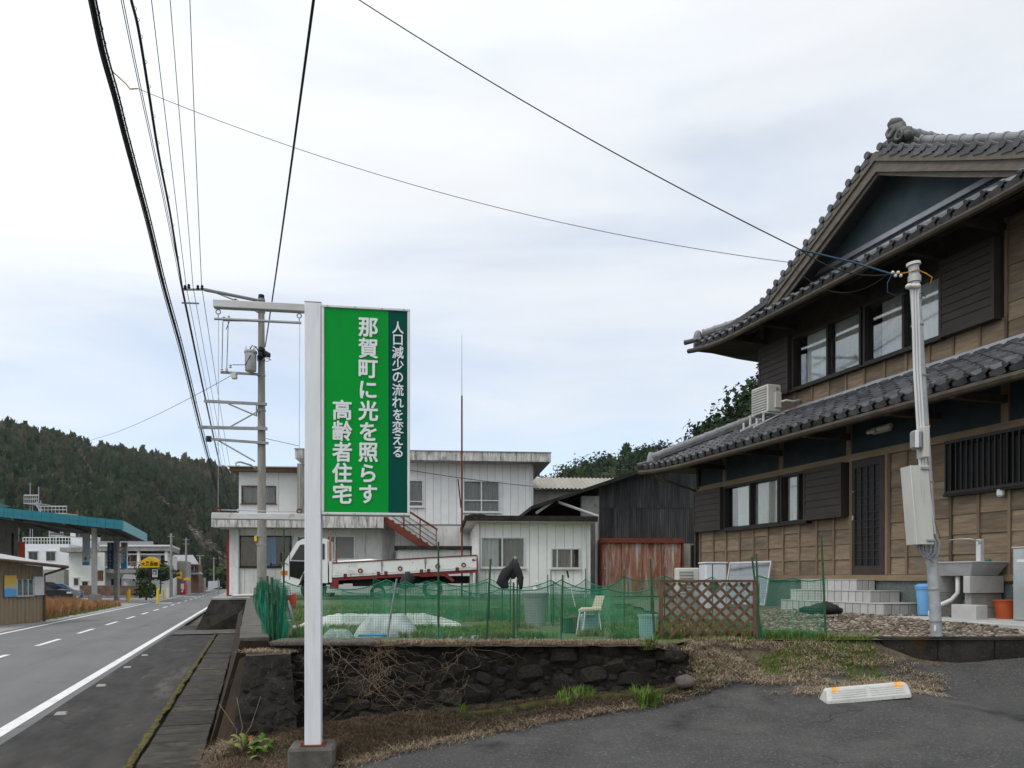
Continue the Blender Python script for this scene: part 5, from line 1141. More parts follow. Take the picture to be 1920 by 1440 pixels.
# ================================================================== GARDEN: LATTICE, NET FENCE, STAKES, CLUTTER
lt = empty('lattice_panel', 'brown wooden diagonal lattice panel standing at the garden edge', 'lattice', W0, PX(1327, 1200, 8.3))
LD = 8.22; xa, xb = (1236-CX)/FPX*LD, (1419-CX)/FPX*LD; za, zb = GZ-.02, (HY-1087)/FPX*LD
lm = MB()
for nm, a, b, c, d in (('rail', xa, xb, zb-.028, zb), ('stile', xa, xa+.04, za, zb-.028), ('stile', xb-.04, xb, za, zb-.028)):
    m = MB(); m.cbox(a, b, LD-.02, LD+.02, c, d, .003); m.build(nm, 'lattice', lt)
m = MB(); m.cbox(xb+.002, xb+.028, LD-.01, LD+.03, za, zb-.03, .003); m.build('support_post', 'conc', lt)
wL, hL = xb-xa-.08, zb-.028-za; sp2 = .132; st_ = .040
for dirn in (1, -1):
    k = -hL
    while k < wL:
        pts = []
        for (px_, pz_) in ((k, 0), (k+hL, hL)):
            pts.append([px_, pz_])
        (u0, v0), (u1, v1) = pts
        if u0 < 0: v0 += -u0; u0 = 0
        if u1 > wL: v1 -= (u1-wL); u1 = wL
        if v1-v0 > .02:
            if dirn < 0: u0, u1 = wL-u0, wL-u1
            dy = -.010 if dirn > 0 else .003; nx = st_/2*.707*(1 if dirn > 0 else -1); nz = st_/2*.707
            q = [(u0-nx, v0+nz), (u0+nx, v0-nz), (u1+nx, v1-nz), (u1-nx, v1+nz)]
            q = [(min(max(a, 0), wL), min(max(b, 0), hL)) for a, b in q]
            m = MB(); m.hexa([(xa+.04+a, LD+dy, za+b) for a, b in q]+[(xa+.04+a, LD+dy+.010, za+b) for a, b in q]); m.build('lattice_slat', 'lattice', lt)
        k += sp2
# --- stakes: px of foot, foot row depth, top row, lean
STK = [(522, 7.98, 1100, 0, 'beside the bunched net'), (822, 8.12, 1016, 0, 'tallest'), (912, 8.0, 1048, 8, ''), (963, 7.95, 1092, 0, ''), (1052, 7.98, 1078, 3, ''), (1228, 7.98, 1048, -9, 'left of the lattice'), (1221, 8.4, 1100, 0, ''), (1428, 8.3, 1045, -18, ''), (1424, 8.2, 1038, -6, ''), (1549, 8.25, 1005, -9, 'rightmost'),
       (724, 8.05, 1085, 20, 'dark grey'), (505, 7.95, 1080, -3, ''), (512, 7.95, 1083, -2, ''), (532, 8.1, 992, 0, ''),
       (917, 11.8, 1068, 0, ''), (942, 10.5, 1076, 0, ''), (957, 10.5, 1085, 0, ''), (974, 10, 1070, 0, ''), (970, 8.9, 1086, 0, ''), (1033, 11.0, 1070, 0, ''), (1037, 10.5, 1090, 0, ''), (1027, 12.5, 1078, 0, ''), (1098, 12.0, 1066, 0, ''), (1170, 9.8, 1068, 0, ''), (1246, 10.0, 1063, 0, ''), (1336, 10.4, 1058, 0, ''), (700, 11.5, 1078, 0, ''), (760, 9.5, 1072, 0, 'with a cap'), (880, 12.5, 1090, 0, '')]
def where(px, D, i):
    near = 'front row' if D < 8.6 else ('middle of the garden' if D < 10.8 else 'back row')
    obj = 'under the green sign panel' if px < 620 else 'below the sign, before the flatbed truck' if px < 740 else 'in front of the truck bed' if px < 890 else 'near the hanging black jacket' if px < 985 else 'near the grey lidded bucket' if px < 1060 else 'before the small annex window' if px < 1130 else 'before the rusty metal doors' if px < 1290 else 'behind the lattice' if px < 1400 else 'right of the lattice'
    return near, obj
used = {}
for i, (px, D, pt, ln, nt_) in enumerate(STK):
    x = (px-CX)/FPX*D; zt = (HY-pt)/FPX*D; near, obj = where(px, D, i); key = (near, obj); used[key] = used.get(key, 0)+1
    ordw = ['', 'second ', 'third ', 'fourth ', 'fifth '][used[key]-1]
    dark = px == 724; r = .011 if D < 9 else .008
    lab = f"{ordw}{'dark grey' if dark else 'green'} garden stake, {near}, {obj}"+(f", {nt_}" if nt_ and nt_ not in ('dark grey',) else '')
    m = MB(); lx = ln/FPX*D; m.path([(x, D, GZ-.05), (x+lx*.5, D, (GZ+zt)/2), (x+lx, D, zt)], [r*1.1, r, r*.9], 7)
    k = GZ+.1
    while k < zt-.05 and D < 9: f = (k-GZ)/(zt-GZ); m.tube((x+lx*f, D, k), (x+lx*f, D, k+.006), r*1.35, n=7); k += .14
    m.top('garden_stake', 'steel' if dark else 'netpole', W0, (x, D, GZ), lab, 'garden stake', 'green garden stakes holding the net', smooth=True)
# --- net panels between stakes: sagging top edge
def net(name, pts, label, mat='net', rope=True, group='green garden netting', bottom=GZ+.01, wave=.05):
    """pts: (x, y, ztop)"""
    N_ = 10; vs, uvs, fs = [], [], []; s = 0; top = []
    for (a, b) in zip(pts[:-1], pts[1:]):
        L = math.hypot(b[0]-a[0], b[1]-a[1])
        for i in range(N_+1):
            t = i/N_; x = a[0]+(b[0]-a[0])*t; y = a[1]+(b[1]-a[1])*t+wave*math.sin(s*5+t*3)*math.sin(math.pi*t); z = a[2]+(b[2]-a[2])*t-.20*min(1.2, L)*4*t*(1-t)*.5
            top.append((x, y, z, s+L*t))
        s += L
    n = 6; m = MB()
    for (x, y, z, q) in top:
        for j in range(n+1): v = j/n; m.v.append((x, y+.03*math.sin(q*7+v*4)*(1-v), bottom+(z-bottom)*v)); uvs.append((q, (z-bottom)*v))
    for i in range(len(top)-1):
        for j in range(n): a = i*(n+1)+j; m.f.append((a, a+n+1, a+n+2, a+1))
    me = bpy.data.meshes.new(name); me.from_pydata(m.v, [], m.f); uvl = me.uv_layers.new(name='UVMap')
    for l in me.loops: uvl.data[l.index].uv = uvs[l.vertex_index]
    me.materials.append(MT[mat]); me.shade_smooth(); o = bpy.data.objects.new(name, me); COL.objects.link(o); o.location = (0, 0, E); ORI[o.name] = (Vector((0, 0, 0)), W0, 0)
    tag(o, label, 'net', group)
    if rope: q = MB(); q.path([(x, y, z+.004) for x, y, z, _ in top], .006, 5); q.build('edge_rope', 'net_rope', o)
    return o
def nx(px, D, py): return ((px-CX)/FPX*D, D, (HY-py)/FPX*D)
net('garden_net', [nx(532, 8.1, 1090), nx(610, 8.1, 1100), nx(724, 8.05, 1088), nx(822, 8.12, 1090), nx(912, 8.0, 1092)], 'green net fence along the garden edge under and right of the sign')
net('garden_net', [nx(912, 8.0, 1092), nx(963, 7.97, 1106), nx(1052, 7.98, 1088), nx(1138, 8.0, 1104), nx(1228, 7.98, 1102)], 'green net fence along the wall top between jacket and lattice')
net('garden_net', [nx(1424, 8.2, 1080), nx(1486, 8.24, 1084), nx(1549, 8.25, 1084)], 'taut green net between the lattice and the rightmost stake', wave=.02)
net('garden_net', [nx(700, 11.5, 1085), nx(800, 12, 1090), nx(917, 11.8, 1085), nx(1033, 11.0, 1088), nx(1098, 12.0, 1086), nx(1170, 9.8, 1082), nx(1246, 10.0, 1080), nx(1336, 10.4, 1082), nx(1424, 8.25, 1080)], 'green net along the back of the vegetable garden before the buildings')
net('garden_net', [nx(640, 9.8, 1108), nx(760, 9.5, 1090), nx(860, 9.6, 1104), nx(957, 10.5, 1092)], 'low green net across the garden middle, before the truck', bottom=GZ+.1)
net('garden_net', [nx(1037, 10.5, 1090), nx(1110, 10.2, 1108), nx(1170, 9.8, 1080)], 'short green net in the garden middle behind the white chair', bottom=GZ+.12)
# bunched net hanging over the garden's front left corner
bn = empty('bunched_net', 'bright green net bunched up over stakes at the garden corner', 'net', W0, PX(505, 1190, 8.0), 'green garden netting')
for k in range(16):
    px = 480+k*3.6+random.uniform(-2, 2); pt = random.uniform(1082, 1104)-(12 if k in (2, 3, 4, 8) else 0); D = 8.0-.02*(k % 3)+.25*(1-k/16); xb_ = (500+k*2.2+random.uniform(-2, 2)-CX)/FPX*D; xt = (px-CX)/FPX*D; zt = (HY-pt)/FPX*D; zb_ = GZ+.0
    m = MB(); wv = random.uniform(0, 6)
    def ff(u, v):
        z = zt+(zb_-zt)*v; cx_ = xt+(xb_-xt)*v**1.3; wd = .018+.045*math.sin(math.pi*min(1, v*.85+.06)); return (cx_+(u-.5)*2*wd*(.8+.3*math.sin(v*9+wv)), D+.03*math.sin(u*9+v*5+wv), z)
    m.grid(ff, 5, 14); me = m.mesh('net_fold', 'net_dense', 'all', ORI[bn.name][0])
    uvl = me.uv_layers.new(name='UVMap')
    for l in me.loops: vv = me.vertices[l.vertex_index].co; uvl.data[l.index].uv = (vv.x*1.2+vv.y, vv.z)
    o = bpy.data.objects.new('net_fold', me); COL.objects.link(o); o.parent = bn
# jacket hung on a stake
jk = empty('hanging_jacket', 'black jacket hung on a stake as a scarecrow in the garden', 'jacket', W0, PX(968, 1190, 8.6))
def cloth(pts, rs, nm, seed):
    m = MB(); m.path(pts, rs, 12); cy = pts[0][1]; m.v = [(x+.035*mnoise.noise((x*11, y*11, z*8+seed)), cy+(y-cy)*.5+.025*mnoise.noise((x*14, z*14, seed)), z+.01*mnoise.noise((x*20, 3, z*20))) for x, y, z in m.v]; m.build(nm, 'fabric_black', jk, smooth='all')
cloth([nx(p, 8.52, q) for p, q in ((967, 1046), (966, 1054), (960, 1064), (951, 1073), (944, 1083), (942, 1092), (947, 1099), (951, 1101))], [.012, .03, .045, .062, .072, .066, .045, .015], 'jacket_body', 1)
cloth([nx(p, 8.5, q) for p, q in ((967, 1048), (970, 1058), (972, 1070), (975, 1084), (976, 1096), (974, 1106))], [.012, .034, .045, .044, .032, .012], 'sleeve', 5)
cloth([nx(p, 8.54, q) for p, q in ((967, 1047), (964, 1056), (962, 1066), (961, 1078), (963, 1086))], [.012, .045, .06, .055, .02], 'jacket_back', 9)
m = MB(); m.ball(nx(966, 8.53, 1047), .022, 8, 5); m.build('hood_tip', 'conc', jk, smooth='all')
# second bundle of cloth behind the front stakes, by the truck
m = MB(); c = nx(764, 10.8, 1088); m.path([nx(765, 10.8, 1072), nx(766, 10.8, 1082), nx(760, 10.8, 1094), nx(756, 10.8, 1104)], [.02, .08, .09, .04], 10); m.v = [(x+.03*mnoise.noise((x*9, y*9, z*9)), y, z) for x, y, z in m.v]
m.top('cloth_bundle', 'fabric_black', W0, (c[0], c[1], GZ), 'small dark cloth bundle hung on a stake before the truck bed', 'cloth', smooth='all')
# lidded bucket, crates, chair, pots
x, y = onyard(1004, 10.6); bucket('lidded_bucket', W0, (x, y, GZ), .135, .165, .43, 'plastic_grey', 'grey lidded bucket standing in the middle of the garden', 'bucket', 'plastic_grey', 'white')
x, y = onyard(1214, 8.25); bucket('pale_bin', W0, (x, y, GZ), .085, .10, .26, 'plastic_teal', 'pale teal plastic bin left of the lattice', 'bin')
ch = empty('garden_chair', 'old cream metal garden chair with thin white legs', 'chair', W0, PX(1105, 1165, 9.0)); CD = 9.0
def cp(px, py, d=0): return nx(px, CD+d, py)
m = MB(); m.hexa([cp(1084, 1147, -.1), cp(1128, 1144, -.1), cp(1128, 1141, .2), cp(1090, 1143, .2), cp(1084, 1143, -.1), cp(1128, 1140, -.1), cp(1128, 1137, .2), cp(1090, 1139, .2)]); m.build('seat', 'cream', ch)
m = MB(); m.hexa([cp(1109, 1142, .0), cp(1126, 1142, .0), cp(1127, 1142, .03), cp(1110, 1142, .03), cp(1117, 1117, .05), cp(1134, 1117, .05), cp(1135, 1117, .08), cp(1118, 1117, .08)]); m.build('backrest', 'cream', ch)
for a, b, d in (((1087, 1147), (1081, 1178), -.1), ((1097, 1147), (1092, 1180), -.12), ((1122, 1144), (1128, 1178), -.05), ((1125, 1143), (1120, 1172), .2)):
    m = MB(); p, q = cp(*a, d), cp(*b, d); m.tube(p, (q[0], q[1], GZ), .009, n=7); m.build('leg', 'white', ch, smooth=True)
m = MB(); a = cp(1104, 1160, .15); m.cbox(a[0]-.10, a[0]+.10, a[1]-.1, a[1]+.12, GZ, GZ+.22, .02); m.top('teal_crate', 'plastic_teal', W0, (a[0], a[1], GZ), 'pale teal plastic box under the garden chair', 'box')
m = MB(); a = cp(1074, 1160, .2); m.cbox(a[0]-.05, a[0]+.05, a[1]-.07, a[1]+.07, GZ, GZ+.20, .01); m.top('brown_box', 'lattice', W0, (a[0], a[1], GZ), 'brown wooden box left of the garden chair', 'box')
m = MB(); a = cp(1062, 1160, .1); m.lathe((a[0], a[1], GZ), [(.05, 0), (.065, .17), (.072, .175), (.07, .19)], 12); m.top('dark_teal_pot', 'netpole', W0, (a[0], a[1], GZ), 'dark green pot standing left of the brown wooden box', 'pot', smooth=True)
m = MB(); m.tube(nx(1079, 9.3, 1138), nx(1063, 9.2, 1072), .006, n=6); o = m.top('striped_cane', 'white', W0, nx(1079, 9.3, 1150), 'white slanted cane with dark grip leaning in the garden', 'cane')
m = MB(); m.tube(nx(1066, 9.21, 1083), nx(1063, 9.2, 1070), .011, n=7); m.build('grip', 'black', o)
m = MB(); a = nx(505, 8.35, 1170); m.cbox(nx(516, 8.4, 1)[0], nx(541, 8.4, 1)[0], 8.3, 8.55, GZ, GZ+.19, .01); m.top('yellow_crate', 'plastic_yellow', W0, (nx(528, 8.4, 1)[0], 8.4, GZ), 'pale yellow crate in the garden corner behind the bunched net', 'crate')
tv = empty('red_hand_mill', 'red metal farm tool head with a long grey crank handle by the post', 'tool', W0, PX(540, 1180, 8.15))
m = MB(); m.hexa([nx(526, 8.1, 1136), nx(556, 8.1, 1135), nx(556, 8.25, 1135), nx(527, 8.25, 1136), nx(529, 8.1, 1122), nx(555, 8.1, 1112), nx(554, 8.25, 1112), nx(529, 8.25, 1122)]); m.build('housing', 'redpaint', tv)
m = MB(); m.path([nx(539, 8.05, 1126), nx(543, 8.05, 1140), nx(552, 8.05, 1172)], [.018, .02, .014], 8); m.ball(nx(552, 8.05, 1176), .026, 8, 5); m.build('crank', 'galv', tv, smooth='all')
# row cover, tarpaulin mounds, net bundle
def mound(name, pa, pb, D, h, dep, mat, label, seed, n=44, cat='cover'):
    x0, x1 = (pa-CX)/FPX*D, (pb-CX)/FPX*D; m = MB()
    def f(u, v):
        e = min(1, 4.2*min(u, 1-u))**.5; t = math.pi*v; r = (1+.08*mnoise.noise((u*(x1-x0)*5, v*4, seed))+.07*mnoise.noise((u*(x1-x0)*16, v*9, seed)))
        return (x0+(x1-x0)*u, D-dep*math.cos(t)*r, GZ-.01+h*math.sin(t)*e*r)
    m.grid(f, n, 14); return m.top(name, mat, W0, ((x0+x1)/2, D, GZ), label, cat, smooth='all')
mound('row_cover', 560, 868, 10.2, .19, .24, 'sheetwhite', 'long white row cover over a vegetable bed behind the post', 1, 90)
mound('tarp_mound', 670, 782, 8.75, .25, .28, 'tarp', 'silvery white sheet heaped over a pile near the wall edge', 5)
mound('net_heap', 606, 662, 8.35, .11, .15, 'netbundle', 'pale grey-green heap of net just right of the sign post', 9)
mound('tarp_strip', 850, 1010, 8.45, .035, .16, 'tarp', 'flat grey plastic sheet on the bed near the wall edge', 12)
m = MB(); a = nx(700, 8.1, 1190); m.path([nx(672, 8.05, 1192), nx(700, 8.03, 1191), nx(725, 8.05, 1192)], .012, 6); m.top('blue_rope', 'bluecloth', W0, (a[0], a[1], GZ), 'blue rope lying at the foot of the silvery heap', 'rope', smooth='all')

# ================================================================== WHITE FLAT-ROOFED BUILDING
V0 = 31.0; VA = 25.3                                  # front planes of main block and annex
wb = empty('white_building', 'white two-storey flat-roofed building with stained concrete fascias', 'building', WF, (-1, V0, GZ))
def wu(px, v=V0): return WF.front(px, 1000, v)[0]
def wz(py, px=800, v=V0): return WF.front(px, py, v)[1]
def panels(wl, u0, u1, z0, z1, wd, holes, mat, parent, name='wall_panel', d=.03, gap=.012):
    n = max(1, round((u1-u0)/wd)); w_ = (u1-u0)/n
    for i in range(n):
        a, b = u0+i*w_+gap/2, u0+(i+1)*w_-gap/2; segs = [(a, b, z0, z1)]
        for (ha, hb, hc, hd) in holes:
            ns = []
            for (p, q, r, s) in segs:
                if q <= ha or p >= hb or s <= hc or r >= hd: ns.append((p, q, r, s)); continue
                if r < hc: ns.append((p, q, r, hc))
                if s > hd: ns.append((p, q, hd, s))
                if p < ha-.02: ns.append((p, ha, max(r, hc), min(s, hd)))
                if q > hb+.02: ns.append((hb, q, max(r, hc), min(s, hd)))
            segs = ns
        for (p, q, r, s) in segs: m = MB(); wl.box(m, p, q, r, s, 0, d); m.build(name, mat, parent)
UWl = Wall('y', V0)
ul, ur = wu(590), wu(1000); zt = wz(866); zmid = wz(985)
m = MB(); m.box(ul, ur, V0+.45, V0+9, GZ-.1, zt+.1); m.box(ur-.06, ur-.002, V0+.01, V0+.5, GZ, zt); m.box(ul, ul+.06, V0+.01, V0+.5, zmid, zt); m.box(wu(430)+.05, ul+.5, V0+.45, V0+8, GZ-.1, wz(985)); m.build('building_core', 'panel_old', wb)
m = MB()
W1 = (wu(868), wu(937), wz(960), wz(900)); W2 = (wu(735), wu(794), wz(951), wz(900))
UWl.box(m, ul, ur, W1[2]-.02, zmid, -.02, -.005) if W1[2] > zmid else None
# dark backing strip behind panel seams, with the openings left free
for a, b in ((ul, W2[0]), (W2[1], W1[0]), (W1[1], ur)): UWl.box(m, a, b, W1[2], W1[3], -.03, -.004)
UWl.box(m, ul, ur, W1[3], zt, -.03, -.004); UWl.box(m, ul, ur, wz(1115), W1[2], -.03, -.004)
UWl.box(m, W2[0], W2[1], W1[2], W2[2], -.03, -.004) if W2[2] > W1[2] else None
m.build('panel_backing', 'greywall', wb)
panels(UWl, ul, ur, wz(983), zt-.002, .31, [W1, W2], 'panel', wb)
panels(UWl, wu(716), ur, GZ, wz(986), .62, [], 'panel_old', wb)
window(wb, UWl, *W1, [(0, .5), (.5, 1)], 'alu', .05, .05, rail=.37, curtain=[(.03, .49, 'curtain_grey'), (.51, .97, 'curtain_grey')], proud=.08)
window(wb, UWl, *W2, [(0, .5), (.5, 1)], 'alu', .05, .05, rail=.2, curtain=[(.55, .95, 'curtain_grey')], proud=.08)
# roof fascia and soffit
fa = V0-.75; a, b = WF.front(553, 842, fa), WF.front(1033, 866, fa)
m = MB(); m.box(a[0], b[0], fa, V0+9.6, b[1], a[1]); m.build('roof_fascia', 'fascia', wb)
m = MB(); m.box(a[0]-.02, b[0]+.02, fa-.03, V0+9.6, a[1]+.002, a[1]+.03); m.build('roof_coping', 'conc', wb)
m = MB(); m.tube((ur-.12, V0-.07, GZ), (ur-.12, V0-.07, zt), .05, n=8); m.build('downpipe', 'panel_grey', wb, smooth=True)
# lower canopy along the left
fl = V0-1.2; a, b = WF.front(396, 963, fl), WF.front(719, 990, fl)
m = MB(); m.box(a[0], b[0], fl, V0+.4, b[1], a[1]); m.build('canopy_fascia', 'fascia', wb)
GWl = Wall('y', V0); lu0, lu1 = wu(430), wu(742)
S1 = (wu(446), wu(547), wz(1064), wz(1006)); S2 = (wu(556), wu(604), wz(1064), wz(1006)); S3 = (wu(612), wu(666), wz(1050), wz(1005))
panels(GWl, lu0, lu1, GZ, wz(988), .60, [S1, S2, S3], 'panel_old', wb)
m = MB()
for q in ((lu0, S1[0]), (S1[1], S2[0]), (S2[1], S3[0]), (S3[1], lu1)): GWl.box(m, q[0], q[1], S1[2], S1[3], -.03, -.004)
GWl.box(m, lu0, lu1, S1[3], wz(988), -.03, -.004); GWl.box(m, lu0, lu1, GZ, S1[2], -.03, -.004); m.build('panel_backing', 'greywall', wb)
o = window(wb, GWl, *S1, [(0, .5), (.5, 1)], 'blackframe', .05, .05, curtain=[(.0, .42, 'brownblind'), (.43, .70, 'bluecloth')], proud=.06)
window(wb, GWl, *S2, [(0, 1)], 'alu', .05, .05, proud=.06)
window(wb, GWl, *S3, [(0, .3), (.3, 1)], 'alu', .05, .05, curtain=[(.0, 1, 'curtain_grey')], proud=.06)
m = MB(); m.tube((lu0+.35, V0-.08, GZ), (lu0+.35, V0-.08, wz(990)), .06, n=8); m.build('downpipe', 'panel_grey', wb, smooth=True)
m = MB(); q = wu(427); m.box(q-.10, q+.06, V0+.2, V0+.3, -1.9, wz(1002)); m.build('red_post', 'redpost', wb)
# roof room
r0, r1 = wu(448, V0+2), wu(560, V0+2); RW = Wall('y', V0+2.0); zr0, zr1 = wz(967), WF.front(500, 886, V0+2)[1]
m = MB(); m.box(r0, r1, V0+2.42, V0+5, zr0-.3, zr1); m.box(r0, r0+.05, V0+2, V0+2.45, zr0-.3, zr1); m.build('roof_room_core', 'panel_grey', wb)
H1 = (wu(453, V0+2), wu(518, V0+2), WF.front(500, 945, V0+2)[1], WF.front(500, 911, V0+2)[1])
panels(RW, r0, r1, zr0-.3, zr1, .9, [H1], 'panel_grey', wb); window(wb, RW, *H1, [(0, .5), (.5, 1)], 'brownblind', .05, .05, curtain=[(0, 1, 'curtain_grey')], proud=.06)
m = MB(); m.box(r0-.28, r1+.2, V0+1.6, V0+5.3, zr1, zr1+.16); m.build('roof_room_eave', 'brownblind', wb); m = MB(); m.box(r0-.34, r1+.2, V0+1.5, V0+5.4, zr1+.162, zr1+.20); m.build('roof_room_roof', 'conc_light', wb)
m = MB(); m.box(wu(558, V0+1), wu(572, V0+1), V0+.9, V0+2, zr0, zt); m.build('stair_head', 'stainwall', wb)
# outside stair
sx0, sx1 = wu(722, V0-.5), wu(818, V0-.5); sz0, sz1 = wz(973, v=V0-.5), wz(1034, v=V0-.5)
for yy in (V0-.95, V0-.25):
    m = MB(); m.hexa([(sx0-.5, yy, sz0-.16), (sx0, yy, sz0-.2), (sx0, yy+.05, sz0-.2), (sx0-.5, yy+.05, sz0-.16), (sx0-.5, yy, sz0+.02), (sx0+.1, yy, sz0+.02), (sx0+.1, yy+.05, sz0+.02), (sx0-.5, yy+.05, sz0+.02)])
    m.hexa([(sx0, yy, sz0-.22), (sx1-.1, yy, sz1-.2), (sx1-.1, yy+.05, sz1-.2), (sx0, yy+.05, sz0-.22), (sx0+.1, yy, sz0+.015), (sx1+.1, yy, sz1), (sx1+.1, yy+.05, sz1), (sx0+.1, yy+.05, sz0+.015)]); m.build('stair_stringer', 'rustpaint', wb)
    m = MB(); m.tube((sx0+.02, yy, sz0+.85), (sx1+.05, yy, sz1+.85), .022, n=6); m.build('stair_handrail', 'rustpaint', wb)
    for k in range(4): t = k/3; x = sx0+.1+(sx1-sx0-.1)*t; z = sz0+(sz1-sz0)*t; m = MB(); m.tube((x, yy, z), (x, yy, z+.85), .016, n=6); m.build('stair_baluster', 'rustpaint', wb)
    for k in range(3): m = MB(); h_ = .2+.2*k; m.tube((sx0+.1, yy, sz0+h_), (sx1, yy, sz1+h_), .008, n=5); m.build('stair_rail', 'chassis', wb)
for k in range(9): t = (k+.5)/9; x = sx0+.1+(sx1-sx0)*t; z = sz0+(sz1-sz0)*t-.02; m = MB(); m.box(x-.12, x+.12, V0-.9, V0-.25, z-.02, z+.01); m.build('stair_tread', 'rust', wb)
# lean-to by the stair
lx0, lx1 = WF.front(745, 1030, V0-2)[0], WF.front(882, 1030, V0-2)[0]; lz = WF.front(800, 1030, V0-2)[1]
m = MB(); m.box(lx0-.1, lx1+.1, V0-2.2, V0-.1, lz-.02, lz+.12); m.build('lean_to_roof', 'conc_dark', wb); panels(Wall('y', V0-2), lx0, lx1, GZ, lz-.02, .6, [], 'panel_old', wb)

# --- annex in front
AW = Wall('y', VA)
an = empty('annex', 'low white annex with dark flat roof edge in front of the building', 'building', WF, (1, VA, GZ))
au0, au1 = wu(893, VA), wu(1107, VA); az1 = WF.front(1000, 978, VA)[1]
A1 = (wu(901, VA), wu(984, VA), WF.front(940, 1065, VA)[1], WF.front(940, 1007, VA)[1]); A2 = (wu(1033, VA), wu(1087, VA), WF.front(1060, 1066, VA)[1], WF.front(1060, 1028, VA)[1])
m = MB(); m.box(au0+.02, au1-.02, VA+.45, V0, GZ-.1, az1); m.box(au0-.0, au0+.05, VA+.01, V0, GZ-.1, az1); m.box(au1-.05, au1, VA+.01, VA+.5, GZ-.1, az1); m.build('annex_core', 'panel', an)
m = MB()
for a, b in ((au0, A1[0]), (A1[1], A2[0]), (A2[1], au1)): AW.box(m, a, b, A2[2], A2[3], -.03, -.004)
AW.box(m, au0, au1, A1[3], az1, -.03, -.004); AW.box(m, au0, au1, GZ, A1[2]-.001, -.03, -.004); AW.box(m, A2[0], A2[1], A2[3], A1[3], -.03, -.004)
m.build('panel_backing', 'greywall', an)
panels(AW, au0, au1, GZ+.12, az1-.002, .285, [A1, A2], 'panel', an)
m = MB(); AW.box(m, au0, au1, GZ-.05, GZ+.118, 0, .035); m.build('plinth', 'conc', an)
window(an, AW, *A1, [(0, .485), (.485, 1)], 'alu', .045, .05, curtain=[(.03, .41, 'curtain'), (.50, .98, 'curtain_grey')], proud=.07)
window(an, AW, *A2, [(0, .21), (.21, .70), (.70, 1)], 'alu', .04, .05, curtain=[(.05, .2, 'curtain_grey'), (.22, .69, 'curtain_grey'), (.72, .98, 'brownblind')], proud=.07)
rf0, rf1 = WF.front(872, 968, VA-.45)[0], WF.front(1121, 968, VA-.45)[0]; rz = WF.front(1000, 967, VA-.45)[1]
m = MB(); m.box(rf0, rf1, VA-.45, V0-.01, rz-.17, rz); m.build('annex_roof', 'conc_dark', an); m = MB(); m.box(rf0+.06, rf1-.06, VA-.40, V0-.02, rz-.20, rz-.172); m.build('annex_soffit', 'panel_old', an)
for px in (897, 1097): q = wu(px, VA); m = MB(); m.tube((q, VA-.08, GZ), (q, VA-.08, az1), .045, n=8); m.build('downpipe', 'panel_grey', an, smooth=True)
q = wu(1006, VA); m = MB(); AW.box(m, q-.06, q+.06, WF.front(1006, 1098, VA)[1], WF.front(1006, 1090, VA)[1], .03, .10, .01); m.build('outlet_box', 'white', an)
m = MB()
for k in range(5): c = (wu(885+5*k, VA+.5), VA+.5, rz+.06); m.ball(c, .12, 8, 5, (1.2, 1, .5+.2*(k % 2)))
m.build('roof_debris', 'conc_dark', an)
# radio mast on the annex roof
ma = empty('radio_mast', 'tall thin rusty radio mast rising from the annex roof', 'mast', WF, (wu(866, VA+1.2), VA+1.2, rz))
q = wu(866, VA+1.2); zf = lambda py: WF.front(866, py, VA+1.2)[1]
m = MB(); m.tube((q, VA+1.2, GZ), (q, VA+1.2, zf(742)), .032, .028, 8); m.build('lower_mast', 'rust', ma); m = MB(); m.tube((q, VA+1.2, zf(742)), (q, VA+1.2, zf(628)), .012, .006, 6); m.build('antenna_whip', 'steel', ma)
m = MB(); m.tube((q-.13, VA+1.25, zf(898)), (q-.03, VA+1.2, zf(952)), .02, n=6); m.build('stay', 'chassis', ma)

# ================================================================== BARN WITH RUSTY DOORS, LOW SHED ROOF BEHIND
VB = 26.5; bn_ = empty('black_barn', 'black corrugated barn with a low gable roof beside the annex', 'barn', WF, (5, VB, GZ))
def bu(px): return WF.front(px, 1000, VB)[0]
def bz(py, px=1200): return WF.front(px, py, VB)[1]
def corr(u0, u1, ztop, z0, v, pitch=.076, amp=.012):
    m = MB(); n = max(4, int((u1-u0)/pitch*4))
    def f(a, b): u = u0+(u1-u0)*a; return (u, v+amp*math.sin(u/pitch*2*math.pi), z0+(ztop(u)-z0)*b)
    return m.grid(f, n, 1)
apex = bu(1330); za_ = bz(838, 1330); rz0 = bz(948, 1003); ru0 = bu(1003)
def rline(u): return rz0+(za_-rz0)*(u-ru0)/(apex-ru0) if u < apex else za_-(za_-rz0)*(u-apex)/(apex-ru0)
b0, b1 = bu(1123), bu(1460); zs = bz(948)
n = 12
for i in range(n):
    a, b = b0+(b1-b0)*i/n, b0+(b1-b0)*(i+1)/n
    corr(a-.02, b+.02, lambda u: zs+.01, GZ, VB+.02+.004*(i % 2)).build('corrugated_sheet', 'corr_dark', bn_)
    corr(a-.02, b+.02, lambda u: rline(u)-.10, zs-.08, VB+.004*(i % 2)).build('corrugated_sheet', 'corr_dark', bn_)
m = MB(); m.box(bu(1090), b0+.01, VB-.0, VB+.25, GZ, rline(bu(1105))-.3); m.build('end_pillar', 'conc', bn_)
m = MB(); m.prism([(bu(1000), GZ), (b1, GZ), (b1, rline(b1)-.15), (apex, za_-.15), (bu(1000), rline(bu(1000))-.15)], 'y', VB+2.6, VB+2.7); m.build('inner_wall', 'eavewood', bn_)
m = MB(); m.add([(b0+.01, VB+.06, GZ), (b0+.01, VB+2.6, GZ), (b0+.01, VB+2.6, rline(b0)-.12), (b0+.01, VB+.06, rline(b0)-.12)], [(0, 1, 2, 3)]); m.build('side_wall', 'conc', bn_)
m = MB()
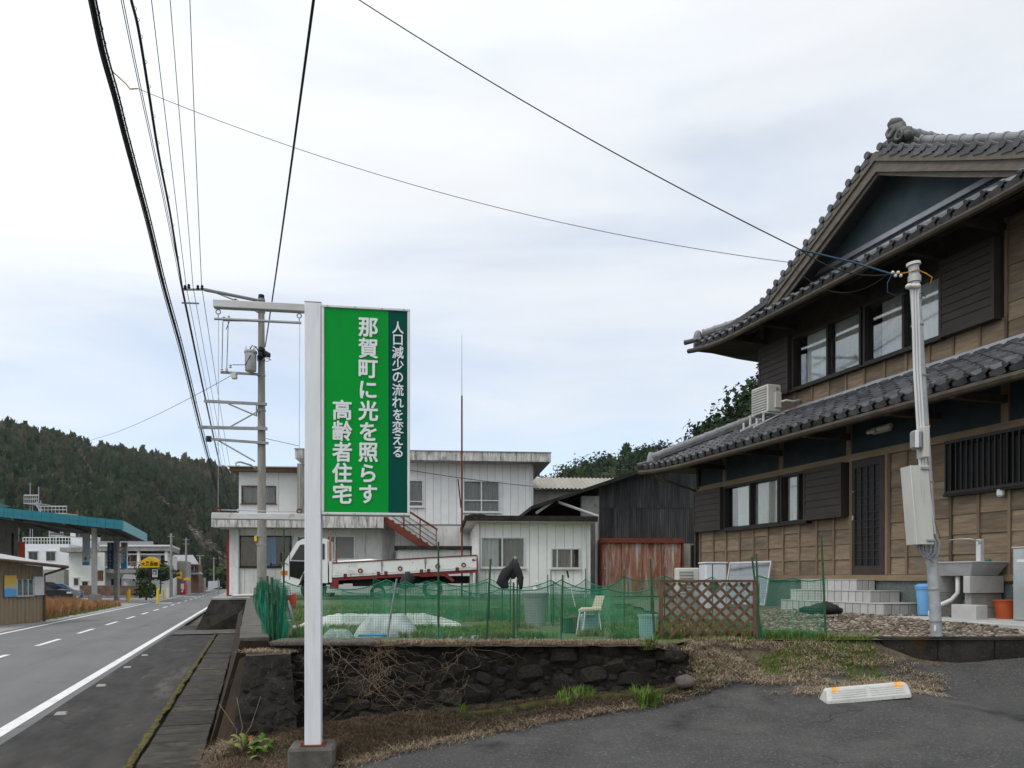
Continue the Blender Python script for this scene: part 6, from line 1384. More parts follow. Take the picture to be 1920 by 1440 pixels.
for (ua, ub) in ((ru0-.2, apex), (apex, apex+(apex-ru0))):
    m.hexa([(ua, VB-.5, rline(ua)-.12), (ub, VB-.5, rline(ub)-.12), (ub, VB+9, rline(ub)-.12), (ua, VB+9, rline(ua)-.12), (ua, VB-.5, rline(ua)), (ub, VB-.5, rline(ub)), (ub, VB+9, rline(ub)), (ua, VB+9, rline(ua))])
m.build('barn_roof', 'conc_dark', bn_)
m = MB(); m.path([(bu(1003), VB-.3, bz(965)), (bu(1042), VB-.3, bz(938)), (bu(1046), VB-.3, bz(945)), (bu(1118), VB-.3, bz(970))], .05, 8); m.build('rain_gutter', 'pvc', bn_, smooth=True)
m = MB(); q = bu(1117); m.tube((q, VB-.1, GZ), (q, VB-.1, bz(975)), .05, n=8); m.build('downpipe', 'pvc', bn_, smooth=True)
rs = empty('rusty_shed', 'small lean-to with rusty red sheet-metal sliding doors', 'shed', WF, (bu(1200), VB-.6, GZ)); VS = VB-.6
s0, s1 = WF.front(1129, 1000, VS)[0], WF.front(1277, 1000, VS)[0]; sz = WF.front(1200, 1018, VS)[1]
m = MB(); m.box(s0-.04, s1+.04, VS+.06, VB+.0, GZ, sz+.10); m.build('shed_core', 'rustpaint', rs)
n = 4
for i in range(n): a, b = s0+(s1-s0)*i/n, s0+(s1-s0)*(i+1)/n; m = MB(); m.cbox(a+.006, b-.006, VS+.0-.03*(i % 2), VS+.05, GZ+.03, sz, .006); m.build('metal_sheet', 'rustsheet', rs)
m = MB(); m.box(s0-.06, s1+.06, VS-.10, VS+.06, sz, sz+.16); m.build('door_rail', 'rustpaint', rs)
for u in (s0-.05, s1+.03): m = MB(); m.box(u, u+.05, VS-.05, VS+.05, GZ, sz+.19); m.build('door_post', 'rustpaint', rs)
m = MB(); m.ball((s0+.09, VS-.06, WF.front(1135, 1066, VS)[1]), .035, 8, 5); m.build('handle', 'galv', rs)
m = MB(); u = s1+.1; m.box(u, u+.34, VB-.25, VB-.02, GZ+.3, sz); m.build('grey_panel', 'corr_light', rs); m = MB(); m.box(u+.36, u+.60, VB-.2, VB-.02, GZ+.55, sz); o = m.build('side_window', 'woodbeam', rs); m = MB(); m.box(u+.39, u+.57, VB-.215, VB-.202, GZ+.6, sz-.05); m.build('pane', 'carglass', o)
bb = empty('grey_shed', 'shed with pale corrugated cement roof behind the barn', 'shed', WF, (4, 37, GZ)); V3 = 37
g0, g1 = WF.front(985, 900, V3)[0], WF.front(1190, 900, V3)[0]; zb1, zb0 = WF.front(1080, 896, V3+2)[1], WF.front(1080, 916, V3-.5)[1]
n = 7
for i in range(n):
    a, b = g0+(g1-g0)*i/n, g0+(g1-g0)*(i+1)/n; m = MB(); k = max(8, int((b-a)/.20*4)); m.grid(lambda u, v: (a+(b-a)*u, V3-.5+2.5*v, zb0+(zb1-zb0)*v+.03*math.sin((a+(b-a)*u)/.20*6.283)), k, 1); m.build('roof_sheet', 'corr_light', bb)
m = MB(); m.box(g0, g1, V3, V3+3, GZ, zb0-.02); m.build('shed_wall', 'corr_light', bb)

# ================================================================== FLATBED TRUCK (front left, seen from its left side)
TF = Sub(7.0, 528, 23.4)
def wheel(parent, c, r, wd, mat='chrome', ax='y'):
    m = MB(); P = [(r*.62, -wd/2), (r*.94, -wd/2), (r, -wd*.3), (r, wd*.3), (r*.94, wd/2), (r*.62, wd/2)]
    m.lathe((0, 0, 0), P, 20, False); m.v = [((c[0]+x, c[1]+z, c[2]+y) if ax == 'y' else (c[0]+z, c[1]+x, c[2]+y)) for x, y, z in m.v]; t = m.build('wheel', 'rubber', parent, smooth=True)
    q = MB(); q.lathe((0, 0, 0), [(.01, -wd*.30), (r*.18, -wd*.32), (r*.22, -wd*.2), (r*.55, -wd*.25), (r*.64, -wd*.45), (r*.64, wd*.4)], 16); q.v = [((c[0]+x, c[1]+z, c[2]+y) if ax == 'y' else (c[0]+z, c[1]+x, c[2]+y)) for x, y, z in q.v]; q.build('rim', mat, t, smooth=True)
    for k in range(5):
        an_ = k*1.2566; q = MB(); q.tube((c[0]+.12*r*math.cos(an_), c[1]-wd*.34, c[2]+.12*r*math.sin(an_)), (c[0]+.6*r*math.cos(an_), c[1]-wd*.38, c[2]+.6*r*math.sin(an_)), r*.07, n=5) if ax == 'y' else q.tube((c[0]-wd*.34, c[1]+.12*r*math.cos(an_), c[2]+.12*r*math.sin(an_)), (c[0]-wd*.38, c[1]+.6*r*math.cos(an_), c[2]+.6*r*math.sin(an_)), r*.07, n=5)
        q.build('spoke', mat, t)
    return t
tk = empty('flatbed_truck', 'old white flatbed truck with rusty red frame parked behind the garden', 'truck', TF, (3, 0, GZ))
g = GZ
# cab: side profile extruded across the width, side windows set in
def cabz(h): return g+h
prof = [(0.03, .42), (0.0, .62), (0.02, .98), (.10, 1.12), (.52, 1.74), (.72, 1.84), (1.48, 1.86), (1.56, 1.78), (1.58, .50), (1.30, .50), (1.22, .78), (.98, .90), (.72, .78), (.62, .50), (.55, .42)]
prof = [(a*.87, b) for a, b in prof]
m = MB(); m.prism([(a, cabz(b)) for a, b in prof], 'y', -.04, 1.62); cab = m.build('cab', 'truckwhite', tk)
m = MB(); m.prism([(a, cabz(b)) for a, b in ((.28, 1.20), (.55, 1.66), (.92, 1.70), (.92, 1.18))], 'y', -.052, -.041); m.build('side_window', 'carglass', cab)
m = MB(); m.prism([(a, cabz(b)) for a, b in ((.97, 1.22), (.97, 1.70), (1.28, 1.70), (1.28, 1.22))], 'y', -.050, -.041); m.build('side_window', 'carglass', cab)
m = MB(); m.prism([(a, cabz(b)) for a, b in ((.24, .70), (.25, 1.17), (.92, 1.15), (.90, .98), (.70, .92), (.54, .62))], 'y', -.050, -.041); m.build('dark_door', 'carblack', cab)
m = MB(); m.cbox(.74, .86, -.075, -.05, cabz(1.02), cabz(1.06), .006); m.build('door_handle', 'chrome', cab)
m = MB(); m.hexa([(.10, .06, cabz(1.14)), (.12, .06, cabz(1.14)), (.12, 1.52, cabz(1.14)), (.10, 1.52, cabz(1.14)), (.49, .10, cabz(1.71)), (.51, .10, cabz(1.71)), (.51, 1.48, cabz(1.71)), (.49, 1.48, cabz(1.71))]); m.v = [(x-.012, y, z+.008) for x, y, z in m.v]; m.build('windscreen', 'carglass', cab)
m = MB(); m.cbox(-.02, .18, -.055, -.03, cabz(.74), cabz(.88), .006); m.build('indicator', 'amber', cab)
m = MB(); m.path([(.20, -.04, cabz(1.05)), (.06, -.22, cabz(1.15)), (.04, -.24, cabz(1.42))], .012, 6); m.cbox(-.0, .07, -.34, -.16, cabz(1.14), cabz(1.44), .03); m.build('mirror', 'black', cab)
m = MB(); m.path([(.12, .1, cabz(1.0)), (-.28, -.02, cabz(1.06))], .01, 6); m.ball((-.30, -.03, cabz(1.06)), .085, 10, 6, (.5, 1, 1)); m.build('mirror', 'black', cab, smooth=True)
m = MB(); m.box(.235, .25, -.046, -.0405, cabz(.60), cabz(1.72)); m.box(.94, .955, -.046, -.0405, cabz(.95), cabz(1.72)); m.build('door_seam', 'chassis', cab)
m = MB(); m.cbox(-.045, .03, .10, .34, cabz(.68), cabz(.86), .02); m.build('headlight', 'chrome', cab)
m = MB(); m.cbox(-.06, .06, -.02, 1.60, cabz(.40), cabz(.58), .02); m.build('bumper', 'truckwhite', tk)
# bed: pitched up a little towards the rear
def tb(x, z): return g+z-.14+.058*(x-1.4)
m = MB()
def bedbox(mb, x0, x1, y0, y1, z0, z1): mb.hexa([(x0, y0, tb(x0, z0)), (x1, y0, tb(x1, z0)), (x1, y1, tb(x1, z0)), (x0, y1, tb(x0, z0)), (x0, y0, tb(x0, z1)), (x1, y0, tb(x1, z1)), (x1, y1, tb(x1, z1)), (x0, y1, tb(x0, z1))]); return mb
bedbox(MB(), 1.44, 5.92, -.05, 1.70, .76, .84).build('bed_floor', 'truckred', tk)
bedbox(MB(), 1.42, 5.95, -.08, -.02, .70, .78).build('side_rail', 'truckred', tk)
sd_ = bedbox(MB(), 1.52, 5.90, -.10, -.06, .80, 1.22).build('side_gate', 'truckbed', tk)
bedbox(MB(), 1.52, 5.90, -.115, -.05, 1.222, 1.26).build('gate_cap', 'rustpaint', sd_); bedbox(MB(), 1.52, 5.90, -.11, -.09, .86, .89).build('gate_rib', 'truckbed', sd_)
for x in (2.35, 3.55, 4.70, 5.50):
    q = MB(); q.tube((x, -.105, tb(x, .96)), (x, -.125, tb(x, .96)), .075, n=12); q.build('round_marker', 'rust', sd_); q = MB(); q.tube((x, -.126, tb(x, .95)), (x, -.132, tb(x, .95)), .035, n=10); q.build('marker_lens', 'cream', sd_)
q = MB(); q.tube((5.8, -.104, tb(5.8, 1.10)), (5.8, -.112, tb(5.8, 1.10)), .04, n=8); q.build('marker_lens', 'redlens', sd_)
for x in (1.9, 2.9, 3.12, 4.2, 4.42, 5.3):
    q = MB(); q.cbox(x-.05, x+.05, -.125, -.10, tb(x, .80), tb(x, .90), .006); q.build('hinge', 'rustpaint', sd_)
for x in (3.0, 4.32):
    q = MB(); q.box(x-.012, x+.012, -.106, -.099, tb(x, .82), tb(x, 1.215)); q.build('gate_seam', 'chassis', sd_); q = MB(); q.cbox(x-.03, x+.03, -.13, -.104, tb(x, 1.08), tb(x, 1.20), .008); q.build('latch', 'steel', sd_)
bedbox(MB(), 1.52, 5.90, 1.70, 1.74, .80, 1.22).build('side_gate', 'truckbed', tk)
bedbox(MB(), 5.90, 5.94, -.10, 1.74, .78, 1.24).build('tail_gate', 'truckred', tk)
bedbox(MB(), 1.42, 1.50, -.10, 1.74, .66, 1.30).build('front_board', 'truckbed', tk)
for y in (-.09, 1.68): m = MB(); m.box(1.42, 1.48, y, y+.06, tb(1.4, .8), tb(1.4, 2.22 if y < 0 else 1.7)); m.build('guard_post', 'rustsheet', tk)

m = MB(); bedbox(m, 1.44, 1.70, -.09, -.05, .46, .74); m.build('step_bracket', 'truckred', tk)
m = MB(); m.prism([(4.05, tb(4.05, .74)), (4.2, tb(4.2, .66)), (4.9, tb(4.9, .66)), (5.15, tb(5.15, .46)), (5.22, tb(5.2, .50)), (4.98, tb(5, .73))], 'y', -.07, -.02); m.build('mud_guard', 'truckred', tk)
m = MB(); m.box(.8, 5.8, .45, .57, g+.48, g+.72); m.box(.8, 5.8, 1.0, 1.12, g+.48, g+.72); m.box(2.1, 3.3, .15, .5, g+.40, g+.70); m.box(3.4, 4.0, 1.0, 1.4, g+.35, g+.70); m.box(.6, 1.7, .1, 1.5, g+.45, g+.6); m.build('chassis', 'chassis', tk)
for x in (.86, 4.55):
    for y in (.10, 1.45): wheel(tk, (x, y, g+.31), .31, .19)
m = MB(); bedbox(m, 5.70, 5.80, -.02, .03, .10, .70); m.build('rear_stay', 'galv', tk)
# white car behind the truck
def car(name, label, fr, o, L, H, Wd, paint, prof, glasspoly, wheels, wr, axis_rot=0, group=None):
    e = empty(name, label, 'car', fr, o, group); ox, oy, oz = o; m = MB()
    rows = [(-Wd/2, .90, .0), (-Wd/2+.06, .985, .02), (-Wd/2+.2, 1, .03), (Wd/2-.2, 1, .03), (Wd/2-.06, .985, .02), (Wd/2, .90, .0)]
    n = len(prof)
    for (yy, kz, dx) in rows:
        for (x, z) in prof: m.v.append((ox+x, oy+yy*(1-.10*max(0, (z/H-.55))/.45), oz+(z if z < .5 else .5+(z-.5)*kz)))
    for r in range(len(rows)-1):
        for i in range(n): a = r*n+i; b = r*n+(i+1) % n; m.f.append((a, b, b+n, a+n))
    m.f.append(tuple(range(n))[::-1]); m.f.append(tuple(range((len(rows)-1)*n, len(rows)*n))); bd = m.build('body', paint, e, smooth=True)
    for poly in glasspoly:
        for sy in (-1, 1):
            q = MB(); pts = [(ox+x, oy+sy*(Wd/2*(1-.10*max(0, (z/H-.55))/.45)+.006), oz+.5+(z-.5)*.9) for x, z in poly]; q.add(pts, [tuple(range(len(pts)))]); q.build('side_window', 'carglass', bd)
    (xa, za), (xb, zb) = prof[3], prof[4]; q = MB(); q.add([(ox+xa+.08, oy-Wd*.40, oz+za+.03), (ox+xa+.08, oy+Wd*.40, oz+za+.03), (ox+xb-.04, oy+Wd*.36, oz+zb-.02), (ox+xb-.04, oy-Wd*.36, oz+zb-.02)], [(0, 1, 2, 3)]); q.v = [(x-.02, y, z+.02) for x, y, z in q.v]; q.build('windscreen', 'carglass', bd)
    for sy in (-1, 1): q = MB(); q.cbox(ox+prof[2][0]-.08, ox+prof[2][0]+.28, oy+sy*(Wd/2-.10)-.10, oy+sy*(Wd/2-.10)+.115, oz+prof[2][1]-.22, oz+prof[2][1]-.06, .03); q.build('headlight', 'chrome', bd)
    q = MB(); q.box(ox+prof[1][0]-.03, ox+prof[1][0]-.005, oy-.17, oy+.17, oz+.42, oz+.58); q.build('number_plate', 'yellowpost' if 'blue' in name else 'white', bd)
    for x in wheels:
        for sy in (-1, 1): wheel(e, (ox+x, oy+sy*(Wd/2-.09), oz+wr), wr, .19)
    return e, bd
wp_ = [(-1.9, .30), (-1.95, .62), (-1.85, .80), (-1.1, .95), (-.35, 1.40), (.9, 1.46), (1.6, 1.36), (1.9, .95), (1.95, .45), (1.9, .28)]
car('white_car', 'white hatchback mostly hidden behind the flatbed truck', Sub(-8, 660, 27.2), (0, 0, GZ-.14), 3.9, 1.46, 1.62, 'carwhite', wp_, [[(-.95, .98), (-.32, 1.32), (.1, 1.34), (.1, .98)], [(.2, .98), (.2, 1.35), (.9, 1.36), (1.5, 1.0)]], (-1.2, 1.2), .29)

# ================================================================== DARK BLOCK AT THE ROADSIDE
kbw = empty('roadside_block', 'black stained concrete retaining corner beside the road', 'wall', RF, (-1.2, 30, -1.8))
m = MB(); m.hexa([(-1.86, 28.2, -1.95), (.4, 28.6, -1.95), (.5, 33, -1.95), (-1.7, 46, -1.95), (-1.30, 28.9, -.76), (.45, 28.8, -.76), (.5, 33, -.76), (-1.1, 46, -.76)]); m.build('block_face', 'conc_dark', kbw)
m = MB(); m.hexa([(-1.32, 28.88, -.758), (.46, 28.78, -.758), (.5, 33, -.758), (-1.12, 46, -.758), (-1.32, 28.88, -.70), (.46, 28.78, -.70), (.5, 33, -.70), (-1.12, 46, -.70)]); m.build('block_cap', 'conc', kbw)
m = MB(); m.path([(-.6, 28.7, -.62), (.1, 28.7, -.60)], .05, 8); m.build('drain_pipe', 'pvc', kbw, smooth=True)

# ================================================================== LEFT SIDE OF THE ROAD
def rx(px, y): return RF.front(px, 1000, y)[0]
def atroad(px, py):                                   # a photo pixel on the road-level ground -> street coordinates
    D = 1.7*FPX/max(4, (py-HY-5.8)); x = (px-CX)/FPX*D; X, Y = RF.inv(x, D); return X, Y
def gxy(px, D): return RF.inv((px-CX)/FPX*D, D)
def zat(py, D): return (HY-py)/FPX*D
# dead grass verge and pale lot surface by the canopy
LWp = [gxy(81, 33), gxy(190, 46.5), gxy(260, 54), gxy(420, 90), gxy(100, 120), gxy(-300, 90), gxy(-300, 33)]
sheet('forecourt', RF, [(-8.06, 20), (-8.06, 140), (-60, 140), (-60, 20)], lambda x, y: road_z(y)-.012, 'greywall')
# --- tan shed
SD = 33.0; shf = Frame(700)
ts = empty('tan_shed', 'tan corrugated metal shed with grey roof at the roadside', 'shed', W0, PX(40, 1165, SD))
cx1, cz0 = (80-CX)/FPX*SD, zat(1168, SD); 
NL = Vector(PX(-120, 1190, 27.5)); NR = Vector(PX(80, 1166, SD)); dirv = (NR-NL); dirv.z = 0; LL = dirv.length; dirv.normalize(); per = Vector((-dirv.y, dirv.x, 0))
def sp3(s, d, z): v = NR-dirv*s+per*d; return (v.x, v.y, z)
gzs = road_z(32)-.02; ztop_r, ztop_l = zat(1062, SD), zat(1048, 30)
def shtop(s): return ztop_r+(.35)*min(1, s/6.0)
hw = [(1.15, 3.0)]                                    # window opening measured later
# corrugated front wall
m = MB(); n = 300
def fsh(u, v): s = u*LL; x, y, z = sp3(s, 0, gzs+(shtop(s)-gzs)*v); k = .018 if (int(s/.115) % 2) else -.018; return (x+per.x*k, y+per.y*k, z)
m.grid(fsh, n, 1); m.build('front_wall', 'tan', ts)
m = MB()
for a, b in ((.03, .03),): pass
m.hexa([sp3(0, .05, gzs), sp3(LL, .05, gzs), sp3(LL, 5, gzs), sp3(0, 5, gzs), sp3(0, .05, shtop(0)-.02), sp3(LL, .05, shtop(LL)-.02), sp3(LL, 5, shtop(LL)), sp3(0, 5, shtop(0))]); m.build('shed_core', 'tan', ts)
m = MB(); m.hexa([sp3(-.5, -.7, ztop_r-.02), sp3(LL, -.7, shtop(LL)-.02), sp3(LL, 5.5, shtop(LL)+1.3), sp3(-.5, 5.5, ztop_r+1.0), sp3(-.5, -.7, ztop_r+.05), sp3(LL, -.7, shtop(LL)+.05), sp3(LL, 5.5, shtop(LL)+1.4), sp3(-.5, 5.5, ztop_r+1.1)]); m.build('shed_roof', 'roofgrey', ts)
m = MB(); m.path([sp3(-.52, -.76, ztop_r-.02), sp3(LL, -.76, shtop(LL)-.02)], .07, 8); m.build('rain_gutter', 'brownblind', ts, smooth=True)
m = MB(); m.path([sp3(-.45, -.74, ztop_r-.06), sp3(-.02, -.08, ztop_r-.35), sp3(.0, -.08, ztop_r-.6), sp3(.0, -.08, gzs)], .05, 8); m.build('downpipe', 'brownblind', ts, smooth=True)
def s_of(px):                                         # distance along the wall for a photo column
    r = (px-CX)/FPX; A_ = NR; return (A_.x-r*A_.y)/(dirv.x-r*dirv.y)
def slab(s0, s1, z0, z1, d0, d1, name, mat, par): 
    m = MB(); m.hexa([sp3(s0, d0, z0), sp3(s1, d0, z0), sp3(s1, d1, z0), sp3(s0, d1, z0), sp3(s0, d0, z1), sp3(s1, d0, z1), sp3(s1, d1, z1), sp3(s0, d1, z1)]); return m.build(name, mat, par)
s0, s1 = s_of(59), s_of(28); z0, z1 = zat(1116, 31.8), zat(1086, 31.8)
wn = slab(s0, s1, z0, z1, -.06, -.02, 'window', 'plastic_teal', ts)
for k in range(4): t = s0+(s1-s0)*k/3; slab(t-.03, t+.03, z0, z1, -.10, -.062, 'window_frame', 'alu', wn)
slab(s0-.03, s1+.03, z0-.06, z0-.005, -.12, -.03, 'sill', 'alu', wn)
for k in range(3): slab(s0+(s1-s0)*k/3+.035, s0+(s1-s0)*(k+1)/3-.035, z0+.02, z1-.02, -.075, -.07, 'pane', 'glass', wn)
slab(s_of(78), s_of(60), zat(1116, 32.5), zat(1081, 32.5), -.12, -.05, 'shutter_panel', 'white', ts)
slab(s_of(27), s_of(5), zat(1119, 31), zat(1079, 31), -.10, -.05, 'poster', 'poster', ts)
# --- petrol station canopy
cn = empty('station_canopy', 'old petrol station canopy with teal fascia on concrete posts', 'canopy', W0, PX(180, 1126, 66))
Pa, Pb, Pc = PX(-160, 934, 55.7), PX(231, 976, 60), PX(276, 1001, 74)
Pd = tuple(Pa[i]+Pc[i]-Pb[i] for i in range(3))
def dz(p, h): return (p[0], p[1], p[2]-h)
q = [Pa, Pb, Pc, Pd]
def lerp3(a, b, t): return tuple(a[i]+(b[i]-a[i])*t for i in range(3))
# fascia built as metal strips
for row in range(2):
    for k in range(22):
        a, b = lerp3(Pa, Pb, k/22), lerp3(Pa, Pb, (k+1)/22-.0012); h0, h1 = .36*row+.004, .36*(row+1)-.012
        m = MB(); m.hexa([dz(a, h1), dz(b, h1), (b[0], b[1]+.1, b[2]-h1), (a[0], a[1]+.1, a[2]-h1), dz(a, h0), dz(b, h0), (b[0], b[1]+.1, b[2]-h0), (a[0], a[1]+.1, a[2]-h0)]); m.build('fascia_strip', 'teal', cn)
for row in range(3):
    a, b = Pb, Pc; h0, h1 = .26*row, .26*(row+1)-.015; m = MB(); m.hexa([dz(a, h1), dz(b, h1), (b[0]-.1, b[1], b[2]-h1), (a[0]-.1, a[1], a[2]-h1), dz(a, h0), dz(b, h0), (b[0]-.1, b[1], b[2]-h0), (a[0]-.1, a[1], a[2]-h0)]); m.build('fascia_strip', 'teal_light', cn)
m = MB(); m.hexa([dz(p, .62) for p in q]+[dz(p, .05) for p in q]); m.v = [(x-.2, y+.14, z) for x, y, z in m.v]; m.build('canopy_slab', 'soffit', cn)
for t in (.2, .45, .7, .9): a, b = lerp3(dz(Pa, .72), dz(Pb, .72), t), lerp3(dz(Pd, .72), dz(Pc, .72), t); m = MB(); m.tube(a, b, .12, n=4); m.build('soffit_beam', 'soffit', cn)
a = lerp3(dz(Pa, .72), dz(Pb, .72), .35); m = MB(); m.tube(a, lerp3(dz(Pd, .72), dz(Pc, .72), .95), .07, n=6); m.build('soffit_pipe', 'greywall', cn)
for (px, D, pyt, w_, mt) in ((177, 62, 980, .17, 'conc_light'), (219, 70, 1000, .19, 'conc')):
    x = (px-CX)/FPX*D; gz = road_z(gxy(px, D)[1]); m = MB(); m.cbox(x-w_, x+w_, D-w_, D+w_, gz-.02, zat(pyt, D)-.2, .03); m.build('canopy_post', mt, cn)
m = MB(); x = (177-CX)/FPX*62; gz = road_z(60); m.cbox(x-.32, x+.42, 61.6, 62.4, gz-.02, gz+.65, .08); m.build('post_base', 'stainwall', cn)
m = MB(); m.hexa([PX(-100, 965, 60), PX(20, 950, 58), PX(20, 950, 66), PX(-100, 965, 68), PX(-100, 925, 60), PX(-5, 942, 58), PX(-5, 942, 66), PX(-100, 925, 68)]); m.build('upper_roof', 'teal_light', cn)
so_ = empty('station_office', 'dark glazed petrol station office under the canopy', 'building', W0, PX(-20, 1080, 68))
m = MB(); m.hexa([PX(-160, 1120, 52), PX(33, 1118, 64), PX(36, 1118, 74), PX(-160, 1120, 74), PX(-160, 960, 52), PX(33, 978, 64), PX(36, 985, 74), PX(-160, 960, 74)]); m.build('office_body', 'stainwall', so_)
for k in range(6):
    pa, pb = -52+13.2*k, -52+13.2*(k+1)-1.4; Da, Db = 52+12*(pa+160)/193, 52+12*(pb+160)/193
    m = MB(); m.hexa([PX(pa, 1085, Da-.15), PX(pb, 1085, Db-.15), PX(pb, 1085, Db), PX(pa, 1085, Da), PX(pa, 998+.0*k, Da-.15), PX(pb, 1000, Db-.15), PX(pb, 1000, Db), PX(pa, 998, Da)]); m.build('pane', 'carglass', so_)
m = MB(); m.hexa([PX(34, 1060, 62), PX(47, 1060, 62), PX(47, 1060, 62.3), PX(34, 1060, 62.3), PX(34, 1016, 62), PX(47, 1016, 62), PX(47, 1016, 62.3), PX(34, 1016, 62.3)]); m.build('rusty_side_panel', 'redpaint', so_)
# --- vertical shop signs
def vsign(name, px0, px1, py0, py1, D, mat, label, txt=None, tmat='white', size=.3, pitch=None, cap=None, pole=0):
    x0, x1 = (px0-CX)/FPX*D, (px1-CX)/FPX*D; z0, z1 = zat(py1, D), zat(py0, D); e = empty(name, label, 'sign', W0, ((x0+x1)/2, D, z0))
    m = MB(); m.cbox(x0, x1, D-.10, D+.10, z0, z1, .02); b = m.build('sign_body', mat, e)
    if cap:
        for (a, c, mt) in cap: m = MB(); m.box(x0+.01, x1-.01, D-.115, D-.102, z0+(z1-z0)*a, z0+(z1-z0)*c); m.build('sign_band', mt, b)
    if txt: text_part(txt, size, tmat, b, ((x0+x1)/2, D-.125, z1-(pitch or size)*.62-(.0)), vertical=pitch or size, bold=size*.012, thick=.01)
    if pole:
        for t in (.25, .8): z = z0+(z1-z0)*t; m = MB(); m.tube(((x0+x1)/2, D, z), ((pole-CX)/FPX*D, D, z), .04, n=6); m.build('bracket', 'steel', e)
    else: m = MB(); m.tube(((x0+x1)/2, D+.13, road_z(D)-.05), ((x0+x1)/2, D+.13, z1), .05, n=8); m.build('sign_pole', 'steel', e)
    return e, b, (x0, x1, z0, z1)
e, b, q = vsign('pale_sign', 155.5, 168.5, 1000, 1060, 67, 'signpale', 'faded pale blue-white vertical shop sign left of the canopy post', cap=[(0, .10, 'skyblue'), (.10, .32, 'white')], pole=177)
text_part('木', .36, 'black', b, ((q[0]+q[1])/2, 66.87, q[2]+(q[3]-q[2])*.20), bold=.006, thick=.01)
e, b, q = vsign('navy_sign', 202, 213, 1017, 1067, 72, 'navy', 'navy blue vertical shop sign with white lettering beneath the canopy', '三協アルミサッシ', 'signpale', .30, .31, pole=219)
e, b, q = vsign('logo_sign', 227.5, 239, 1017, 1067, 73, 'white', 'white and sky-blue vertical sign with an orange emblem on top', cap=[(0, .22, 'skyblue'), (.80, 1, 'cream')], pole=219)
xc, zc = (q[0]+q[1])/2, q[2]+(q[3]-q[2])*.90
for (P_) in ([(-.20, .02), (-.02, .20), (.20, .06), (.12, .0), (0, .07), (-.10, .0)], [(.20, -.02), (.02, -.20), (-.20, -.06), (-.12, .0), (0, -.07), (.10, .0)]):
    m = MB(); m.prism([(xc+a, zc+c) for a, c in P_], 'y', 72.87, 72.885); m.build('emblem', 'orange_logo', b)
for k in range(4): m = MB(); zz = q[2]+(q[3]-q[2])*(.72-.12*k); m.box(xc-.02-.05*(k % 2), xc+.10-.03*k, 72.87, 72.885, zz-.12, zz+.06); m.build('print_mark', 'greywall', b)
m = MB(); m.prism([(xc+.25, q[2]+2.0), (xc+.27, q[2]+.5), (xc-.05, q[2]+.5), (xc+.12, q[2]+1.1)], 'y', 72.868, 72.88); m.build('print_mark', 'skyblue', b)
# yellow hall sign with P board
ys = empty('hall_sign', 'yellow dome-topped hall sign with black lettering and a blue P board', 'sign', W0, PX(283, 1110, 80)); YDp = 80
def yp(px, py): x, y, z = PX(px, py, YDp); return (x, z)
m = MB(); m.prism([yp(264.5, 1064), yp(298, 1064), yp(298.5, 1052), yp(296, 1049), yp(288, 1045), yp(281, 1044), yp(274, 1046), yp(267, 1051), yp(264.5, 1053)], 'y', YDp-.12, YDp+.12); b = m.build('sign_body', 'yellow', ys)
x, z = yp(281.3, 1058.3); text_part('大三会館', .44, 'black', b, (x, YDp-.13, z), bold=.012, thick=.01)
x, z = yp(282, 1053.3); text_part('味処・ご宴会', .13, 'rustpaint', b, (x, YDp-.13, z-.0), bold=.003, thick=.01)
x, z = yp(281, 1048.5); m = MB(); m.tube((x, YDp-.125, z), (x, YDp-.14, z), .14, n=16); m.build('crest', 'white', b); m = MB(); m.torus((x, YDp-.142, z), .07, .02, 'y'); m.build('crest_mark', 'navy', b)
x, z = yp(281, 1064); m = MB(); m.cbox(x-.10, x+.10, YDp-.08, YDp+.08, road_z(78), z, .01); m.build('sign_post', 'black', ys)
x0, z0 = yp(286, 1082); x1, z1 = yp(295.3, 1068); m = MB(); m.cbox(x0, x1, YDp-.06, YDp+.02, z0, z1, .01); b = m.build('parking_board', 'white', ys)
m = MB(); m.box(x0+.05, x1-.05, YDp-.072, YDp-.062, z0+.24, z1-.05); m.build('blue_field', 'navy', b); text_part('P', .44, 'white', b, ((x0+x1)/2, YDp-.082, z0+.36), bold=.012, thick=.01); text_part('P 大三', .13, 'rustpaint', b, ((x0+x1)/2, YDp-.07, z0+.10), thick=.01)
# --- far buildings
def skb(m, x0, x1, D0, D1, z0, z1):
    """box whose sides run back parallel to the road"""
    s = -.337*(D1-D0); m.hexa([(x0, D0, z0), (x1, D0, z0), (x1+s, D1, z0), (x0+s, D1, z0), (x0, D0, z1), (x1, D0, z1), (x1+s, D1, z1), (x0+s, D1, z1)])
def block(name, label, pxs, pys, D, dep, mat, wins=(), fasc=None, extra=None, cat='building'):
    """box building seen frontally; wins: (px0,px1,py0,py1,material)"""
    x0, x1 = [(p-CX)/FPX*D for p in pxs]; z1, z0 = zat(pys[0], D), road_z(D)-.1; e = empty(name, label, cat, W0, ((x0+x1)/2, D, z0))
    m = MB(); skb(m, x0, x1, D, D+dep, z0, z1); b = m.build('wall', mat, e)
    for (a, c, t, bt, mt) in wins:
        xa, xb = (a-CX)/FPX*D, (c-CX)/FPX*D; za, zb = zat(bt, D), zat(t, D)
        m = MB(); m.box(xa-.05, xb+.05, D-.05, D-.002, za-.05, zb+.05); w_ = m.build('window', 'alu' if mt != 'woodbrown' else 'woodbrown', b)
        k = 2 if c-a > 7 else 1
        for i in range(k): m = MB(); m.box(xa+(xb-xa)*i/k+.02, xa+(xb-xa)*(i+1)/k-.02, D-.075, D-.052, za, zb); m.build('pane', mt, w_)
        m = MB(); m.box(xa-.1, xb+.1, D-.20, D-.003, zb+.10, zb+.16); m.build('window_hood', mat, w_)
    return e, b, (x0, x1, z0, z1, D)
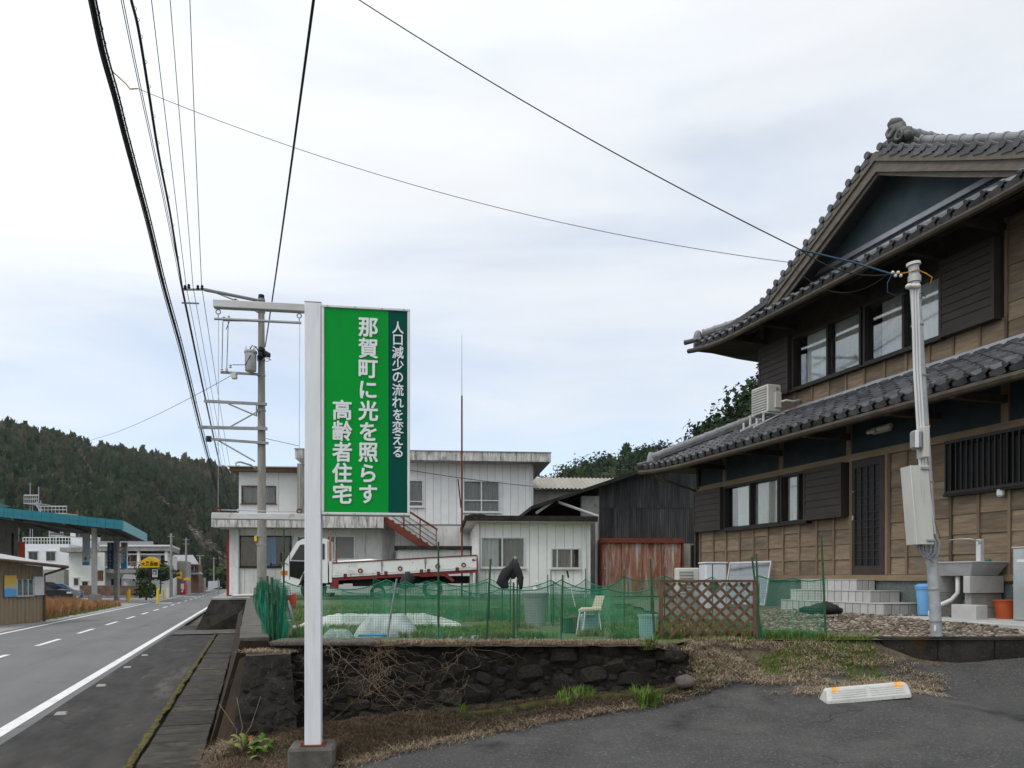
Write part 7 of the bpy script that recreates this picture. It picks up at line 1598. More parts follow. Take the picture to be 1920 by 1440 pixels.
def rail(par, px0, px1, py0, py1, D, n, mat='white'):
    x0, x1, z0, z1 = (px0-CX)/FPX*D, (px1-CX)/FPX*D, zat(py1, D), zat(py0, D)
    m = MB(); m.tube((x0, D, z1), (x1, D, z1), .04, n=6); m.tube((x0, D, (z0+z1)/2), (x1, D, (z0+z1)/2), .025, n=5); m.build('roof_railing', mat, par)
    for k in range(n+1): x = x0+(x1-x0)*k/n; m = MB(); m.tube((x, D, z0), (x, D, z1), .035, n=5); m.build('railing_post', mat, par)
e, b, q = block('white_office', 'white concrete building with roof railing behind the canopy', (36, 129), (1020, 1110), 92, 10, 'whitewall', [(54, 71, 1035, 1050, 'carglass'), (87, 104, 1035, 1051, 'carglass')])
rail(e, 43, 134, 1008, 1020, 92.3, 16); m = MB(); a, c = PX(82, 1110, 91.2), PX(122, 1068, 91.2); m.box(a[0], c[0], 91, 92, road_z(90), c[2]); m.build('grey_porch', 'greywall', e)
e2, b, q = block('stair_tower', 'white stair tower with a small dark window above the office', (132, 172), (997, 1040), 104, 6, 'whitewall', [(142, 156, 1000, 1007, 'carglass')])
tw = empty('roof_tower', 'grey steel roof platforms and lightning rods behind the canopy', 'platform', W0, PX(60, 1020, 96)); TD = 96
for (px0, px1, py0, py1) in ((45, 72, 929, 943), (76, 125, 950, 962), (92, 118, 992, 1004)):
    rail(tw, px0, px1, py0, py1, TD, 7, 'galv'); rail(tw, px0, px1, py0-1, py1, TD+2.5, 7, 'galv'); a, c = PX(px0, py1, TD), PX(px1, py1+1.5, TD); m = MB(); m.box(a[0], c[0], TD-.1, TD+2.6, c[2], a[2]); m.build('platform_floor', 'galv', tw)
for px, a, c in ((56.5, 905, 1020), (72.5, 913, 960), (61, 943, 1020), (93, 990, 1020), (104, 1004, 1020), (76.5, 938, 965)): p, r_ = PX(px, a, TD+1), PX(px, c, TD+1); m = MB(); m.tube(p, r_, .05 if c-a < 60 else .035, n=6); m.build('mast', 'galv', tw)
m = MB(); m.tube(PX(66, 943, TD), PX(78, 962, TD), .09, n=5); m.tube(PX(69, 940, TD), PX(80, 958, TD), .05, n=5); m.build('ladder', 'galv', tw)
e, b, q = block('cream_house', 'cream plastered two-storey house with wide grey eaves', (129, 196), (1036, 1110), 88, 9, 'creamwall', [(139, 147, 1085, 1097, 'carglass'), (154.5, 165, 1091, 1107, 'carglass'), (183, 193, 1071, 1088, 'woodbrown')])
a, c = PX(120, 1027, 87), PX(174, 1035, 87); m = MB(); skb(m, a[0], c[0], 86.2, 98, c[2], a[2]); m.build('eave', 'stainwall', e)
e, b, q = block('balcony_house', 'wide two-storey concrete house with long balcony and tiled gate roof', (193, 318), (1040, 1110), 90, 9, 'creamwall', [(246, 259, 1042, 1060, 'woodbrown'), (236, 244, 1044, 1060, 'carglass'), (199, 208, 1086, 1106, 'white'), (209, 228, 1085, 1107, 'carglass'), (262, 278, 1044, 1062, 'carglass'), (302, 311, 1042, 1062, 'carglass')])
for (pa, pb, ta, tb_, nm, mt, dd) in ((184, 320, 1023, 1033, 'roof_slab', 'stainwall', 1.6), (186, 321, 1021.5, 1024.5, 'roof_coping', 'white', 1.7), (194, 318, 1064, 1074, 'balcony_wall', 'stainwall', 1.5), (193, 319, 1062, 1065, 'balcony_coping', 'white', 1.6), (215, 316, 1038, 1040, 'balcony_beam', 'white', 1.3)):
    a, c = PX(pa, ta, 90-dd), PX(pb, tb_, 90-dd); m = MB(); skb(m, a[0], c[0], 90-dd, 90.5 if 'balcony' in nm else 99, c[2], a[2]); m.build(nm, mt, e)
rail(e, 196, 316, 1054, 1062, 88.6, 14, 'steel')
for px in (260, 312): a = PX(px, 1062, 88.7); m = MB(); m.box(a[0]-.15, a[0]+.15, 88.6, 88.9, a[2], zat(1033, 88.7)); m.build('balcony_post', 'creamwall', e)
# low tiled gate roof, garden wall of brown blocks
a, c = PX(232, 1090, 84), PX(272, 1078, 86); m = MB(); m.hexa([PX(229, 1086, 83), PX(273, 1089, 83), PX(270, 1080, 86), PX(232, 1078, 86), PX(229, 1084.5, 83), PX(273, 1087.5, 83), PX(270, 1078.5, 86), PX(232, 1076.5, 86)]); m.build('gate_roof', 'tile_ridge', e)
a = PX(233, 1110, 84); c = PX(272, 1090, 84); m = MB(); m.box(a[0], c[0], 84, 85.5, road_z(83), c[2]); m.build('gate_wall', 'whitewall', e)
a, c = PX(190, 1018, 99), PX(286, 1023, 95); m = MB(); m.hexa([PX(182, 1023, 95), PX(288, 1023, 95), PX(287, 1016, 103), PX(186, 1016, 103), PX(182, 1022, 95), PX(288, 1022, 95), PX(287, 1015, 103), PX(186, 1015, 103)]); m.build('rear_tiled_roof', 'tile', e)
bw = empty('block_wall', 'low brown block wall with hedge gaps in front of the far houses', 'wall', W0, PX(220, 1112, 80)); bm_ = MB().cbox(0, 1.0, 0, .14, 0, .33, .01).mesh('block', 'brick')
for r_ in range(3):
    for k in range(17): a = PX(149+k*7.3+(3 if r_ % 2 else 0), 1100, 80)[0]; piece('block', bm_, bw, (a, 80, road_z(78)+.25+.34*r_), (0, 0, 0), (.40*1.0, 1, 1))
m = MB(); a, c = PX(149, 1110, 80), PX(275, 1110, 80); m.box(a[0], c[0], 80.02, 80.12, road_z(78)-.1, road_z(78)+1.24); m.build('wall_core', 'stainwall', bw)
# far shop with awnings, tiled houses along the road
e, b, q = block('awning_shop', 'small grey shop with yellow awnings beside the road', (318, 349), (1052, 1110), 100, 8, 'greywall', [(322, 330, 1060, 1072, 'carglass')])
def awning(pa, pb, pt, pb2, D, par):
    a, c = PX(pa, pt, D), PX(pb, pb2, D); m = MB(); n = 8
    m.grid(lambda u, v: (a[0]+(c[0]-a[0])*u, D-1.0*math.sin(v*math.pi/2), a[2]+(c[2]-a[2])*(1-math.cos(v*math.pi/2))), 4, n)
    for x in (a[0], c[0]): m.add([(x, D, a[2])]+[(x, D-1.0*math.sin(v/n*math.pi/2), a[2]+(c[2]-a[2])*(1-math.cos(v/n*math.pi/2))) for v in range(n+1)]+[(x, D, c[2])], [tuple(range(n+3))])
    m.build('awning', 'yellow', par, smooth=True)
awning(329, 341, 1072, 1085, 99.5, e); awning(349.5, 357, 1083, 1088.5, 100, e)
vm = empty('vending_machine', 'red drinks vending machine against the shop wall', 'vending machine', W0, PX(345, 1111, 98)); a, c = PX(339.5, 1112, 98), PX(349.5, 1092, 98)
m = MB(); m.cbox(a[0], c[0], 97.6, 98.3, road_z(96)+.02, c[2], .03); o = m.build('machine_body', 'red', vm); m = MB(); m.box(a[0]+.12, c[0]-.12, 97.58, 97.598, c[2]-.85, c[2]-.15); m.build('display', 'white', o); m = MB(); m.prism([(a[0]+.1, road_z(96)+.3), (a[0]+.5, road_z(96)+.9), (a[0]+.42, road_z(96)+.3)], 'y', 97.57, 97.59); m.build('print_mark', 'white', o)
e, b, q = vsign('indigo_sign', 326, 331.5, 1045, 1067, 99, 'navy', 'indigo vertical shop sign with white lettering beside the steel pole', '大西商店', 'white', .36, .38)
e, b, q = vsign('blue_wave_sign', 332, 340, 1047, 1064, 101, 'white', 'white and blue shop board right of the indigo sign', cap=[(0, .42, 'skyblue')])
e, b, q = block('tiled_shop_house', 'two-storey house with grey tiled roof and brown walls down the road', (346, 372), (1058, 1110), 112, 9, 'woodbrown', [(356, 364, 1062, 1070, 'carglass')])
m = MB(); m.hexa([PX(322, 1058, 111), PX(373, 1059, 111), PX(362, 1042, 117), PX(326, 1042, 117), PX(322, 1056.5, 111), PX(373, 1057.5, 111), PX(362, 1040.5, 117), PX(326, 1040.5, 117)]); m.build('roof', 'tile_ridge', e); m = MB(); m.hexa([PX(352, 1078, 110), PX(381, 1078, 110), PX(374, 1070, 114), PX(354, 1070, 114), PX(352, 1076.5, 110), PX(381, 1076.5, 110), PX(374, 1068.5, 114), PX(354, 1068.5, 114)]); m.build('porch_roof', 'tile', e)
e, b, q = block('grey_garage', 'grey open garage with tiled edge beyond the vending machine', (357, 382), (1083, 1110), 122, 6, 'stainwall', [(360, 367, 1090, 1103, 'carglass'), (369, 377, 1090, 1103, 'carglass')])
wv = empty('white_road_wall', 'white plastered wall along the far roadside', 'wall', W0, PX(400, 1100, 150)); m = MB(); m.hexa([PX(390, 1106, 130), PX(417, 1099, 190), PX(418, 1099, 190), PX(391, 1106, 130.5), PX(390, 1090, 130), PX(417, 1088, 190), PX(418, 1088, 190), PX(391, 1090, 130.5)]); m.build('wall_body', 'whitewall', wv)
# bollards, hedge ball, far poles, cars
for k, (px, py, D, h_, lab) in enumerate(((242, 1124, 66, .95, 'leftmost, near the canopy post'), (296, 1126, 60, 1.05, 'tallest, right at the road line'), (307, 1117, 76, .85, 'farthest, beside the white marker post'), (239, 1121, 69, .80, 'just behind the leftmost one'))):
    X, Y = gxy(px, D); z = road_z(Y); m = MB(); m.tube((X, Y, z-.02), (X, Y, z+h_), .10, n=10); m.ball((X, Y, z+h_), .10, 10, 6); m.top('yellow_bollard', 'yellowpost', RF, (X, Y, z), 'yellow roadside bollard, '+lab, 'bollard', 'yellow bollards by the road', smooth=True)
X, Y = gxy(314, 78); m = MB(); m.cbox(X-.1, X+.1, Y-.1, Y+.1, road_z(Y), road_z(Y)+1.0, .02); m.top('marker_post', 'white', RF, (X, Y, road_z(Y)), 'short white marker post left of the steel pole', 'post')
def fpole(px, D, pt, r, mat, label, arms=()):
    X, Y = gxy(px, D); e = empty('utility_pole', label, 'utility pole', RF, (X, Y, road_z(Y))); m = MB(); m.tube((X, Y, road_z(Y)-.1), (X, Y, zat(pt, D)), r*1.2, r*.8, 10); m.build('pole_shaft', mat, e, smooth=True)
    for (py, l, rr) in arms: z = zat(py, D); m = MB(); m.tube((X-l*.5, Y, z), (X+l*.5, Y, z), rr, n=6); m.build('crossarm', 'steel', e)
    return e
fpole(321, 82, 1000, .14, 'steel', 'grey steel pole beside the yellow hall sign', ((1006, .7, .04), (1040, .5, .03)))
fpole(349, 104, 1008, .14, 'pole', 'thin concrete pole behind the red vending machine', ((1012, .8, .04), (1020, .8, .04)))
fpole(375, 125, 1041, .15, 'pole', 'distant concrete pole in front of the tiled roofs', ((1042, 1.2, .06), (1047, .8, .04)))
fpole(401, 165, 1044, .14, 'pole', 'most distant pole beside the round green tree', ((1047, 1.2, .05),))
fpole(409, 60, 1085, .05, 'steel', 'thin black marker pole at the right road edge', ())
cp_ = [(-2.25, .30), (-2.3, .70), (-2.15, .98), (-1.2, 1.08), (-.45, 1.62), (1.6, 1.68), (2.15, 1.55), (2.3, 1.0), (2.3, .40), (2.2, .28)]
CF = Sub(12, 98, 56); 
CF2 = Sub(192, 80, 57)
zc_ = road_z(54)
car('black_minivan', 'black minivan parked behind the dry grass', CF2, (0, 0, zc_), 4.6, 1.68, 1.72, 'carblack', cp_, [[(-1.1, 1.1), (-.42, 1.58), (.2, 1.60), (.2, 1.1)], [(.3, 1.1), (.3, 1.60), (1.4, 1.62), (1.4, 1.1)], [(1.5, 1.1), (1.5, 1.62), (1.95, 1.55), (2.15, 1.1)]], (-1.4, 1.4), .33)
bp_ = [(-1.6, .30), (-1.68, .65), (-1.55, .90), (-.9, 1.0), (-.25, 1.48), (1.2, 1.52), (1.6, 1.42), (1.7, .9), (1.7, .4), (1.6, .28)]
e, b = car('blue_car', 'bright blue small car nose just beyond the black minivan', Sub(200, 112, 63), (0, 0, road_z(60)), 3.4, 1.52, 1.5, 'carblue', bp_, [[(-.8, 1.02), (-.22, 1.42), (.3, 1.44), (.3, 1.02)], [(.4, 1.02), (.4, 1.44), (1.1, 1.44), (1.4, 1.02)]], (-1.0, 1.0), .28)

# ================================================================== MAIN UTILITY POLE, WIRES
UD = 25.0; ux = (490-CX)/FPX*UD
up = empty('utility_pole', 'tall concrete utility pole with transformer can and several crossarms', 'utility pole', W0, (ux, UD, road_z(25)))
def uz(py, D=UD): return (HY-py)/FPX*D
def U(px, py, D=UD): return Vector(PX(px, py, D))
m = MB(); m.tube((ux+.02, UD, road_z(25)-.3), (ux, UD, uz(560)), .165, .095, 16); m.build('pole_shaft', 'pole', up, smooth=True)
m = MB(); m.tube((ux, UD, uz(560)), (ux, UD, uz(553)), .10, .09, 12); m.build('pole_cap', 'chassis', up, smooth=True)
for py, r_ in ((563, .12), (583, .12), (585, .12), (675, .13), (704, .13), (758, .14), (770, .14), (802, .15), (831, .15), (1005, .16), (1021, .16)): m = MB(); m.tube((ux, UD, uz(py)-.03), (ux, UD, uz(py)+.03), r_, n=14); m.build('band', 'steel', up)
for (a, b, D2, r_, nm) in (((383, 543), (482, 563), 24.0, .055, 'arm'), ((418, 600), (484, 601), UD-.1, .045, 'crossarm'), ((414, 698), (486, 702), UD-.15, .05, 'crossarm'), ((383, 752), (500, 758), UD-.2, .06, 'crossarm'), ((374, 801), (501, 804), UD-.2, .065, 'crossarm'), ((392, 823), (503, 831), UD-.2, .055, 'crossarm'), ((345, 543), (383, 543), 23.9, .045, 'crossarm'), ((342, 568), (372, 569), 23.9, .035, 'crossarm')):
    m = MB(); m.tube(U(*a, D2), U(*b, UD-.15), r_, n=4 if nm == 'crossarm' else 8); m.build(nm, 'steel', up)
for (a, b) in (((428, 757), (482, 780)), ((432, 800), (486, 770)), ((408, 825), (478, 865)), ((395, 545), (484, 580)), ((440, 560), (484, 586)), ((481, 760), (481, 780))): m = MB(); m.tube(U(*a, UD-.2), U(*b, UD-.15), .025, n=5); m.build('brace', 'steel', up)
m = MB(); tx = U(470, 695, UD-.35); m.lathe(tx, [(.16, -.02), (.175, .0), (.18, .55), (.20, .56), (.20, .62), (.12, .66)], 18); o = m.build('transformer', 'galv', up, smooth=True)
m = MB()
for px in (462, 470, 478): m.tube(U(px, 660, UD-.35), U(px-1, 650, UD-.35), .03, .02, 7)
m.build('bushing', 'porcelain', o)
m = MB(); m.path([U(474, 658, UD-.4), U(478, 650, UD-.3), U(484, 656, UD-.2), U(490, 664, UD-.2)], .018, 5); m.path([U(468, 656, UD-.4), U(473, 648, UD-.3), U(480, 650, UD-.2), U(486, 662, UD-.2)], .015, 5); m.path([U(470, 666, UD-.55), U(460, 684, UD-.5), U(436, 684, UD-.3)], .012, 5); m.build('jumper_wire', 'cable', o, smooth='all')
m = MB()
for k in range(9): a = U(492+random.uniform(-6, 12), 662+random.uniform(-8, 10), UD-.25+random.uniform(-.1, .1)); m.cbox(a.x-.06, a.x+.06, a.y-.06, a.y+.06, a.z-.07, a.z+.07, .02)
for k in range(5): m.path([U(484, 664, UD-.3), U(496+k*3, 655+k*5, UD-.3), U(502+random.uniform(-3, 4), 662+k*4, UD-.3)], .012, 5)
m.build('splice_cluster', 'cable', up)
m = MB(); a = U(440, 703, UD-.2); m.cbox(a.x-.09, a.x+.07, a.y-.08, a.y+.08, a.z-.13, a.z+.06, .02); m.build('cutout_switch', 'porcelain', up)
for px, py in ((416, 698), (425, 697), (432, 690), (420, 600), (429, 599)): m = MB(); a = U(px, py, UD-.2); m.lathe(a, [(.03, 0), (.05, .03), (.03, .06), (.05, .09), (.025, .12)], 8); m.build('insulator', 'porcelain', up, smooth=True)
for px in (347, 354, 371, 379): m = MB(); a = U(px, 543 if px != 354 else 541, 23.9); m.lathe(a, [(.03, 0), (.055, .04), (.03, .07), (.05, .10), (.02, .14)], 8); m.build('insulator', 'chassis', up, smooth=True)
for px0, py0, px1, py1 in ((418, 603, 416, 696), (428, 603, 425, 696), (424, 618, 430, 603)): m = MB(); m.path([U(px0, py0, UD-.15), U(px1, py1, UD-.15)], .012, 5); m.build('drop_wire', 'cable', up)
m = MB(); m.tube(U(391.5, 818, UD-.2), U(391.5, 828, UD-.2), .09, n=10); m.build('closure', 'black', up, smooth=True)
m = MB(); m.box(ux-.17, ux-.10, UD-.17, UD-.05, uz(1015), uz(1005)); m.build('yellow_plate', 'yellowpost', up)
m = MB(); m.path([U(486, 885), U(470, 872, UD-.5), U(450, 866, UD-1), U(442, 868, UD-1.1), U(443, 874, UD-1.1), U(450, 874, UD-1.1)], .03, 6); m.build('lamp_bracket', 'galv', up, smooth='all')
# wires along the road: each keeps its own distance from the road line, so photo points give depth and height
def par_wire(pts, D, r, label, hang=0):
    px, py = pts[-1]; a = PX(px, py, D); X, Y = RF.inv(a[0], a[1]); P = []
    d0 = (pts[0][0]-pts[1][0], pts[0][1]-pts[1][1]); pts = [(pts[0][0]+d0[0]*1.6, pts[0][1]+d0[1]*1.6)]+list(pts)
    for (p, q) in pts: y, z = RF.side(p, q, X); P.append(Vector((X, y, z)))
    Q = []
    for k in range(len(P)-1):                           # smooth through the points
        p0, p1, p2, p3 = P[max(k-1, 0)], P[k], P[k+1], P[min(k+2, len(P)-1)]
        for i in range(6):
            t = i/6; t1, t2 = (p2.z-p0.z)/max(.1, p2.y-p0.y)*(p2.y-p1.y), (p3.z-p1.z)/max(.1, p3.y-p1.y)*(p2.y-p1.y)
            h = (2*t**3-3*t*t+1)*p1.z+(t**3-2*t*t+t)*t1+(-2*t**3+3*t*t)*p2.z+(t**3-t*t)*t2; Q.append(Vector((X, p1.y+(p2.y-p1.y)*t, h)))
    Q += bent(P[-1], (X+.4, 108, P[-1].z-2.6), .9, 14)
    m = MB(); m.path(Q, r, 6, False); o = m.top('overhead_cable', 'cable', RF, tuple(P[-1]), label, 'cable', 'cables along the road', smooth='all')
    for k in range(1, hang):
        b = Q[min(len(Q)-1, int(k*(len(Q)-15)/hang))]; t = (k*(len(Q)-15)/hang) % 1; b = b.lerp(Q[min(len(Q)-1, int(k*(len(Q)-15)/hang)+1)], t); q = MB(); q.torus((b.x+r*.6, b.y, b.z-.01), r*1.3, .005, 'y', 8, 4); q.build('cable_hanger', 'cable', o)
    return o
L1 = [(172, 0), (192, 94), (216, 180), (232, 244), (255, 330), (278, 416), (307, 536), (340, 655), (372, 786)]
par_wire(L1, UD-.2, .030, 'thick black cable bundle, leftmost over the road, with hangers', 30)
par_wire([(p+7-4*i/8, q-4) for i, (p, q) in enumerate(L1)], UD-.25, .012, 'thin black cable lashed along the right of the leftmost bundle')
par_wire([(p-5+2*i/8, q+3) for i, (p, q) in enumerate(L1)], UD-.22, .010, 'thin black cable looping along the left of the leftmost bundle')
L2 = [(227, 0), (240, 64), (262, 169), (285, 274), (311, 397), (336, 521), (346, 570)]
par_wire(L2, 23.9, .008, 'left strand of the thin twin wires between the thick cables')
par_wire([(p+4-2*i/6, q) for i, (p, q) in enumerate(L2)], 23.9, .008, 'right strand of the thin twin wires between the thick cables')
par_wire([(246, 0), (259, 52), (277, 161), (296, 281), (319, 400), (341, 536)], 23.9, .030, 'second thick black cable over the road, with clamps', 14)
par_wire([(284, 0), (306, 184), (349, 536)], 23.9, .009, 'left one of three thin high wires over the road')
par_wire([(319, 0), (336, 210), (362, 538)], 23.9, .009, 'middle one of three thin high wires over the road')
par_wire([(356, 0), (364, 210), (378, 536)], 23.9, .010, 'right one of three thin high wires over the road')
def wire(name, pts, r, label, mat='cable', n=20, sag=0):
    m = MB(); P = []
    for a, b in zip(pts[:-1], pts[1:]): P += bent(a, b, sag, n)[:-1]
    P.append(Vector(pts[-1])); m.path(P, r, 6, False); return m.top(name, mat, W0, tuple(pts[0]), label, 'cable', 'service wires', smooth='all')
wire('service_wire', [PX(596, -60, 7.5), PX(497, 650, UD-.2)], .016, 'twisted black service wire from the transformer pole to the top', n=24, sag=.12)
wire('service_wire', [PX(640, -22, 9.5), PX(1500, 468, 8.6), PX(1672, 514, D0-.06)], .0065, 'black service wire sagging from the top to the leaning pole', n=26, sag=.11)
wire('service_wire', [PX(1500, 468, 8.59), PX(1600, 492, 8.45), PX(1675, 515, D0-.07)], .010, 'blue end of the service wire at the leaning pole', 'cable_blue', 8)
wire('telephone_wire', [PX(212, 135, 9.6), PX(236, 157, 9.6), PX(244, 167, 9.6), PX(258, 166, 9.6)], .008, 'short orange joint piece below the leftmost cable bundle', 'cable_orange', 4)
wire('telephone_wire', [PX(258, 166, 9.6), PX(1480, 492, 9.0), PX(1668, 511, D0-.05)], .0035, 'thin telephone wire crossing the sky to the leaning pole', n=26, sag=.28)
wire('telephone_wire', [PX(434, 704, UD-.2), PX(180, 822, 60), PX(-60, 900, 60)], .010, 'thin wire from the transformer pole to the left hillside', n=12, sag=.25)
wire('telephone_wire', [PX(497, 822, UD), PX(560, 836, 29)], .010, 'short thin wire from the transformer pole to the white building', n=6)
wire('telephone_wire', [PX(760, 880, 30.6), PX(1000, 912, 30.6)], .012, 'thin wire strung across the upper white wall', n=8, sag=.05)

# ================================================================== PLANTS AND LOOSE GROUND COVER
gr = [blade_proto(14, .10, .006, .6, s) for s in (1, 2, 3)]
gb = [blade_proto(22, .22, .008, .7, s) for s in (4, 5)]
dg = [blade_proto(30, .55, .012, .45, s) for s in (6, 7, 8)]
sw_ = [straw_proto(14, .11, .0022, s) for s in (1, 2, 3, 4)]
def inside(x, y):
    px = CX+FPX*x/y; return px
pl = []
def put(lst, k, x, y, z, s, t, sz=None): lst.append((k, x, y, z, random.uniform(0, 6.28), s, s, sz or s, min(1, max(0, t))))
# garden grass: green patches in the beds, sparse elsewhere
for i in range(15000):
    D = 7.85+random.random()**1.6*9.5; px = random.uniform(500, 1560); x = (px-CX)/FPX*D
    g_ = mnoise.noise((x*.9, D*.7, 4))+.5*mnoise.noise((x*2.3, D*2, 9))
    if g_ < -.12+(.35 if px > 1430 else 0): continue
    if D < 8.2: continue
    if px > 1440 and D > 8.9: continue
    put(pl, random.randrange(3), x, D, GZ, random.uniform(.5, 1.1), .30+.30*random.random()+(.38 if g_ < .05 else 0))
for i in range(420):                                   # greener strip behind the lattice and right of it
    px = random.uniform(1230, 1650); D = random.uniform(8.2, 9.0); x = (px-CX)/FPX*D; put(pl, random.randrange(3), x, D, GZ, random.uniform(.3, .75), .35+.5*random.random())
for i in range(4200):                                  # bank right of the wall
    px = random.uniform(1290, 1660); D = random.uniform(7.5, 8.25); x = (px-CX)/FPX*D; z = land_z(x, D); g_ = mnoise.noise((x*1.6, D*2.2, 21))
    if g_ > -.14+.25*(8.0-D): put(pl, random.randrange(3), x, D, z, random.uniform(.25, .6), .45+.45*random.random())
for i in range(260):                                   # tufts along the mossy kerb
    t = random.random(); p = along(GP, t); x, y = p.x+random.gauss(0, .02), p.y+random.uniform(-.02, .25)
    if mnoise.noise((x*2.5, 3, 3)) > .05: put(pl, random.randrange(3), x, y, land_z(x, y)+.04, random.uniform(.5, 1.2), .25+.4*random.random())
for (px, py, D, s) in ((1215, 1318, 7.0, 1.3), (1230, 1310, 7.05, 1.0), (1222, 1218, 7.6, 1.0)):
    for k in range(7): x, y, z = PX(px+random.gauss(0, 6), py, D); put(pl, 3+k % 2, x, y+random.gauss(0, .03), (land_z(x, y) if py > 1250 else -.70), s*random.uniform(.5, .9), .25+.35*random.random())
for i in range(260): px = random.uniform(110, 250); D = random.uniform(35, 52); X, Y = gxy(px, D); X = -8.35-random.random()*.9; v = RF.w(X, Y, 0); put(pl, 3+i % 2, v.x, v.y, road_z(Y), random.uniform(.5, 1.1), .5+.4*random.random())
for i in range(420):
    t = random.random(); x, y = edge(.08+.40*t); y2 = y+.1+random.random()*(7.35-y)
    if y2 < 7.42 and mnoise.noise((x*3, y2*3, 77)) > .1: put(pl, random.randrange(3), x, y2, land_z(x, y2), random.uniform(.25, .6), .35+.5*random.random())
scatter('grass_blades', gr+gb, pl, 'grass', label='green grass in the garden, on the bank and along the kerb', cat='grass')
# straw: dry clippings on the bank, along the wall top and the lot's edge
pl = []
for i in range(5200):
    px = random.uniform(1285, 1760); D = random.uniform(7.1, 8.15); x = (px-CX)/FPX*D; z = land_z(x, D)
    ex = 1-min(1, abs(D-7.55)/.6)
    if random.random() > .35+.6*ex or mnoise.noise((x*2.2, D*3, 31))+.5*mnoise.noise((x*6, D*8, 1)) < -.08: continue
    put(pl, random.randrange(4), x, D, z+.004, random.uniform(.5, 1.0), .55+.45*random.random())
for i in range(2600):                                  # verge between lot and wall
    t = random.random(); x, y = edge(.06+.55*t); y2 = y+random.random()**1.5*.75; z = land_z(x, y2)
    if y2 > 7.42: continue
    put(pl, random.randrange(4), x+random.gauss(0, .03), y2-.03, z+.012, random.uniform(.5, 1.0), (.68 if y2-y < .10 else .16)+.30*random.gauss(0, .5))
for i in range(3600):                                  # dead weeds over the strip below the wall
    t = random.random(); x, y = edge(.05+.50*t); y2 = y+random.random()*(7.42-y); z = land_z(x, y2)
    if y2 > 7.45 or x > 1.9: continue
    k = random.random(); put(pl, random.randrange(4) if k < .6 else 4+random.randrange(3), x+random.gauss(0, .03), y2, z+.008, random.uniform(.45, 1.1), .04+.50*random.random()*random.random()+(.30 if k > .85 else 0))
for i in range(900):
    px = random.uniform(545, 690); D = random.uniform(6.35, 7.42); x = (px-CX)/FPX*D
    if abs(px-588) < 44 and D < 6.62: continue
    if x > edge(.06)[0]+.1 and D < 6.45: continue
    k = random.random(); put(pl, random.randrange(4) if k < .6 else 4+random.randrange(3), x, D, land_z(x, D)+.008, random.uniform(.45, 1.0), .04+.45*random.random()*random.random()+(.25 if k > .9 else 0))
for i in range(1300): x = random.uniform(-2.3, 1.72); y = 7.56+random.random()*.3; put(pl, random.randrange(4), x, y, GZ+.0-.08*max(0, (x-1.35)/.4), random.uniform(.4, .9), .5+.4*random.random())
for i in range(260): x, y = random.uniform(-2.58, -2.15), random.uniform(7.5, 7.85); put(pl, random.randrange(4), x, y, -.725, random.uniform(.6, 1.0), .6+.4*random.random())
for i in range(700):
    px = random.uniform(395, 560); D = random.uniform(5.9, 7.3); x = (px-CX)/FPX*D; put(pl, random.randrange(4), x, D, land_z(x, D)+.006, random.uniform(.5, 1.0), .10+.45*random.random())
dt = [blade_proto(26, .060, .0030, 1.1, s) for s in (21, 22, 23)]
for i in range(520): x = random.uniform(-2.3, 1.75); y = 7.58+random.random()*.22; put(pl, 4+i % 3, x, y, GZ-.005-.08*max(0, (x-1.35)/.4), random.uniform(.6, 1.15), .4+.45*random.random())
for i in range(60): px = random.uniform(412, 462); x, y = (px-CX)/FPX*6.9, 6.9+random.gauss(0, .08); put(pl, 4+i % 3, x, y, land_z(x, y), random.uniform(1.2, 2.6), .45+.4*random.random())
for i in range(420): t = random.random(); x, y = edge(.10+.42*t); y2 = y+.1+random.random()*.45; put(pl, 4+i % 3, x, y2, land_z(x, y2), random.uniform(.4, 1.0), .05+.35*random.random())
scatter('straw_litter', sw_+dt, pl, 'straw', label='dry straw and dead grass over the bank, wall top and lot edge', cat='straw')
# tall rusty grass by the tan shed
pl = []
for i in range(1500):
    px = random.uniform(82, 225); D = random.uniform(34.5, 56); lim = 82+143*(D-33)/22
    if px > lim+25: continue
    X, Y = gxy(px, D)
    if X > -8.7: continue
    v = RF.w(X, Y, 0); h = (1.0 if px < 160 else .65)*random.uniform(.7, 1.5); put(pl, random.randrange(3), v.x, v.y, road_z(Y)-.02, 1.3, .1+.9*random.random(), 1.05*h)
scatter('dead_grass', dg, pl, 'rustgrass', label='rust-brown dead grass between the tan shed and the canopy', cat='grass')
# gravel stones
peb = []
for s in (1, 2, 3):
    bm = bmesh.new(); bmesh.ops.create_icosphere(bm, subdivisions=1, radius=1)
    for v in bm.verts: v.co *= 1+.28*mnoise.noise(v.co*1.7+Vector((s*5, 0, 0)))
    bmesh.ops.triangulate(bm, faces=bm.faces); peb.append((np.array([v.co[:] for v in bm.verts]), np.array([[v.index for v in f.verts] for f in bm.faces]))); bm.free()
pl = []
for i in range(9000):
    D = 8.36+random.random()**1.5*5; px = random.uniform(1430, 1960); x = (px-CX)/FPX*D; X, Y = HF.inv(x, D)
    if X > FX-.1 or (X > 8.25 and Y < 8.9) or D < 8.37: continue
    if px < 1640 and D < 8.9+.25*mnoise.noise((x*2, 0, 0)): continue
    s = random.uniform(.010, .026)*(1.5 if random.random() < .06 else 1); pl.append((random.randrange(3), x, D, gz_gravel(x, D)+s*.25, random.uniform(0, 6.28), s*1.3, s, s*.6, random.random()))
scatter('gravel_stones', peb, pl, 'pebble', label='brown gravel stones covering the yard before the house', cat='gravel')
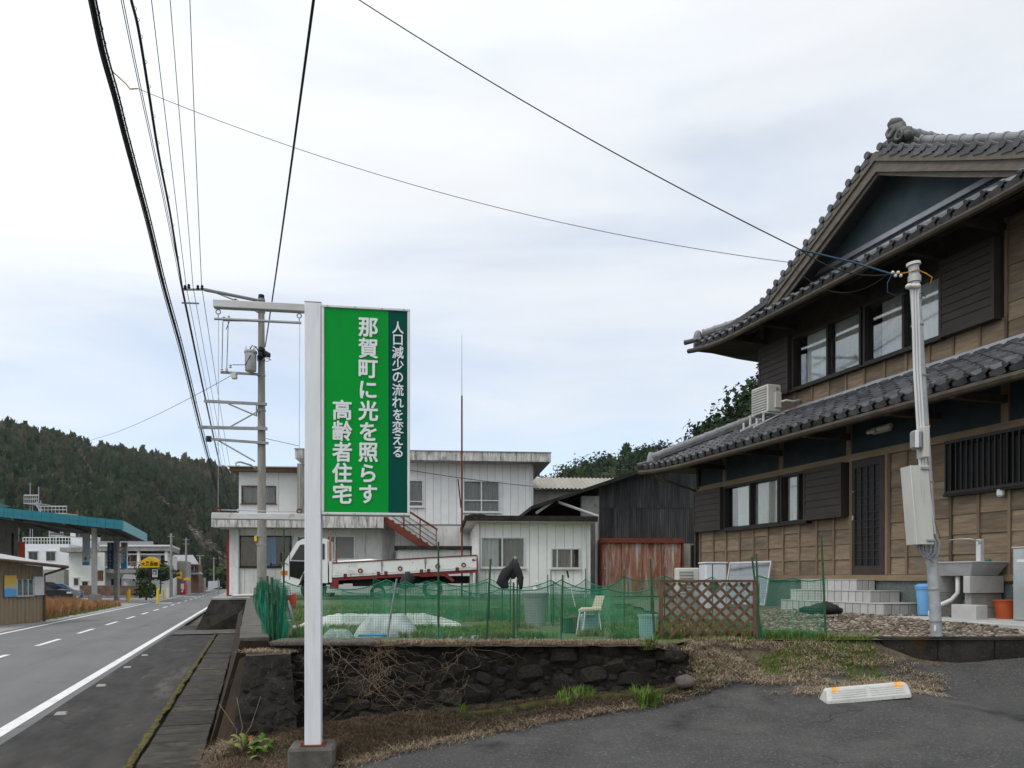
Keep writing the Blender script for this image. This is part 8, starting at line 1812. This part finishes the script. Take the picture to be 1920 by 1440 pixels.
# weed rosette and seed stalks at the foot of the sign
wd = empty('weed_plant', 'leafy green weed growing at the wall foot left of the sign', 'weed', W0, PX(478, 1412, 6.75)); wo = ORI[wd.name][0]
def leaf_mesh(seed):
    m = MB(); r = random.Random(seed)
    def f(u, v): wv = .028*math.sin(math.pi*min(1, v*.97+.03))**.8*(1+.15*math.sin(v*14)); return ((u-.5)*2*wv, v*.12, .035*math.sin(v*2.4)-.012*abs(u-.5)*2-.03*v*v)
    m.grid(f, 4, 7); me = m.mesh('leaf', 'weed', 'all'); at = me.attributes.new('tint', 'FLOAT', 'POINT'); at.data.foreach_set('value', np.full(len(me.vertices), r.random()*.9, dtype=np.float32)); return me
lms = [leaf_mesh(s) for s in range(6)]; lms[5].attributes['tint'].data.foreach_set('value', np.full(len(lms[5].vertices), 1.0, dtype=np.float32))
for i in range(46):
    px, py = random.gauss(478, 20), random.gauss(1402, 14); x, y, z = PX(px, py, 6.75+random.uniform(-.15, .15)); z = max(z, land_z(x, y)+.01); z = min(z, land_z(x, y)+.16); s = random.uniform(.6, 1.1)
    piece('leaf', lms[i % 6 if i % 11 == 0 else i % 5], wd, (x, y, z), (random.uniform(-.3, .5), random.uniform(-.3, .3), random.uniform(0, 6.28)), (s, s, s))
m = MB()
for k in range(9): x, y, z = PX(random.gauss(478, 12), 1410, 6.75); zz = land_z(x, y); m.path([(x, y, zz-.02), (x+random.gauss(0, .04), y, zz+.1)], .003, 5)
m.build('stem', 'moss', wd)
ss = empty('seed_stalks', 'three dry seed stalks fanning out above the straw tuft', 'weed', W0, PX(440, 1405, 6.9))
for (a, b, c) in (((444, 1368), (425, 1340), (411, 1320)), ((455, 1364), (449, 1335), (444, 1308)), ((471, 1360), (481, 1330), (489, 1305))):
    m = MB(); p = PX(440, 1395, 6.9); m.path([(p[0], p[1], land_z(p[0], p[1])), PX(*a, 6.9), PX(*b, 6.9), PX(*c, 6.88)], [.004, .003, .003, .002], 5); m.build('stalk', 'vine', ss, smooth='all')
# dry vines on the stone wall
def vine(px, label, seed, n):
    r = random.Random(seed); e = empty('dry_vine', label, 'vine', W0, PX(px, 1330, 7.35)); 
    for k in range(n):
        x0 = (px+r.gauss(0, 10)-CX)/FPX*7.5; z = -.66-.03*r.random() if r.random() < .6 else -.8-.3*r.random(); P = []; dx = r.gauss(0, .012); zz = z; x = x0; ln = r.randint(10, 34)
        for i in range(ln):
            zf_ = max(zz, land_z(x, 7.35)+.01); P.append((x, wall_face(x, zf_)-.05-.05*abs(math.sin(i*.9+k)), zf_)); dx += r.gauss(0, .026); dx *= .82; x += dx; zz -= r.uniform(-.03, .06)
        m = MB(); m.path(P, [max(.0009, .0021*(1-i/ln)) for i in range(ln)], 5); m.build('tendril', 'vine', e, smooth='all')
vine(712, 'tangle of dry brown vine hanging on the wall right of the sign', 3, 40)
vine(612, 'thin dry vine clump close beside the sign post', 5, 16)
vine(880, 'sparse dry vine stems near the middle of the wall', 8, 9)
m = MB(); m.path([PX(612, 1205, 7.38), PX(640, 1232, 7.33), PX(700, 1285, 7.25), PX(760, 1345, 7.2)], .0022, 5); m.top('dry_weed', 'vine', W0, PX(760, 1345, 7.2), 'single straight dry stem slanting down the wall', 'weed', smooth='all')
# pruned pine and shrubs across the road, far round tree
def shrub(name, px, py, D, r_, hh, label, cat, seed, mat='bush', trunk=True):
    X, Y = gxy(px, D); v = RF.w(X, Y, 0); z = zat(py, D); e = empty(name, label, cat, W0, (v.x, v.y, z)); o_ = scatter('crown', [crown_proto('round', 420, .16, seed), ], [(0, 0, 0, (.35*hh if trunk else 0), 0, r_, r_, hh*(.7 if trunk else 1), .5)], mat, parent=e, kind=None)
    at = o_.data.attributes['tint']; at.data.foreach_set('value', np.repeat(rng.random(len(o_.data.vertices)//3), 3).astype(np.float32)); o_.location = (0, 0, 0)
    m = MB(); m.path([(v.x, v.y, z-.1), (v.x+.05*r_, v.y, z+hh*.3), (v.x, v.y, z+hh*.6)], [.08, .07, .03], 7); m.build('trunk', 'bark', e)
shrub('pine_tree', 272, 1112, 82, 1.1, 3.0, 'pruned garden pine left of the hall sign post', 'tree', 3)
shrub('garden_tree', 300, 1112, 83, 1.7, 3.2, 'dark evergreen garden tree under the parking board', 'tree', 4)
shrub('hedge_shrub', 274, 1123, 63, .85, 1.5, 'low round green shrub at the roadside edge', 'shrub', 5, trunk=False)
shrub('round_tree', 418, 1103, 175, 3.6, 5.6, 'bright green round tree at the end of the road', 'tree', 6, trunk=False)

# ================================================================== AIR: thin even haze over the valley
m = MB(); m.box(-1600, 1600, -560, 1600, -10.5, 108); hz = m.top('haze', 'white', W0, (0, 0, 0), 'thin pale haze softening the far wooded hills', 'haze', kind='stuff')
hm = bpy.data.materials.new('haze_air'); hm.use_nodes = True; t = hm.node_tree; t.nodes.clear()
o_ = t.nodes.new('ShaderNodeOutputMaterial'); pv = t.nodes.new('ShaderNodeVolumePrincipled'); pv.inputs['Density'].default_value = .00011; pv.inputs['Color'].default_value = (.86, .92, 1, 1); pv.inputs['Anisotropy'].default_value = .2
t.links.new(pv.outputs[0], o_.inputs['Volume']); hz.data.materials.clear(); hz.data.materials.append(hm)
